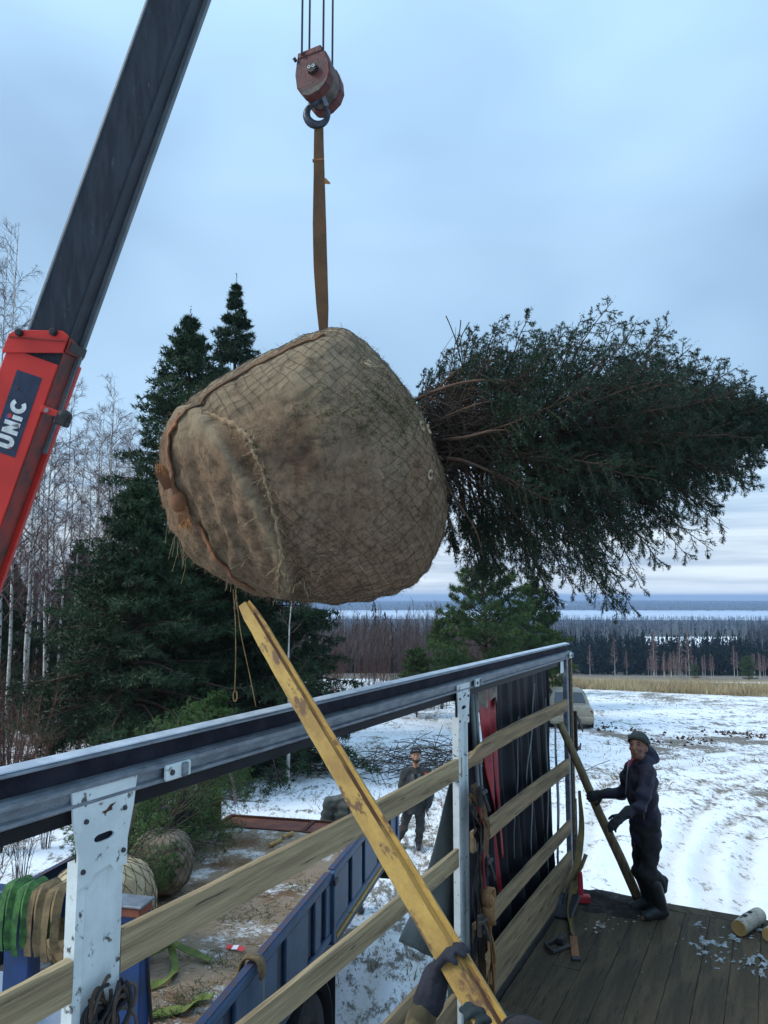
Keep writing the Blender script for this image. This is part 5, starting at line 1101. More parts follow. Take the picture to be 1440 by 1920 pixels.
b = MB(); b.tube([cc1 - AXL * 0.02 + YB * 0.01, cc1 + YB * 0.01], [0.024, 0.028], 12); ax_ = b.build('axle_nut', 'black_steel', kb)
for sx_ in (-0.011, 0.011):
    c = cc1 - AXL * 0.021 + YB * 0.014 + XB * sx_; MB().tube(crv(c, 0.0065, XB, YB, 0, 6.28, 14), 0.0018, 6).build('grease_ring', 'label_white', ax_)
b = MB(); b.prism([(-0.075, -0.065), (-0.03, -0.085), (0.03, -0.075), (0.075, -0.045), (0.06, -0.075), (0.02, -0.106), (-0.03, -0.116), (-0.063, -0.104)], cc1 - AXL * 0.0012, XB, YB, AXL, 0.001); b.build('grime', 'block_dirt', k1, fix=True)
# hook: shank, bowl, tip, safety latch
hb = P(597, 178, 3.80); hc = P(595, 213, 3.80); hx = V(1, 0, 0); R_ = 23 * px
shank = MB(); shank.tube([hb + ZV * 0.05, hb + ZV * 0.0, hb - ZV * 0.035], [0.028, 0.024, 0.024], 10); hkobj = shank.build('hook_shank', 'hook_steel', kb, sm=True)
pts = [hb + ZV * -0.02, hb + ZV * -0.045 + hx * -0.018] + [hc + hx * (math.cos(a) * R_ * 0.88) + ZV * (math.sin(a) * R_ * 0.92 - 0.004) for a in np.linspace(math.radians(128), math.radians(398), 20)] + [hc + hx * R_ * 0.93 + ZV * R_ * 0.95]
rads = [0.020, 0.018] + [0.0125 + 0.0085 * math.sin(math.pi * min(1, i / 15)) for i in range(16)] + [0.0125, 0.0115, 0.0105, 0.009] + [0.006]
MB().tube(pts, rads, 12, ell=(1, 1.0)).build('hook_bowl', 'hook_steel', kb, sm=True)
MB().beam(hb + hx * 0.018 + ZV * -0.005 + V(0, -0.02, 0), hc + hx * R_ * 0.80 + ZV * R_ * 0.55 + V(0, -0.012, 0), 0.012, 0.02, V(0, 1, 0)).build('latch', 'aluminium', kb, bev=0.003)
# ropes
for (a, e, t_) in ((562, (566, 96), 3.76), (577, (580, 92), 3.86), (607, (606, 98), 3.74), (621.5, (623, 128), 3.9)):
    bot = P(*e, t_); topz = th_.z
    o = MB().tube([bot - ZV * 0.02, V(bot.x, bot.y, topz)], 0.0052, 6).build('rope', 'steel_rope', kb)
# ------------------------------------------------------------------ hanging root ball and its spruce
TBALL = 3.85; BC = P(572, 888, TBALL); pxm = TBALL / 1440
RX = V(1, 0, 0); UY = RX.cross(FW).normalized()
sil = [(640, 624), (668, 634), (705, 668), (745, 712), (780, 765), (808, 828), (826, 885), (834, 945), (826, 1018), (806, 1066), (770, 1098), (700, 1120), (640, 1128), (580, 1128), (515, 1118), (455, 1104), (405, 1082), (352, 1040), (318, 985), (303, 930), (302, 880), (306, 835), (316, 803), (345, 772), (400, 730), (455, 698), (515, 666), (560, 648), (606, 628)]
sa = np.array([math.atan2(888 - y, x - 572) for x, y in sil]); sr = np.array([math.hypot(888 - y, x - 572) for x, y in sil]) * pxm
o_ = np.argsort(sa); sa, sr = sa[o_], sr[o_]; sa = np.concatenate([sa - 2 * np.pi, sa, sa + 2 * np.pi]); sr = np.tile(sr, 3)
ker = np.linspace(-0.06, 0.06, 5)
def Ssil(psi): return sum(np.interp(psi + k, sa, sr) for k in ker) / 5
DEP = 0.60; CN = np.array([-0.805, -0.457, -0.379]); CD = 0.42
def Rball(dl, detail=True):
    """dl (N,3) unit directions in ball axes (right, up, away)"""
    dl = np.asarray(dl, float); m = np.hypot(dl[:, 0], dl[:, 1]); S = Ssil(np.arctan2(dl[:, 1], dl[:, 0])); p = 2.25
    R = ((m / S) ** p + (np.abs(dl[:, 2]) / DEP) ** p) ** (-1 / p)
    q = dl * R[:, None]; e = q @ CN - CD
    front = np.clip(-dl[:, 2] * 1.6, 0, 1)
    R = R - 0.48 * np.clip(e, 0, 1) * front                                     # flattened underside of the ball
    R = R + 0.020 * np.exp(-(e / 0.022) ** 2) * (0.6 + 0.7 * vnoise(q * 16, 3)) * front - 0.026 * np.exp(-((e + 0.055) / 0.03) ** 2) * front   # hem roll and the crease beside it
    if detail:
        R = R + 0.009 * fbm(q * 4.5, 3, 1) + 0.009 * fbm(q * 15, 3, 2) - 0.003 * np.clip(1 - np.abs(vnoise(q * 6.5 + 2 * vnoise(q * 3, 71)[:, None], 72)) / 0.10, 0, 1) - 0.003 * np.clip(1 - np.abs(vnoise(q * 13 + 3, 73)) / 0.10, 0, 1)
        under = np.clip(e * 6, 0, 1) * front; ph = (q[:, 0] * 0.9 + q[:, 1] * 0.15) * 50 + 3.5 * vnoise(q * 3.5, 7)
        R = R + under * (0.012 * np.sin(ph) + 0.009 * vnoise(q * np.array([26, 7, 12]), 9))
        low = np.clip((-q[:, 1] - 0.25) * 3, 0, 1) * (1 - under)
        R = R + low * 0.006 * np.sin((q[:, 0] * 0.75 + q[:, 1] * 0.9) * 52 + 2 * vnoise(q * 4, 12))
    return R
def ball_pt(dl, off=0.0, detail=True):
    dl = unit(np.atleast_2d(np.asarray(dl, float))); q = dl * (Rball(dl, detail) + off)[:, None]
    return [BC + RX * float(a) + UY * float(b) + FW * float(c) for a, b, c in q]
def ball_dirs(pp_):
    """directions in ball axes of the front surface points seen at pixels"""
    pp_ = np.atleast_2d(np.asarray(pp_, float)); k = len(pp_); lo = np.full(k, 2.6); hi = np.full(k, TBALL); Bt = np.array([list(RX), list(UY), list(FW)]).T
    ray = np.array([list(P(a, b, 1.0) - Vector((0, 0, CAMZ))) for a, b in pp_]); o0 = np.array([0, 0, CAMZ]) - np.array(BC)
    for _ in range(24):
        md = (lo + hi) / 2; dv = (o0 + ray * md[:, None]) @ Bt; l = np.linalg.norm(dv, axis=1); outside = l > Rball(dv / np.maximum(l, 1e-9)[:, None], False)
        lo = np.where(outside, md, lo); hi = np.where(outside, hi, md)
    return unit((o0 + ray * hi[:, None]) @ Bt)
def ball_dir(px_, py_): return ball_dirs([(px_, py_)])[0]
rbt = empty('balled_spruce', BC - ZV * 0.95, 'large burlap-wrapped root ball with a dark bushy spruce, hanging sideways from the crane', 'balled tree')
NU, NVV = 320, 204
lon = np.linspace(0, 2 * np.pi, NU, endpoint=False); lat = np.linspace(-np.pi / 2, np.pi / 2, NVV)
LO, LA = np.meshgrid(lon, lat, indexing='ij'); dl = np.stack([np.cos(LA) * np.cos(LO), np.sin(LA), np.cos(LA) * np.sin(LO)], -1).reshape(-1, 3); R = Rball(dl)
q = dl * R[:, None]; Bm = np.array([list(RX), list(UY), list(FW)]); wv = q @ Bm + np.array(BC)
ix = np.arange(NU * NVV).reshape(NU, NVV); nx = np.roll(ix, -1, 0); qd = np.stack([ix[:, :-1], ix[:, 1:], nx[:, 1:], nx[:, :-1]], -1).reshape(-1, 4)
me = np_mesh('root_ball', wv, qd); smooth(me)
e_ = q @ CN - CD; front = np.clip(-dl[:, 2] * 1.6, 0, 1)
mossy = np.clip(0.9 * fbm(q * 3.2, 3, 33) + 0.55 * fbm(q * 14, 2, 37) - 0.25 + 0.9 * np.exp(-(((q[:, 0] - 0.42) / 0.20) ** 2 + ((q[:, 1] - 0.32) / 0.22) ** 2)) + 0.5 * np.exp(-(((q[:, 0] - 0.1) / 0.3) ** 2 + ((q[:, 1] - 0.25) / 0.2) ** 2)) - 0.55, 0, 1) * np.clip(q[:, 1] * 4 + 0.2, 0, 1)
pale = np.clip(np.clip((q[:, 1] - 0.12) * 2.0 + 0.55 * fbm(q * 2.5, 3, 41), 0, 1) + 1.0 * np.exp(-(((q[:, 0] + 0.42) / 0.14) ** 2 + ((q[:, 1] - 0.24) / 0.09) ** 2)) + 0.9 * np.exp(-(e_ / 0.02) ** 2) * front, 0, 1)  # light from above painted into the upper half; hem and patch are pale cloth
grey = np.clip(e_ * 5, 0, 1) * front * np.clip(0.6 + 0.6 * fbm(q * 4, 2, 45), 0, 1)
dirt = np.clip(0.9 * np.exp(-(((q[:, 0] + 0.0) / 0.22) ** 2 + ((q[:, 1] - 0.06) / 0.13) ** 2)) * (0.6 + 0.6 * fbm(q * 8, 3, 47)) + np.clip(fbm(q * 5, 4, 49) - 0.45, 0, 1) + 1.0 * np.exp(-((e_ + 0.06) / 0.035) ** 2) * front * np.clip(0.5 + fbm(q * 6, 2, 5), 0, 1) * 0.7 + 0.45 * np.clip(1 - np.abs(vnoise(q * 6.5 + 2 * vnoise(q * 3, 71)[:, None], 72)) / 0.12, 0, 1) + 0.45 * np.clip(1 - np.abs(vnoise(q * 13 + 3, 73)) / 0.12, 0, 1), 0, 1)  # dirt patches, plus shade painted into the creases and beside the hem
ca = me.color_attributes.new('wear_and_shade', 'FLOAT_COLOR', 'POINT'); ca.data.foreach_set('color', np.stack([mossy, pale, grey, dirt], -1).astype(np.float32).ravel())  # moss, painted top light, grey cloth, dirt with painted crease shade
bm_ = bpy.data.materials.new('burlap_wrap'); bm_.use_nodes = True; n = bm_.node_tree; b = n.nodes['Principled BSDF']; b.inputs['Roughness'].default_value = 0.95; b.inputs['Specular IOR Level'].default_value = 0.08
tcn = nd('ShaderNodeTexCoord'); at = nd('ShaderNodeAttribute', attribute_name='wear_and_shade'); sx = nd('ShaderNodeSeparateColor'); n.links.new(at.outputs['Color'], sx.inputs[0])
def rng(s, a, b):
    x = nd('ShaderNodeMapRange'); x.inputs[1].default_value = a; x.inputs[2].default_value = b; n.links.new(s, x.inputs[0]); return x.outputs[0]
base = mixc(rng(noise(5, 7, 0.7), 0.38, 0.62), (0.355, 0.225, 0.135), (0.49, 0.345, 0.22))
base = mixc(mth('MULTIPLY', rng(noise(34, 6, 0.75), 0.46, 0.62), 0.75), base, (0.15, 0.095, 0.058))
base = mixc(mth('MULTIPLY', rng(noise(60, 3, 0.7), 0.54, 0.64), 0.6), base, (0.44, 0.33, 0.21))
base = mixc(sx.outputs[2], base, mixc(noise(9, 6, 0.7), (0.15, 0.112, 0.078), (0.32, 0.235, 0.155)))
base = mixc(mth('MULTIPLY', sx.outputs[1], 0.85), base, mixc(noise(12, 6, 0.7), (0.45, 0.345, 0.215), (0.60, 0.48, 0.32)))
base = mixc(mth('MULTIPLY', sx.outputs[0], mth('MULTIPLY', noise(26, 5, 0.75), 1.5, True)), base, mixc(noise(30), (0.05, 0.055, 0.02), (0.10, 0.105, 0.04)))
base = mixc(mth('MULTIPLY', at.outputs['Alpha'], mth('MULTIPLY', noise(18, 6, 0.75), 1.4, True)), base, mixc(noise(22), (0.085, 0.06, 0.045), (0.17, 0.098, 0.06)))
n.links.new(base, b.inputs['Base Color'])
# weave: fine crossed threads
wv1 = nd('ShaderNodeTexWave', wave_type='BANDS', bands_direction='Z'); wv1.inputs['Scale'].default_value = 62; wv1.inputs['Distortion'].default_value = 3.5; wv1.inputs['Detail'].default_value = 2; wv1.inputs['Detail Scale'].default_value = 2; n.links.new(tcn.outputs['Object'], wv1.inputs[0])
wv2 = nd('ShaderNodeTexWave', wave_type='BANDS', bands_direction='X'); wv2.inputs['Scale'].default_value = 58; wv2.inputs['Distortion'].default_value = 3.5; wv2.inputs['Detail'].default_value = 2; n.links.new(tcn.outputs['Object'], wv2.inputs[0])
hgt = mth('ADD', mth('ADD', mth('MULTIPLY', wv1.outputs['Fac'], 0.35), mth('MULTIPLY', wv2.outputs['Fac'], 0.3)), mth('MULTIPLY', noise(28, 7, 0.75), 2.2))
bp = nd('ShaderNodeBump'); bp.inputs['Strength'].default_value = 1.0; bp.inputs['Distance'].default_value = 0.016; n.links.new(hgt, bp.inputs['Height']); n.links.new(bp.outputs[0], b.inputs['Normal'])
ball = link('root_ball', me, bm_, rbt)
# wire net: staggered cells, rows round the vertical axis gathered at the top
rg = np.random.default_rng(12); rows = 60; cols = 50; bag = Bag(); lat_r = np.linspace(1.47, -1.35, rows)
def jdir(lat, lon): return np.stack([np.cos(lat) * np.cos(lon), np.sin(lat), np.cos(lat) * np.sin(lon)], -1)
lonj = rg.normal(size=(rows, cols * 2)) * 0.008; latj = rg.normal(size=(rows, cols * 2)) * 0.006
segs = []
for i in range(rows):
    for j in range(cols * 2):
        l0 = lat_r[i]; segs.append((l0 + latj[i, j], 2 * math.pi * j / (cols * 2) + lonj[i, j] + 0.35 * lat_r[i] ** 2 * 0.3))
sg = np.array(segs).reshape(rows, cols * 2, 2); A0, A1 = [], []
for i in range(rows):
    if i < rows - 1:
        par_ = np.where((np.arange(cols * 2) + i) % 2 == 0)[0]
        for dj in (-1, 1):
            t_ = par_ + dj; A0.append(sg[i][par_]); A1.append(sg[i + 1][t_ % (cols * 2)] + np.where(t_ < 0, -1, np.where(t_ >= cols * 2, 1, 0))[:, None] * np.array([[0, 2 * np.pi]]))
A0, A1 = np.concatenate(A0), np.concatenate(A1)
t = np.linspace(0, 1, 4)[None, :, None]; ll = A0[:, None] * (1 - t) + A1[:, None] * t; dd = jdir(ll[..., 0], ll[..., 1]); sh_ = dd.shape; dd = dd.reshape(-1, 3)
q = (dd * (Rball(dd) + 0.0035)[:, None]); hide = vnoise(q * 3.0, 55).reshape(sh_[0], -1).mean(1); e2 = (q @ CN - CD).reshape(sh_[0], -1).mean(1); yy_ = q[:, 1].reshape(sh_[0], -1).mean(1)
keep = (e2 < -0.02) & (hide < 0.25 + 1.3 * (np.abs(yy_ - 0.0) - 0.12)) & (rg.random(sh_[0]) > 0.04)
pl = (q @ Bm + np.array(BC)).reshape(sh_)[keep]
bag.add(*np_tubes(pl, np.full(pl.shape[:2], 0.0010), 3)); o = link('wire_net', bag.mesh('wire_net'), 'net', rbt); tag(o, kind='stuff')
# hem: frayed burlap edge where the bottom cloth is folded over
hem = []
for k in np.linspace(0, 1, 70):
    pxk = np.interp(k, [0, 0.18, 0.32, 0.5, 0.7, 0.85, 1], [392, 440, 468, 496, 519, 527, 520]); pyk = np.interp(k, [0, 0.18, 0.32, 0.5, 0.7, 0.85, 1], [775, 795, 822, 895, 985, 1050, 1116]); hem.append((pxk + rnd.uniform(-2, 2), pyk))
hem = ball_dirs(hem); hp = ball_pt(hem, 0.006); b = MB(); v = []
for i, p in enumerate(hp):
    nrm = (p - BC).normalized(); t_ = (hp[min(i + 1, 69)] - hp[max(i - 1, 0)]).normalized(); sd = t_.cross(nrm); w_ = 0.010 * (0.4 + 0.9 * rnd.random()) * (1.8 if i < 22 else 1)
    v += [p - sd * w_ - nrm * 0.012, p - sd * w_ * 0.3 + nrm * 0.010 * rnd.random(), p + sd * w_ * 0.4 + nrm * 0.012 * rnd.random(), p + sd * w_ * (0.7 + rnd.random() * 0.6) - nrm * 0.006]
b.add(v, [(4 * i + j, 4 * i + j + 1, 4 * i + 5 + j, 4 * i + 4 + j) for i in range(69) for j in range(3)]); hemo = b.build('hem', 'burlap_hem', rbt, sm=True)
# loose threads: hem fringe, fuzz on the silhouette, dry straw caught in the net
def threads(dirs, n_each, lmin, lmax, rad_, mat, name, droop, seed, tang=1.0):
    rg = np.random.default_rng(seed); base_d = unit(np.repeat(dirs, n_each, 0) + rg.normal(size=(len(dirs) * n_each, 3)) * 0.02); r = Rball(base_d) + 0.004; q0 = base_d * r[:, None]
    d = unit(rg.normal(size=base_d.shape) * tang + base_d * 0.55 + np.array([0, -droop, 0])); l = lmin + (lmax - lmin) * rg.random(len(d)) ** 2; s = np.linspace(0, 1, 4)[None, :, None]
    pl = q0[:, None] + d[:, None] * s * l[:, None, None] + np.array([0, -droop, 0]) * s * s * l[:, None, None] * 0.6 + rg.normal(size=(len(d), 4, 3)) * 0.10 * l[:, None, None] * s
    # keep threads outside the ball
    un = unit(pl.reshape(-1, 3)); rr2 = Rball(un) + 0.003; ln = np.linalg.norm(pl.reshape(-1, 3), axis=1); pl = (un * np.maximum(ln, rr2)[:, None]).reshape(pl.shape)
    bag = Bag(); bag.add(*np_tubes((pl.reshape(-1, 3) @ Bm + np.array(BC)).reshape(pl.shape), np.full(pl.shape[:2], rad_), 3)); return tag(link(name, bag.mesh(name), mat, rbt), kind='stuff')
threads(hem[20:], 5, 0.01, 0.06, 0.0010, 'burlap_pale', 'hem_fringe', 0.3, 1)
rim = np.stack([np.cos(np.linspace(0, 2 * np.pi, 520)), np.sin(np.linspace(0, 2 * np.pi, 520)), np.random.default_rng(3).normal(size=520) * 0.25], -1)
threads(unit(rim), 5, 0.006, 0.035, 0.0007, 'burlap_hem', 'cloth_fuzz', 0.2, 2, 0.8)
rg = np.random.default_rng(4); dm = ball_dirs([(rg.normal() * 45 + 745, rg.normal() * 50 + 755) for _ in range(110)] + [(rg.normal() * 60 + 620, rg.normal() * 30 + 780) for _ in range(50)])
threads(dm, 6, 0.008, 0.028, 0.0011, 'moss', 'moss_sprigs', 0.1, 5)
dm = ball_dirs([(rg.normal() * 30 + 670, rg.normal() * 40 + 715) for _ in range(16)] + [(rg.normal() * 50 + 580, rg.normal() * 22 + 1075) for _ in range(26)] + [(rg.uniform(330, 780), rg.uniform(720, 1060)) for _ in range(26)])
threads(dm, 2, 0.02, 0.09, 0.0011, 'burlap_pale', 'dry_straw', 0.1, 6, 1.3)
dm = ball_dirs([(x, y) for x, y in ((335, 1020), (350, 1035), (325, 1005), (440, 1090), (318, 960), (430, 1085))])
threads(dm, 3, 0.03, 0.10, 0.0010, 'burlap_pale', 'loose_thread', 1.6, 8, 0.4)
# torn cloth knot on the right shoulder
b = MB()
for (px_, py_) in ((800, 890), (788, 800), (800, 806), (690, 680)):
    c = ball_pt([ball_dir(px_, py_)], 0.004)[0]; nr = (c - BC).normalized(); b.tube(crv(c, 0.018, nr.orthogonal().normalized(), nr.cross(nr.orthogonal()).normalized(), 0, 5.6, 12), [0.006 + 0.003 * math.sin(i) for i in range(12)], 6)
b.build('cloth_knot', 'burlap_pale', rbt, sm=True)

# ------------------------------------------------------------------ lifting sling
sg_ = empty('lifting_sling', P(605, 632, TBALL), 'worn orange-brown webbing sling from hook to root ball, knotted on the lower left', 'sling')
top = P(597, 236, 3.80); path = [top + V(0, 0.0, 0.02), P(597, 262, 3.795), P(598, 330, 3.79), P(599, 420, 3.80), P(601, 500, 3.81), P(604, 570, 3.83), P(606, 632, 3.85)]
w_ = [0.040, 0.044, 0.052, 0.066, 0.068, 0.060, 0.034]; pts = bez(path, 5); ww = list(np.interp(np.linspace(0, 6, len(pts)), range(7), w_))
MB().strap(pts, [V(0.25 * math.sin(i * 0.12), -1, 0.1) for i in range(len(pts))], ww, 0.012).build('sling_leg', 'webbing_brown', sg_)
MB().strap([p + V(0.004, 0.05, 0) for p in pts], [V(-0.5, -1, 0.1)] * len(pts), [k * 0.85 for k in ww], 0.010).build('sling_leg', 'webbing_brown', sg_)
MB().strap([P(597, 300, 3.79), P(597, 302, 3.785)], V(0, -1, 0), 0.058, 0.014).build('sling_seam', 'webbing_orange', sg_)
MB().strap([P(607, 338, 3.80), P(612, 341, 3.80), P(619, 344, 3.80)], V(0, -1, 0.3), [0.035, 0.025, 0.006], 0.004).build('torn_flap', 'webbing_frayed', sg_)
def along_ball(pxs, wd, mat, name, off=0.009, th=0.008):
    dirs = ball_dirs(pxs); pts = ball_pt(dirs, off, False); pts = bez(pts, 6); un = unit(np.array([[(p - BC).dot(RX), (p - BC).dot(UY), (p - BC).dot(FW)] for p in pts])); pts = ball_pt(un, off)
    MB().strap(pts, [(p - BC) for p in pts], wd if not hasattr(wd, '__len__') else list(np.interp(np.linspace(0, 1, len(pts)), np.linspace(0, 1, len(wd)), wd)), th).build(name, mat, sg_); return pts
along_ball([(606, 630), (560, 650), (515, 669), (455, 701), (400, 733), (346, 775), (325, 800)], [0.022, 0.022, 0.02, 0.02, 0.02, 0.025], 'webbing_brown', 'sling_over_top')
along_ball([(340, 782), (322, 806), (319, 840), (326, 880), (333, 905)], [0.04, 0.045, 0.055, 0.05, 0.05], 'webbing_orange', 'sling_side')
along_ball([(333, 898), (342, 935), (356, 965)], [0.05, 0.06, 0.055], 'webbing_orange', 'sling_knot_lead', 0.014, 0.014)
kc = ball_pt([ball_dir(345, 938)], 0.03)[0]; b = MB(); b.ball(kc, (0.040, 0.034, 0.052)); b.build('sling_knot', 'webbing_orange', sg_, sm=True)
along_ball([(368, 985), (385, 1012), (405, 1038), (430, 1070), (455, 1092), (474, 1106)], [0.05, 0.045, 0.045, 0.045, 0.05], 'webbing_orange', 'sling_lower', 0.006, 0.008)
def frayed(tip_px, root_px, name):
    r0 = ball_pt([ball_dir(*root_px)], 0.03)[0]; k = (r0 - V(0, 0, CAMZ)).dot(FW); t0 = P(*tip_px, k - 0.03); b = MB(); b.strap([r0, r0.lerp(t0, 0.5) + V(0, -0.01, 0.005), t0], V(0.2, -1, 0.2), [0.040, 0.048, 0.062], 0.012); o = b.build(name, 'webbing_orange', sg_)
    b = MB(); d = (t0 - r0).normalized()
    for i in range(60):
        s0 = t0 + V(rnd.uniform(-0.026, 0.026), rnd.uniform(-0.006, 0.006), rnd.uniform(-0.02, 0.02)); b.tube([s0 - d * 0.01, s0 + d * rnd.uniform(0.01, 0.022) + V(rnd.uniform(-1, 1), rnd.uniform(-1, 1), rnd.uniform(-1, 1)) * 0.007], 0.0018, 4)
    b.build('frayed_end', 'webbing_frayed', o)
frayed((303, 884), (334, 914), 'sling_tail'); frayed((347, 980), (352, 952), 'sling_tail')
# thin twine hanging below the ball
for pxs, lab in ((((437, 1105), (441, 1160), (442, 1230), (440, 1296)), 'thin pale twine with looped end dangling under the root ball'), (((443, 1118), (452, 1190), (467, 1260), (480, 1325)), 'thin slack twine hanging under the root ball beside the looped one')):
    pts = bez([P(x, y, 3.62) for x, y in pxs], 6); b = MB(); b.tube(pts, 0.0022, 5)
    if 'looped' in lab and 'beside' not in lab: b.tube(crv(P(441, 1305, 3.62), 0.018, V(0.5, 0, 0), ZV * 1.4, 1.57, 7.6, 14), 0.003, 5)
    tag(b.build('twine', 'straw', loc=pts[0]), lab, 'twine')

# ------------------------------------------------------------------ spruce growing from the ball, lying in the air
t0 = P(800, 852, 4.02); t1 = P(1440, 795, 5.15); TA = (t1 - t0).normalized(); LT = (t1 - t0).length + 0.38
tX = TA.cross(ZV).normalized(); tY = TA.cross(tX).normalized(); XF = Matrix((( tX.x, tY.x, TA.x, t0.x), (tX.y, tY.y, TA.y, t0.y), (tX.z, tY.z, TA.z, t0.z), (0, 0, 0, 1)))
gl = XF.to_3x3().transposed() @ V(0, 0, -1); rg = np.random.default_rng(14)
prof = lambda h: float(np.interp(h, [0, 0.04, 0.10, 0.22, 0.36, 0.50, 0.62, 0.74, 0.85, 1.0], [0.78, 0.92, 1.0, 1.0, 0.90, 0.70, 0.50, 0.30, 0.16, 0.05]))
wd, lf = conifer(rg, LT, 0.74, 46, 11, prof, lambda h: 0.34 + 0.35 * h, lambda h: -0.05, 17, 5, 17, 0.019, 0.0042, shoot_len=0.44, h0=0.0, bare=lambda h: max(0.15, 0.55 - 2.0 * h), grav=tuple(gl), gsag=0.17, tw_bare=0.08, side_hang=0.34, dist=1.1, tight=0.5, spread=0.72)
MB().tube([t0 - TA * 0.35, t0, t0 + TA * LT * 0.5, t0 + TA * LT], [0.062, 0.052, 0.03, 0.006], 10).build('trunk', 'bark_spruce', rbt, sm=True)
me = wd.mesh('branches'); me.transform(XF); link('branches', me, 'bark_spruce', rbt); me = lf.mesh('needles'); me.transform(XF); o = link('needles', me, 'needle_dark', rbt); tag(o, kind='stuff')
print('hanging needles', len(me.polygons))
# thick bare lower limbs bowed along the tree, and the dry twig tangle between them
limbs_px = [[(775, 752, 3.98), (830, 728, 3.85), (890, 714, 3.80), (955, 716, 3.84), (985, 745, 3.9)], [(818, 826, 3.95), (870, 820, 3.75), (920, 808, 3.72), (968, 806, 3.75)], [(820, 858, 3.95), (870, 864, 3.78), (930, 890, 3.75), (970, 915, 3.78)], [(800, 800, 3.98), (850, 775, 3.85), (905, 755, 3.80), (968, 748, 3.82)], [(825, 880, 4.0), (850, 930, 3.85), (890, 990, 3.85), (905, 1040, 3.9)], [(790, 770, 4.1), (850, 700, 4.05), (930, 668, 4.0)]]
for i, l in enumerate(limbs_px):
    pts = bez([P(*p) for p in l], 6); k = len(pts); MB().tube(pts, [(0.011 if i < 3 else 0.008) * (1 - 0.85 * j / k) for j in range(k)], 8).build('bare_limb', 'limb_bare', rbt, sm=True)
K = 560; rg = np.random.default_rng(15); bag = Bag(); s = np.linspace(0, 1, 7)[None, :, None]
q0 = np.array([list(P(rg.uniform(790, 850), rg.uniform(720, 900), rg.uniform(3.85, 4.35))) for _ in range(K)]); q1 = np.array([list(P(rg.normal() * 60 + 930, rg.normal() * 70 + 815, rg.uniform(3.75, 4.5))) for _ in range(K)])
bow = rg.normal(size=(K, 3)) * 0.085; pl = q0[:, None] * (1 - s) + q1[:, None] * s + bow[:, None] * (s * (1 - s) * 2.2) + rg.normal(size=(K, 7, 3)) * 0.010
bag.add(*np_tubes(pl, np.full((K, 7), 0.0024) * np.linspace(1.2, 0.5, 7), 3)); tag(link('dry_twigs', bag.mesh('dry_twigs'), 'twig_dry', rbt), kind='stuff')
# wispy dead stems sticking up behind the ball
b = MB()
for pxs in (((858, 650), (846, 615), (836, 592)), ((858, 650), (862, 620), (864, 600)), ((864, 640), (872, 618), (880, 604))):
    b.tube(bez([P(x, y, 4.3) for x, y in ((870, 700),) + pxs], 4), 0.0032, 5)
b.build('dead_stem', 'twig_dry', rbt)
# ------------------------------------------------------------------ blue lorry beside ours
AXB = (TV, QV, ZV); BZ = 1.25
bl_ = empty('blue_lorry', TR(6.5, 3.25, 0), 'blue drop-side lorry bed littered with straw and snow, standing alongside', 'lorry')
MB().box(TR(6.5, 3.25, BZ - 0.09), (5.9, 2.40, 0.16), AXB).build('bed_frame', 'blue_dark', bl_)
MB().box(TR(6.2, 3.25, 0.85), (7.0, 0.9, 0.25), AXB).build('chassis', 'black_steel', bl_)
# littered floor: low relief
K1, K2 = 120, 60; a = np.array([(i / K1, j / K2) for i in range(K1 + 1) for j in range(K2 + 1)]); Tt = 3.62 + 5.86 * a[:, 0]; Qq = 2.06 + 2.38 * a[:, 1]
zz = BZ + 0.012 + 0.018 * np.abs(fbm(np.stack([Tt * 2.2, Qq * 2.2, Tt * 0], -1), 4, 3)); w3 = np.array([list(TR(t_, q_, 0)) for t_, q_ in zip(Tt, Qq)]); w3[:, 2] = zz
ix = np.arange((K1 + 1) * (K2 + 1)).reshape(K1 + 1, K2 + 1); me = np_mesh('bed_floor', w3, np.stack([ix[:-1, :-1], ix[:-1, 1:], ix[1:, 1:], ix[1:, :-1]], -1).reshape(-1, 4)[:, ::-1]); smooth(me)
lm = bpy.data.materials.new('litter'); lm.use_nodes = True; n = lm.node_tree; b = n.nodes['Principled BSDF']; b.inputs['Roughness'].default_value = 0.95; tcn = nd('ShaderNodeTexCoord')
c_ = mixc(noise(7, 8, 0.75), (0.23, 0.17, 0.115), (0.40, 0.30, 0.20)); c_ = mixc(mth('MULTIPLY', noise(45, 5, 0.7), 0.6, True), c_, (0.07, 0.052, 0.038))
r1 = nd('ShaderNodeMapRange'); r1.inputs[1].default_value = 0.56; r1.inputs[2].default_value = 0.64; n.links.new(noise(1.3, 4, 0.6), r1.inputs[0]); c_ = mixc(mth('MULTIPLY', r1.outputs[0], 0.85), c_, mixc(noise(60, 4), (0.19, 0.095, 0.04), (0.10, 0.05, 0.025)))
r2 = nd('ShaderNodeMapRange'); r2.inputs[1].default_value = 0.525; r2.inputs[2].default_value = 0.61; n.links.new(mth('ADD', mth('MULTIPLY', noise(2.1, 8, 0.72), 0.75), mth('MULTIPLY', noise(22, 5, 0.7), 0.25)), r2.inputs[0]); c_ = mixc(r2.outputs[0], c_, (0.62, 0.62, 0.61))
n.links.new(c_, b.inputs['Base Color']); bp = nd('ShaderNodeBump'); bp.inputs['Strength'].default_value = 0.8; bp.inputs['Distance'].default_value = 0.02; n.links.new(noise(40, 6, 0.7), bp.inputs['Height']); n.links.new(bp.outputs[0], b.inputs['Normal'])
link('bed_floor', me, lm, bl_)
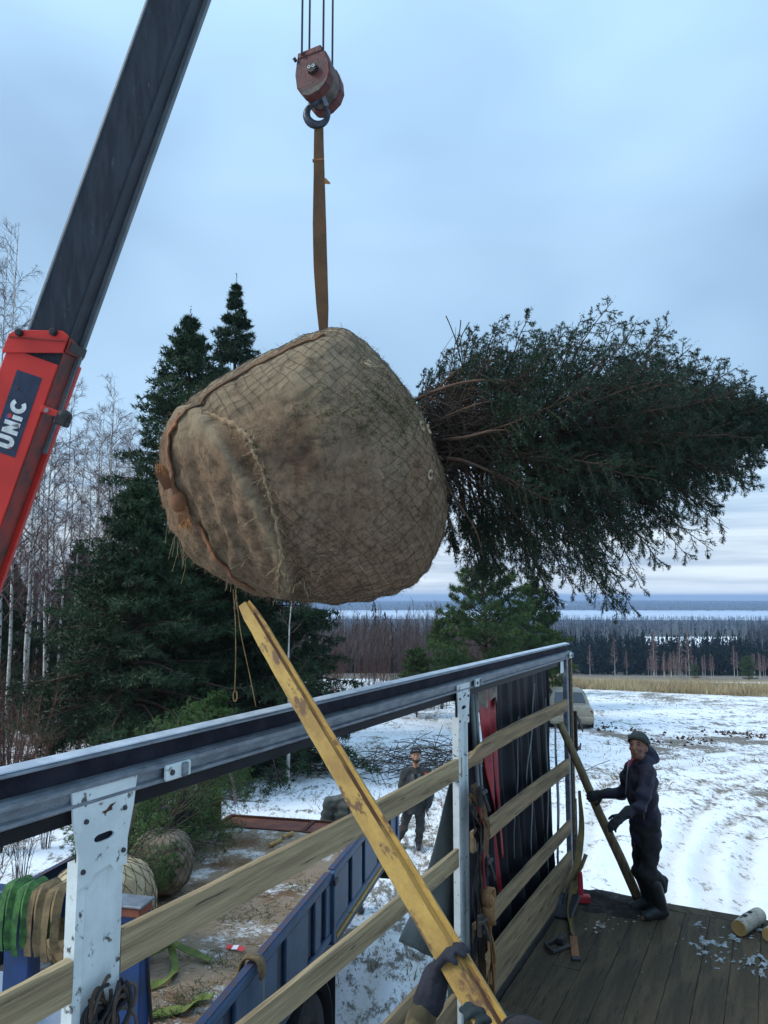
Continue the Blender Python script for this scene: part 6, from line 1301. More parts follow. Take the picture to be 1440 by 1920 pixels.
# drop sides, outer face towards us: backing coloured dark to paint the recess shade, proud pressed plates between recesses
def side(q, sgn, label=None):
    for (t0_, t1_, plates) in ((3.70, 6.72, ((3.70, 4.52), (4.70, 5.42), (5.60, 6.10), (6.28, 6.44), (6.58, 6.72))), (6.80, 9.42, ((6.80, 7.28), (7.42, 7.80), (7.92, 8.45), (8.58, 9.0), (9.14, 9.42)))):
        pn = MB().box(TR((t0_ + t1_) / 2, q, 1.525), (t1_ - t0_, 0.016, 0.52), AXB).build('side_panel', 'blue_dark', bl_, TR((t0_ + t1_) / 2, q, 1.25)); qo = q - sgn * 0.022
        for a_, b_ in plates: MB().box(TR((a_ + b_) / 2, qo, 1.52), (b_ - a_, 0.03, 0.42), AXB).build('pressed_plate', 'blue_paint', pn, bev=0.008)
        MB().box(TR((t0_ + t1_) / 2, qo - sgn * 0.003, 1.765), (t1_ - t0_, 0.044, 0.07), AXB).build('top_rail', 'blue_paint', pn, bev=0.012)
        MB().box(TR((t0_ + t1_) / 2, q - sgn * 0.006, 1.803), (t1_ - t0_, 0.05, 0.008), AXB).build('worn_edge', 'blue_rust', pn)
        MB().box(TR((t0_ + t1_) / 2, qo - sgn * 0.003, 1.275), (t1_ - t0_, 0.044, 0.07), AXB).build('bottom_rail', 'blue_paint', pn, bev=0.012)
    p = MB().box(TR(6.76, q - sgn * 0.03, 1.50), (0.075, 0.07, 0.60), AXB).build('stake_post', 'blue_paint', bl_, bev=0.01)
    MB().box(TR(6.76, q - sgn * 0.07, 1.72), (0.10, 0.02, 0.05), AXB).build('latch', 'black_steel', p, bev=0.004)
    MB().box(TR(9.48, q - sgn * 0.02, 1.52), (0.10, 0.08, 0.62), AXB).build('corner_stake', 'blue_paint', bl_, bev=0.01)
side(2.05, 1); side(4.45, -1)
MB().box(TR(7.8, 2.005, 1.222), (1.9, 0.02, 0.03), AXB).build('reflective_strip', 'yellow_strip', bl_)
MB().box(TR(9.20, 2.10, 1.06), (0.22, 0.20, 0.24), AXB).build('rear_lamp_box', 'black_steel', bl_, bev=0.01)
# headboard frame
hb_ = MB().box(TR(3.6, 3.25, 2.66), (0.10, 2.46, 0.10), AXB).build('headboard', 'frame_blue', bl_, TR(3.6, 3.25, 1.25), bev=0.008)
for q in (2.08, 2.705, 3.3, 3.9, 4.42): MB().box(TR(3.6, q, 1.94), (0.10, 0.15 if q > 2.3 else 0.13, 1.34), AXB).build('headboard_post', 'frame_blue', hb_, bev=0.008)
MB().box(TR(3.57, 2.09, 2.685), (0.12, 0.17, 0.045), AXB).build('corner_cap', 'rust_sheet', hb_, bev=0.006); MB().box(TR(3.57, 2.09, 2.715), (0.14, 0.19, 0.012), AXB).build('cap_plate', 'aluminium', hb_, bev=0.003)
MB().box(TR(3.6, 3.25, 1.90), (0.012, 2.3, 0.80), AXB).build('headboard_sheet', 'sheet_pale', hb_); MB().box(TR(3.6, 2.09, 1.33), (0.08, 0.34, 0.08), AXB).build('foot_rail', 'frame_blue', hb_, bev=0.006)
# tailgate let down flat behind the bed
tg_ = MB().box(TR(9.80, 3.25, BZ - 0.02), (0.52, 2.36, 0.02), AXB).build('tailgate', 'rust_sheet', bl_, TR(9.8, 3.25, BZ))
for t_, q_, a_, b_ in ((9.55, 3.25, 0.04, 2.38), (10.05, 3.25, 0.04, 2.38), (9.80, 4.42, 0.52, 0.05), (9.80, 3.25, 0.52, 0.05), (9.80, 2.08, 0.52, 0.05)): MB().box(TR(t_, q_, BZ - 0.005), (a_, b_, 0.04), AXB).build('tailgate_rib', 'rust', tg_, bev=0.004)
MB().box(TR(9.50, 4.38, 1.48), (0.06, 0.10, 0.50), AXB).build('rear_stake', 'rust_sheet', bl_, bev=0.006)
def wheel(t_, q_):
    wob_ = empty('w', (0, 0, 0), None, None); bpy.data.objects.remove(wob_)
    c = TR(t_, q_, 0.5); prof = [(0.27, -0.13), (0.30, -0.14), (0.46, -0.14), (0.495, -0.11), (0.50, -0.05), (0.50, 0.05), (0.495, 0.11), (0.46, 0.14), (0.30, 0.14), (0.27, 0.13)]; b = MB(); N_ = 36; v = []
    for i in range(N_):
        a = 2 * math.pi * i / N_
        for r, o in prof: v.append(c + TV * (r * math.cos(a)) + ZV * (r * math.sin(a)) + QV * o)
    m = len(prof); b.add(v, [(i * m + j, i * m + (j + 1) % m, ((i + 1) % N_) * m + (j + 1) % m, ((i + 1) % N_) * m + j) for i in range(N_) for j in range(m)]); w_ = b.build('wheel', 'tyre', bl_, c, sm=True, fix=True)
    b = MB(); b.tube([c - QV * 0.09, c - QV * 0.05, c + QV * 0.10], [0.10, 0.268, 0.268], 20); b.build('rim', 'hub', w_)
    for i in range(8): a = i * math.pi / 4; q0_ = c - QV * 0.075 + TV * (0.17 * math.cos(a)) + ZV * (0.17 * math.sin(a)); MB().tube([q0_ - QV * 0.03, q0_], 0.014, 6).build('wheel_nut', 'bolt', w_)
for t_ in (6.25, 5.1): wheel(t_, 2.2); wheel(t_, 4.3)
for t_ in (6.25, 5.1):
    b = MB(); N_ = 14; v = []
    for i in range(N_ + 1):
        a = math.radians(-8 + 196 * i / N_); v += [TR(t_, 2.02, 0.5) + TV * (0.58 * math.cos(a)) + ZV * (0.60 * math.sin(a)), TR(t_, 2.36, 0.5) + TV * (0.58 * math.cos(a)) + ZV * (0.60 * math.sin(a))]
    b.add(v, [(2 * i, 2 * i + 1, 2 * i + 3, 2 * i + 2) for i in range(N_)]); o = b.build('mudguard', 'rubber_mat', bl_); s_ = o.modifiers.new('t', 'SOLIDIFY'); s_.thickness = 0.01
MB().box(TR(6.86, 2.19, 0.62), (0.012, 0.36, 0.62), AXB).build('mud_flap', 'rubber_mat', bl_)
MB().tube(bez([TR(3.58, 2.02, 2.6), TR(3.66, 2.0, 2.0), TR(3.62, 1.98, 1.5), TR(3.66, 1.98, 0.8)], 5), 0.009, 6).build('cable', 'rubber_mat', bl_)

# webbing draped over the headboard
def drape(px0, px1, mat, label, nb, zb):
    r = empty('draped_webbing', P((px0 + px1) / 2, 1720, 3.8), label, 'webbing')
    for i in range(nb):
        x = px0 + (px1 - px0) * (i + 0.5) / nb; w_ = (px1 - px0) / nb * 1.25 * 3.9 / 1440
        top_ = P(x, 1676, 3.93); q_ = (top_ - V(0, 0, 0)).dot(QV); f = lambda tt, z: TR(tt, q_, z)
        zt = 2.735 + 0.006 * (i % 3); pts = [f(3.74, zt - 0.32), f(3.70, zt - 0.1), f(3.665, zt - 0.005), f(3.60, zt + 0.012), f(3.535, zt - 0.005), f(3.505, zt - 0.10), f(3.50 + 0.02 * math.sin(i * 2), zt - 0.22), f(3.51, zt - zb + 0.02 * math.sin(i * 1.7))]
        pts = bez(pts, 4); k = len(pts); c_ = f(3.60, zt - 0.12); MB().strap(pts, [(p - c_) + QV * (0.09 * math.sin(i * 2.1)) for p in pts], w_, 0.004).build('webbing_layer', mat, r)
    return r
drape(20, 85, 'webbing_green', 'bright green lifting webbing folded over the blue headboard', 6, 0.29); drape(80, 150, 'webbing_sand', 'sand brown lifting webbing folded over the headboard beside the green one', 6, 0.30)
# strap over the near side
ls = empty('side_strap', TR(5.02, 2.0, 1.4), 'tan strap looped over the top edge of the blue side panel', 'strap')
pts = bez([TR(5.02, 2.14, 1.66), TR(5.02, 2.11, 1.80), TR(5.02, 2.06, 1.845), TR(5.02, 1.985, 1.82), TR(5.02, 1.965, 1.72)], 5); MB().strap(pts, [p - TR(5.02, 2.06, 1.74) for p in pts], 0.075, 0.02).build('strap_loop', 'webbing_sand', ls, sm=True)
MB().strap([TR(5.02, 1.962, 1.73), TR(5.02, 1.958, 1.5), TR(5.03, 1.96, 1.18)], QV * -1, [0.05, 0.025, 0.02], 0.006).build('strap_tail', 'tarp_grey', ls)
# green lashing straps lying on the bed
def lying(pxs, mat, label, wd=0.055, z=0.05):
    pts = bez([onz(x, y, BZ + z + dz) for x, y, dz in pxs], 6); k = len(pts); tag(MB().strap(pts, [V(0.6 * math.sin(i * 0.5), -0.3, 1) for i in range(k)], wd, 0.006).build('lashing_strap', mat, loc=pts[0]), label, 'strap')
lying([(395, 1800, 0), (372, 1790, 0.02), (345, 1778, 0.05), (322, 1768, 0.10), (324, 1790, 0.04), (328, 1818, 0), (312, 1836, 0.01), (275, 1852, 0.0)], 'webbing_lime', 'lime green lashing strap lying kinked on the littered blue lorry bed', 0.06)
lying([(398, 1868, 0.02), (375, 1872, 0.0), (345, 1890, 0.01), (310, 1897, 0), (270, 1905, 0)], 'webbing_lime', 'second lime strap nearer the headboard, lying along needles on the bed', 0.07)
lying([(322, 1768, 0.10), (300, 1780, 0.05), (276, 1795, 0.02), (262, 1800, 0.02)], 'webbing_lime', 'short lime strap piece joining the kinked strap towards the headboard', 0.06)
# barrier tape scrap
tp = empty('tape_scrap', onz(438, 1779, BZ), 'scrap of red and white barrier tape on the straw', 'tape'); q0 = onz(425, 1775, BZ + 0.05); q1 = onz(457, 1781, BZ + 0.05)
for i in range(3): MB().strap([q0.lerp(q1, i / 3) + ZV * 0.004 * i, q0.lerp(q1, (i + 1) / 3) + ZV * (0.012 if i == 1 else 0.004)], V(0, -0.4, 1), 0.045, 0.002).build('tape_band', 'tape_white' if i == 1 else 'tape_red', tp)
# needle litter and spruce sprigs on the bed
rg = np.random.default_rng(21); bag = Bag(); K = 3600; tt = 4.0 + 5.3 * rg.random(K); qq = 2.12 + 2.2 * rg.random(K); cl = vnoise(np.stack([tt * 1.3, qq * 1.3, tt * 0], -1), 5) > -0.05; tt, qq = tt[cl], qq[cl]; K = len(tt)
p0 = np.array([list(TR(a_, b_, BZ + 0.045)) for a_, b_ in zip(tt, qq)]); az = rg.random(K) * 6.28; l = 0.03 + 0.09 * rg.random(K) ** 2; d = np.stack([np.cos(az), np.sin(az), 0.15 * rg.normal(size=K)], -1)
bag.add(*np_tubes(np.stack([p0, p0 + d * l[:, None]], 1), np.full((K, 2), 0.0022), 3)); tag(link('straw_litter', bag.mesh('straw_litter'), 'straw', bl_), kind='stuff')
bag = Bag(); K = 260; cen = [(440, 1722), (500, 1715), (350, 1880), (300, 1895), (420, 1800), (560, 1660), (600, 1690), (380, 1860)]; P0 = []; 
for i in range(K): c = cen[i % len(cen)]; q = onz(c[0] + rg.normal() * 22, c[1] + rg.normal() * 10, BZ + 0.05); P0.append(list(q))
az = rg.random(K) * 6.28; bag.add(*tris_needles(np.array(P0), np.stack([np.cos(az), np.sin(az), 0.1 + 0 * az], -1), 0.08 + 0.08 * rg.random(K), 22, 0.02, 0.0045, rg)); tag(link('spruce_sprigs', bag.mesh('spruce_sprigs'), 'needle_mid', bl_), kind='stuff')
for a_, b_, lab in (((530, 1570), (548, 1562), 'pale split stick lying beside the let-down tailgate'), ((505, 1585), (525, 1576), 'second pale stick in front of the tailgate on the snowy bed')):
    o = MB().tube([onz(*a_, BZ + 0.05), onz(*b_, BZ + 0.05)], [0.022, 0.026], 8).build('stick', 'log_end', loc=onz(*a_, BZ + 0.05)); tag(o, lab, 'stick')

# small root balls and spruces loaded on the blue lorry
def small_ball(c, r, label, mat, net=True):
    o = empty('small_root_ball', Vector(c) - ZV * r, label, 'root ball'); NU, NVV = 60, 40
    LO, LA = np.meshgrid(np.linspace(0, 2 * np.pi, NU, endpoint=False), np.linspace(-np.pi / 2, np.pi / 2, NVV), indexing='ij'); dl = np.stack([np.cos(LA) * np.cos(LO), np.cos(LA) * np.sin(LO), np.sin(LA)], -1).reshape(-1, 3)
    sq = (np.abs(dl) ** 2.6).sum(1) ** (-1 / 2.6); f_ = lambda dd: r * ((np.abs(dd) ** 2.6).sum(1) ** (-1 / 2.6)) * (1 + 0.03 * fbm(dd * 5, 3, int(r * 100)))
    ix = np.arange(NU * NVV).reshape(NU, NVV); nx = np.roll(ix, -1, 0); me = np_mesh('ball', dl * f_(dl)[:, None] * np.array([1, 1, 0.98]) + np.array(c), np.stack([ix[:, :-1], nx[:, :-1], nx[:, 1:], ix[:, 1:]], -1).reshape(-1, 4)); smooth(me); link('ball', me, mat, o)
    rows, cols = 13, 20; bag = Bag(); A0 = []
    for i in range(rows):
        for j in range(cols):
            la = -1.3 + 2.6 * i / (rows - 1); lo_ = 2 * math.pi * (j + 0.5 * (i % 2)) / cols
            for s_ in (-0.5, 0.5): A0.append(((la, lo_), (la + 2.6 / (rows - 1), lo_ + s_ * 2 * math.pi / cols)))
    A0 = np.array(A0) + rg.normal(size=(len(A0), 2, 2)) * 0.02; t = np.linspace(0, 1, 3)[None, :, None]; ll = A0[:, :1] * (1 - t) + A0[:, 1:] * t; dd = np.stack([np.cos(ll[..., 0]) * np.cos(ll[..., 1]), np.cos(ll[..., 0]) * np.sin(ll[..., 1]), np.sin(ll[..., 0])], -1); sh2 = dd.shape; dd = dd.reshape(-1, 3)
    bag.add(*np_tubes((dd * (f_(dd) + 0.004)[:, None] * np.array([1, 1, 0.98]) + np.array(c)).reshape(sh2), np.full(sh2[:2], 0.0022), 3)); tag(link('wire_net', bag.mesh('wire_net'), 'net', o), kind='stuff'); return o
M('burlap_dull', (0.16, 0.12, 0.08), (0.27, 0.21, 0.14), 7, 0.95, bump=0.8, bscale=70)
c1 = onz(300, 1682, BZ); small_ball((c1.x, c1.y, BZ + 0.335), 0.30, 'small netted root ball on the blue lorry bed, right of the white post', 'burlap_dull')
c2 = TR(5.9, 3.72, BZ + 0.40); small_ball(c2, 0.42, 'pale netted root ball behind the green webbing, left of the white post', 'burlap_pale')
def lying_spruce(a, b, R, seed, mat, label, whorls=26, per=7, needle=0.027, nwid=0.0062, gs=0.10):
    a, b = Vector(a), Vector(b); ta = (b - a).normalized(); L = (b - a).length; x_ = ta.cross(ZV).normalized(); y_ = ta.cross(x_).normalized(); XF = Matrix(((x_.x, y_.x, ta.x, a.x), (x_.y, y_.y, ta.y, a.y), (x_.z, y_.z, ta.z, a.z), (0, 0, 0, 1)))
    g_ = XF.to_3x3().transposed() @ V(0, 0, -1); rg2 = np.random.default_rng(seed)
    wd, lf = conifer(rg2, L, R, whorls, per, lambda h: (1 - h) ** 0.75 * (0.6 + 0.4 * min(1, h * 6)) + 0.06, lambda h: 0.75, lambda h: 0.1, 13, 5, 15, needle, nwid, shoot_len=0.40, h0=0.03, grav=tuple(g_), gsag=gs, side_hang=0.2)
    r = empty('loaded_spruce', a, label, 'tree'); me = MB().tube([(0, 0, -0.1), (0, 0, L * 0.5), (0, 0, L)], [0.04, 0.025, 0.005], 8).mesh('trunk'); smooth(me); me.transform(XF); link('trunk', me, 'bark_spruce', r)
    me = wd.mesh('branches'); me.transform(XF); link('branches', me, 'twig_dry', r); me = lf.mesh('crown'); me.transform(XF); link('crown', me, mat, r)
lying_spruce((c1.x - 0.06, c1.y + 0.25, BZ + 0.42), P(405, 1335, 11.2), 0.95, 31, 'needle_load', 'green spruce loaded on the blue lorry, leaning back behind the small root ball')
lying_spruce(c2 + V(0.0, 0.3, 0.05), P(262, 1480, 10.2), 0.70, 32, 'needle_load', 'second loaded spruce lying left of the first, behind the white post', 24, 7)
lying_spruce(P(330, 1440, 9.6), P(418, 1300, 10.2), 0.42, 33, 'needle_light', 'light green young shoot tips sticking up above the rail', 13, 6, 0.03, 0.007, 0.02)
# tape strips on the spruce behind the rail
for pxs, lab, mt in ((((432, 1448), (438, 1475), (443, 1508)), 'pale pink marking tape hanging from a spruce branch below the rail', 'tape_pink'), (((363, 1466), (368, 1474), (366, 1482)), 'short red and white tape on the loaded spruce', 'tape_white')):
    tag(MB().strap([P(x, y, 9.0) for x, y in pxs], V(0.3, -1, 0.1), 0.035, 0.003).build('marking_tape', mt, loc=P(*pxs[0], 9.0)), lab, 'tape')

# ------------------------------------------------------------------ car seen behind the corner post
cx, cy = 7.35, 31.6; cz_ = gz(cx, cy) - 0.02; car = empty('parked_car', (cx, cy, cz_), 'muddy beige saloon car parked in snow, half hidden behind the corner post', 'car')
ca_ = math.radians(8); CY = V(math.sin(ca_), math.cos(ca_), 0); CX = V(math.cos(ca_), -math.sin(ca_), 0); O = V(cx, cy, cz_)
def C(x, y, z): return O + CX * x + CY * y + ZV * z
def loft(secs, name, mat, par, sm=True):
    b = MB(); m = len(secs[0]); v = [C(*p) for s in secs for p in s]; f = [(i * m + j, i * m + (j + 1) % m, (i + 1) * m + (j + 1) % m, (i + 1) * m + j) for i in range(len(secs) - 1) for j in range(m)] + [tuple(range(m)), tuple(range((len(secs) - 1) * m, len(secs) * m))]
    b.add(v, f); o = b.build(name, mat, par, sm=sm, fix=True)
    if sm: o.modifiers.new('w', 'EDGE_SPLIT').split_angle = math.radians(40)
    return o
def sec(y, w_, zb, zt, rb=0.10, rt=0.12, tum=0.0):
    h = w_ / 2; ht = h - tum; return [(-h + rb, y, zb), (h - rb, y, zb), (h, y, zb + rb), (h, y, zt - rt - 0.12), (ht, y, zt - rt), (ht - rt, y, zt), (-ht + rt, y, zt), (-ht, y, zt - rt), (-h, y, zt - rt - 0.12), (-h, y, zb + rb)]
body = loft([sec(-2.14, 1.40, 0.34, 0.80), sec(-2.08, 1.60, 0.28, 0.90, tum=0.03), sec(-1.8, 1.69, 0.24, 0.95, tum=0.04), sec(-1.1, 1.70, 0.22, 0.95, tum=0.04), sec(0.6, 1.70, 0.22, 0.92, tum=0.04), sec(1.7, 1.66, 0.24, 0.84, tum=0.04), sec(2.05, 1.5, 0.28, 0.72), sec(2.14, 1.2, 0.34, 0.62)], 'body', 'car_paint', car)
def cab(y, w_, z0, z1, wt): return [(-w_ / 2, y, z0), (w_ / 2, y, z0), (w_ / 2 - 0.03, y, z0 + (z1 - z0) * 0.4), (wt / 2, y, z1 - 0.04), (wt / 2 - 0.1, y, z1), (-wt / 2 + 0.1, y, z1), (-wt / 2, y, z1 - 0.04), (-w_ / 2 + 0.03, y, z0 + (z1 - z0) * 0.4)]
loft([cab(-1.55, 1.50, 0.90, 0.96, 1.36), cab(-0.95, 1.54, 0.90, 1.33, 1.16), cab(-0.5, 1.56, 0.90, 1.40, 1.14), cab(0.2, 1.56, 0.90, 1.40, 1.14), cab(1.05, 1.52, 0.88, 0.94, 1.36)], 'cabin', 'car_paint', car)
b = MB(); b.add([C(-0.60, -1.50, 0.99), C(0.60, -1.50, 0.99), C(0.52, -1.00, 1.325), C(-0.52, -1.00, 1.325)], [(0, 1, 2, 3)]); o = b.build('rear_window', 'car_glass', car); s_ = o.modifiers.new('t', 'SOLIDIFY'); s_.thickness = 0.025; s_.offset = 0
for sx_ in (-1, 1):
    b = MB(); b.add([C(sx_ * 0.765, -1.0, 0.97), C(sx_ * 0.775, 0.75, 0.97), C(sx_ * 0.60, 0.25, 1.34), C(sx_ * 0.60, -0.75, 1.33)], [(0, 1, 2, 3)]); o = b.build('side_window', 'car_glass', car); s_ = o.modifiers.new('t', 'SOLIDIFY'); s_.thickness = 0.03; s_.offset = 0
    MB().box(C(sx_ * 0.66, -2.085, 0.74), (0.22, 0.06, 0.12), (CX, CY, ZV)).build('tail_lamp', 'lamp_red', car, bev=0.015)
    for y in (-1.32, 1.30):
        w_ = MB().tube([C(sx_ * 0.66, y, 0.31), C(sx_ * 0.70, y, 0.31), C(sx_ * 0.83, y, 0.31), C(sx_ * 0.86, y, 0.31)], [0.27, 0.31, 0.31, 0.27], 22).build('wheel', 'tyre', car, C(sx_ * 0.76, y, 0.31)); MB().tube([C(sx_ * 0.80, y, 0.31), C(sx_ * 0.868, y, 0.31)], [0.19, 0.17], 16).build('rim', 'hub', w_)
MB().box(C(0, -2.14, 0.47), (1.62, 0.10, 0.20), (CX, CY, ZV)).build('bumper', 'car_paint', car, bev=0.04); MB().box(C(0, -2.125, 0.70), (0.52, 0.02, 0.11), (CX, CY, ZV)).build('number_plate', 'plate', car)
MB().box(C(0, -2.12, 0.79), (1.1, 0.03, 0.025), (CX, CY, ZV)).build('boot_trim', 'hub', car); MB().box(C(0, -2.0, 0.30), (1.3, 0.2, 0.14), (CX, CY, ZV)).build('valance', 'trim_black', car, bev=0.02)
# ------------------------------------------------------------------ people
def hand_mb(mb, wr, fd, pn, curl=0.5, rf=0.0105, side=1, spread=0.06, sc=1.0):
    """palm and five fingers: wr wrist, fd finger direction, pn palm normal (fingers curl towards it)"""
    fd = Vector(fd).normalized(); pn = (Vector(pn) - fd * Vector(pn).dot(fd)).normalized(); sx = fd.cross(pn).normalized() * side; ax = (sx, fd, pn)
    mb.ball(Vector(wr) + fd * 0.05 * sc, (0.045 * sc, 0.058 * sc, 0.022 * sc), ax, 12, 8); mb.cap(Vector(wr) - fd * 0.03, Vector(wr) + fd * 0.03, 0.036 * sc, 0.034 * sc, 10)
    for i, (o, l) in enumerate(((-0.034, 0.066), (-0.012, 0.078), (0.011, 0.073), (0.032, 0.056))):
        p = Vector(wr) + fd * (0.088 - 0.006 * abs(i - 1.4)) * sc + sx * o * sc; a = 0.12 + curl * 0.35; dirn = (fd + sx * (o * spread * 20)).normalized()
        for k, f in enumerate((0.46, 0.31, 0.23)):
            dv = (dirn * math.cos(a) + pn * math.sin(a)).normalized(); q = p + dv * l * f * sc * 1.25; mb.cap(p, q, rf * sc * (1 - 0.08 * k), rf * sc * (0.95 - 0.08 * k), 8); p = q; a += curl * (0.85 + 0.15 * i * 0.3)
    p = Vector(wr) + fd * 0.028 * sc - sx * 0.036 * sc; dv = (fd * 0.6 - sx * 0.75 + pn * 0.35 * (0.4 + curl)).normalized(); q = p + dv * 0.045 * sc; mb.cap(p, q, rf * 1.25 * sc, rf * 1.1 * sc, 8); q2 = q + (dv * 0.5 + fd * 0.6 + pn * curl * 0.6).normalized() * 0.034 * sc; mb.cap(q, q2, rf * 1.1 * sc, rf * 0.9 * sc, 8)
def person(label, J, face, st, sc=1.0):
    """J: joints in world space (head, neck, chest, pelvis, sho/elb/wri/hip/kne/ank/toe pairs [a,b]); face: looking direction; st: style"""
    zfoot = min(p.z for p in J['toe']) - 0.03; r = empty('person', (J['pelvis'].x, J['pelvis'].y, zfoot), label, 'person'); f = Vector(face).normalized(); up = (ZV - f * f.z).normalized(); rt = f.cross(up).normalized(); hx = (rt, f, up); h = J['head']
    bd = st['body']; bdv = Vector(bd).normalized(); brt = bdv.cross(ZV).normalized()
    # body: head, neck, slim trunk and limbs in one skin
    b = MB(); b.ball(h + up * 0.018, (0.076, 0.095, 0.105), hx, 18, 12); b.ball(h + f * 0.022 - up * 0.055, (0.058, 0.068, 0.062), hx, 14, 9); b.ball(h + f * 0.062 - up * 0.092, (0.026, 0.022, 0.020), hx)
    b.cap(h + f * 0.088 + up * 0.018, h + f * 0.108 - up * 0.026, 0.010, 0.016, 8); b.ball(h + f * 0.079 + up * 0.036, (0.052, 0.020, 0.011), hx); b.ball(h + f * 0.085 - up * 0.058, (0.026, 0.014, 0.012), hx)
    for s in (-1, 1): b.ball(h + rt * 0.077 * s - up * 0.005 - f * 0.005, (0.012, 0.022, 0.034), hx, 10, 8); b.ball(h + rt * 0.045 * s + f * 0.062 - up * 0.022, (0.022, 0.024, 0.020), hx)
    b.cap(h - up * 0.06 - f * 0.015, J['neck'], 0.056, 0.060, 12); b.tube([J['neck'] + ZV * 0.02, J['chest'], J['pelvis'] + ZV * 0.10, J['pelvis'] - ZV * 0.06], [0.07, 0.135, 0.12, 0.11], 14, ell=(1, 0.7), ref=brt)
    for i in (0, 1):
        b.cap(J['neck'] - ZV * 0.03, J['sho'][i], 0.05, 0.05); b.cap(J['sho'][i], J['elb'][i], 0.047, 0.038); b.cap(J['elb'][i], J['wri'][i], 0.038, 0.026); b.cap(J['hip'][i], J['kne'][i], 0.075, 0.052); b.cap(J['kne'][i], J['ank'][i], 0.050, 0.036); b.cap(J['ank'][i], J['toe'][i], 0.032, 0.024)
        b.cap(J['wri'][i], J['wri'][i] + (J['wri'][i] - J['elb'][i]).normalized() * 0.06, 0.026, 0.024)
    link('body', fuse(b, 0.0115, 4), st['skin'], r)
    for s in (-1, 1):
        e = h + rt * 0.031 * s + f * 0.088 + up * 0.018; MB().ball(e, (0.013, 0.006, 0.0065), hx, 10, 6).build('eye', 'eye', r, sm=True); MB().cap(e + up * 0.020 - rt * 0.016 + f * 0.004, e + up * 0.020 + rt * 0.016 + f * 0.003, 0.004, 0.004, 6).build('eyebrow', 'hair', r)
    MB().cap(h + f * 0.096 - up * 0.060 - rt * 0.013, h + f * 0.096 - up * 0.060 + rt * 0.013, 0.005, 0.005, 6).build('mouth', 'lip', r)
    if st.get('beard'):
        b = MB(); b.ball(h + f * 0.028 - up * 0.072, (0.062, 0.066, 0.052), hx); b.ball(h + f * 0.068 - up * 0.10, (0.030, 0.026, 0.030), hx); link('beard', fuse(b, 0.008, 3, noise=0.004, nscale=60), 'hair', r)
    if st.get('hair'):
        b = MB(); b.ball(h - f * 0.022 + up * 0.03, (0.094, 0.105, 0.112), hx); b.ball(h - f * 0.05 - up * 0.05, (0.08, 0.06, 0.09), hx); link('hair', fuse(b, 0.012, 2, noise=0.008, nscale=25), 'hair', r)
    if st.get('hat'):
        b = MB(); tilt = (up * 0.93 - f * 0.36).normalized(); hf = (f - tilt * f.dot(tilt)).normalized(); hx2 = (rt, hf, tilt); c = h + up * 0.062 - f * 0.012
        pr = [(0.0, 0.088), (0.02, 0.090), (0.045, 0.087), (0.07, 0.074), (0.092, 0.050), (0.103, 0.020), (0.105, 0.002)]; v = [c + (rt * math.cos(a) * 0.97 + hf * math.sin(a) * 1.17) * (q * (1 + 0.015 * math.sin(a * 22))) + tilt * (z - 0.035) for z, q in pr for a in np.linspace(0, 2 * math.pi, 44, endpoint=False)]
        b.add(v, [(i * 44 + j, i * 44 + (j + 1) % 44, (i + 1) * 44 + (j + 1) % 44, (i + 1) * 44 + j) for i in range(len(pr) - 1) for j in range(44)] + [tuple(range(6 * 44, 7 * 44))]); o = b.build('hat', st['hat'], r, sm=True); s_ = o.modifiers.new('t', 'SOLIDIFY'); s_.thickness = 0.008; s_.offset = 1
        b = MB(); rr_ = [c + (rt * math.cos(a) * 0.97 + hf * math.sin(a) * 1.17) * 0.094 + tilt * -0.016 for a in np.linspace(0, 2 * math.pi, 40)]; b.strap(rr_, [p - c for p in rr_], 0.045, 0.010); b.build('hat_cuff', st['hat'], o, sm=True)
        if st.get('print'):
            for k in range(6): a = math.radians(60 + 11 * k); q = c + (rt * math.cos(a) * 0.97 + hf * math.sin(a) * 1.17) * 0.103 + tilt * (-0.012 + 0.006 * (k % 2)); MB().beam(q - tilt * 0.009, q + tilt * 0.009, 0.006, 0.004, rt).build('hat_print', 'print_grey', o)
    # trousers, jacket
    b = MB(); P_ = J['pelvis']; b.tube([P_ + ZV * 0.16, P_ + ZV * 0.05, P_ - ZV * 0.07], [0.155, 0.165, 0.15], 16, ell=(1, 0.74), ref=brt)
    for i in (0, 1): b.cap(J['hip'][i], J['kne'][i], 0.100, 0.078); b.cap(J['kne'][i], J['ank'][i] + ZV * st.get('cuff', 0.0), 0.076, st.get('hem', 0.070)); b.ball(J['kne'][i] + bdv * 0.02 - ZV * 0.03, 0.078)
    link('trousers', fuse(b, 0.0155, 2, noise=0.014, nscale=10, fold=lambda co: 0.007 * np.sin(co[:, 2] * 45 + 5 * np.sin(co[:, 0] * 11 + co[:, 1] * 9))), st['trousers'], r)
    b = MB(); N_ = J['neck']; Cc = J['chest']; jl = st.get('jlen', 0.12); jw = st.get('jw', 1.0)
    b.tube([N_ + ZV * 0.035, N_ - ZV * 0.02, N_ - ZV * 0.10, Cc, P_ + ZV * 0.12, P_ - ZV * jl * 0.3, P_ - ZV * jl], [0.075, 0.105, 0.165 * jw, 0.195 * jw, 0.185 * jw, 0.192 * jw, 0.185 * jw], 20, ell=(1, 0.74), ref=brt)
    for i in (0, 1):
        wv_ = J['wri'][i]; b.cap(N_ - ZV * 0.06, J['sho'][i], 0.085, 0.088 * jw); b.cap(J['sho'][i], J['elb'][i], 0.084 * jw, 0.070 * jw); b.cap(J['elb'][i], wv_ - (wv_ - J['elb'][i]).normalized() * 0.02, 0.069 * jw, 0.052 * jw); b.ball(J['elb'][i], 0.071 * jw)
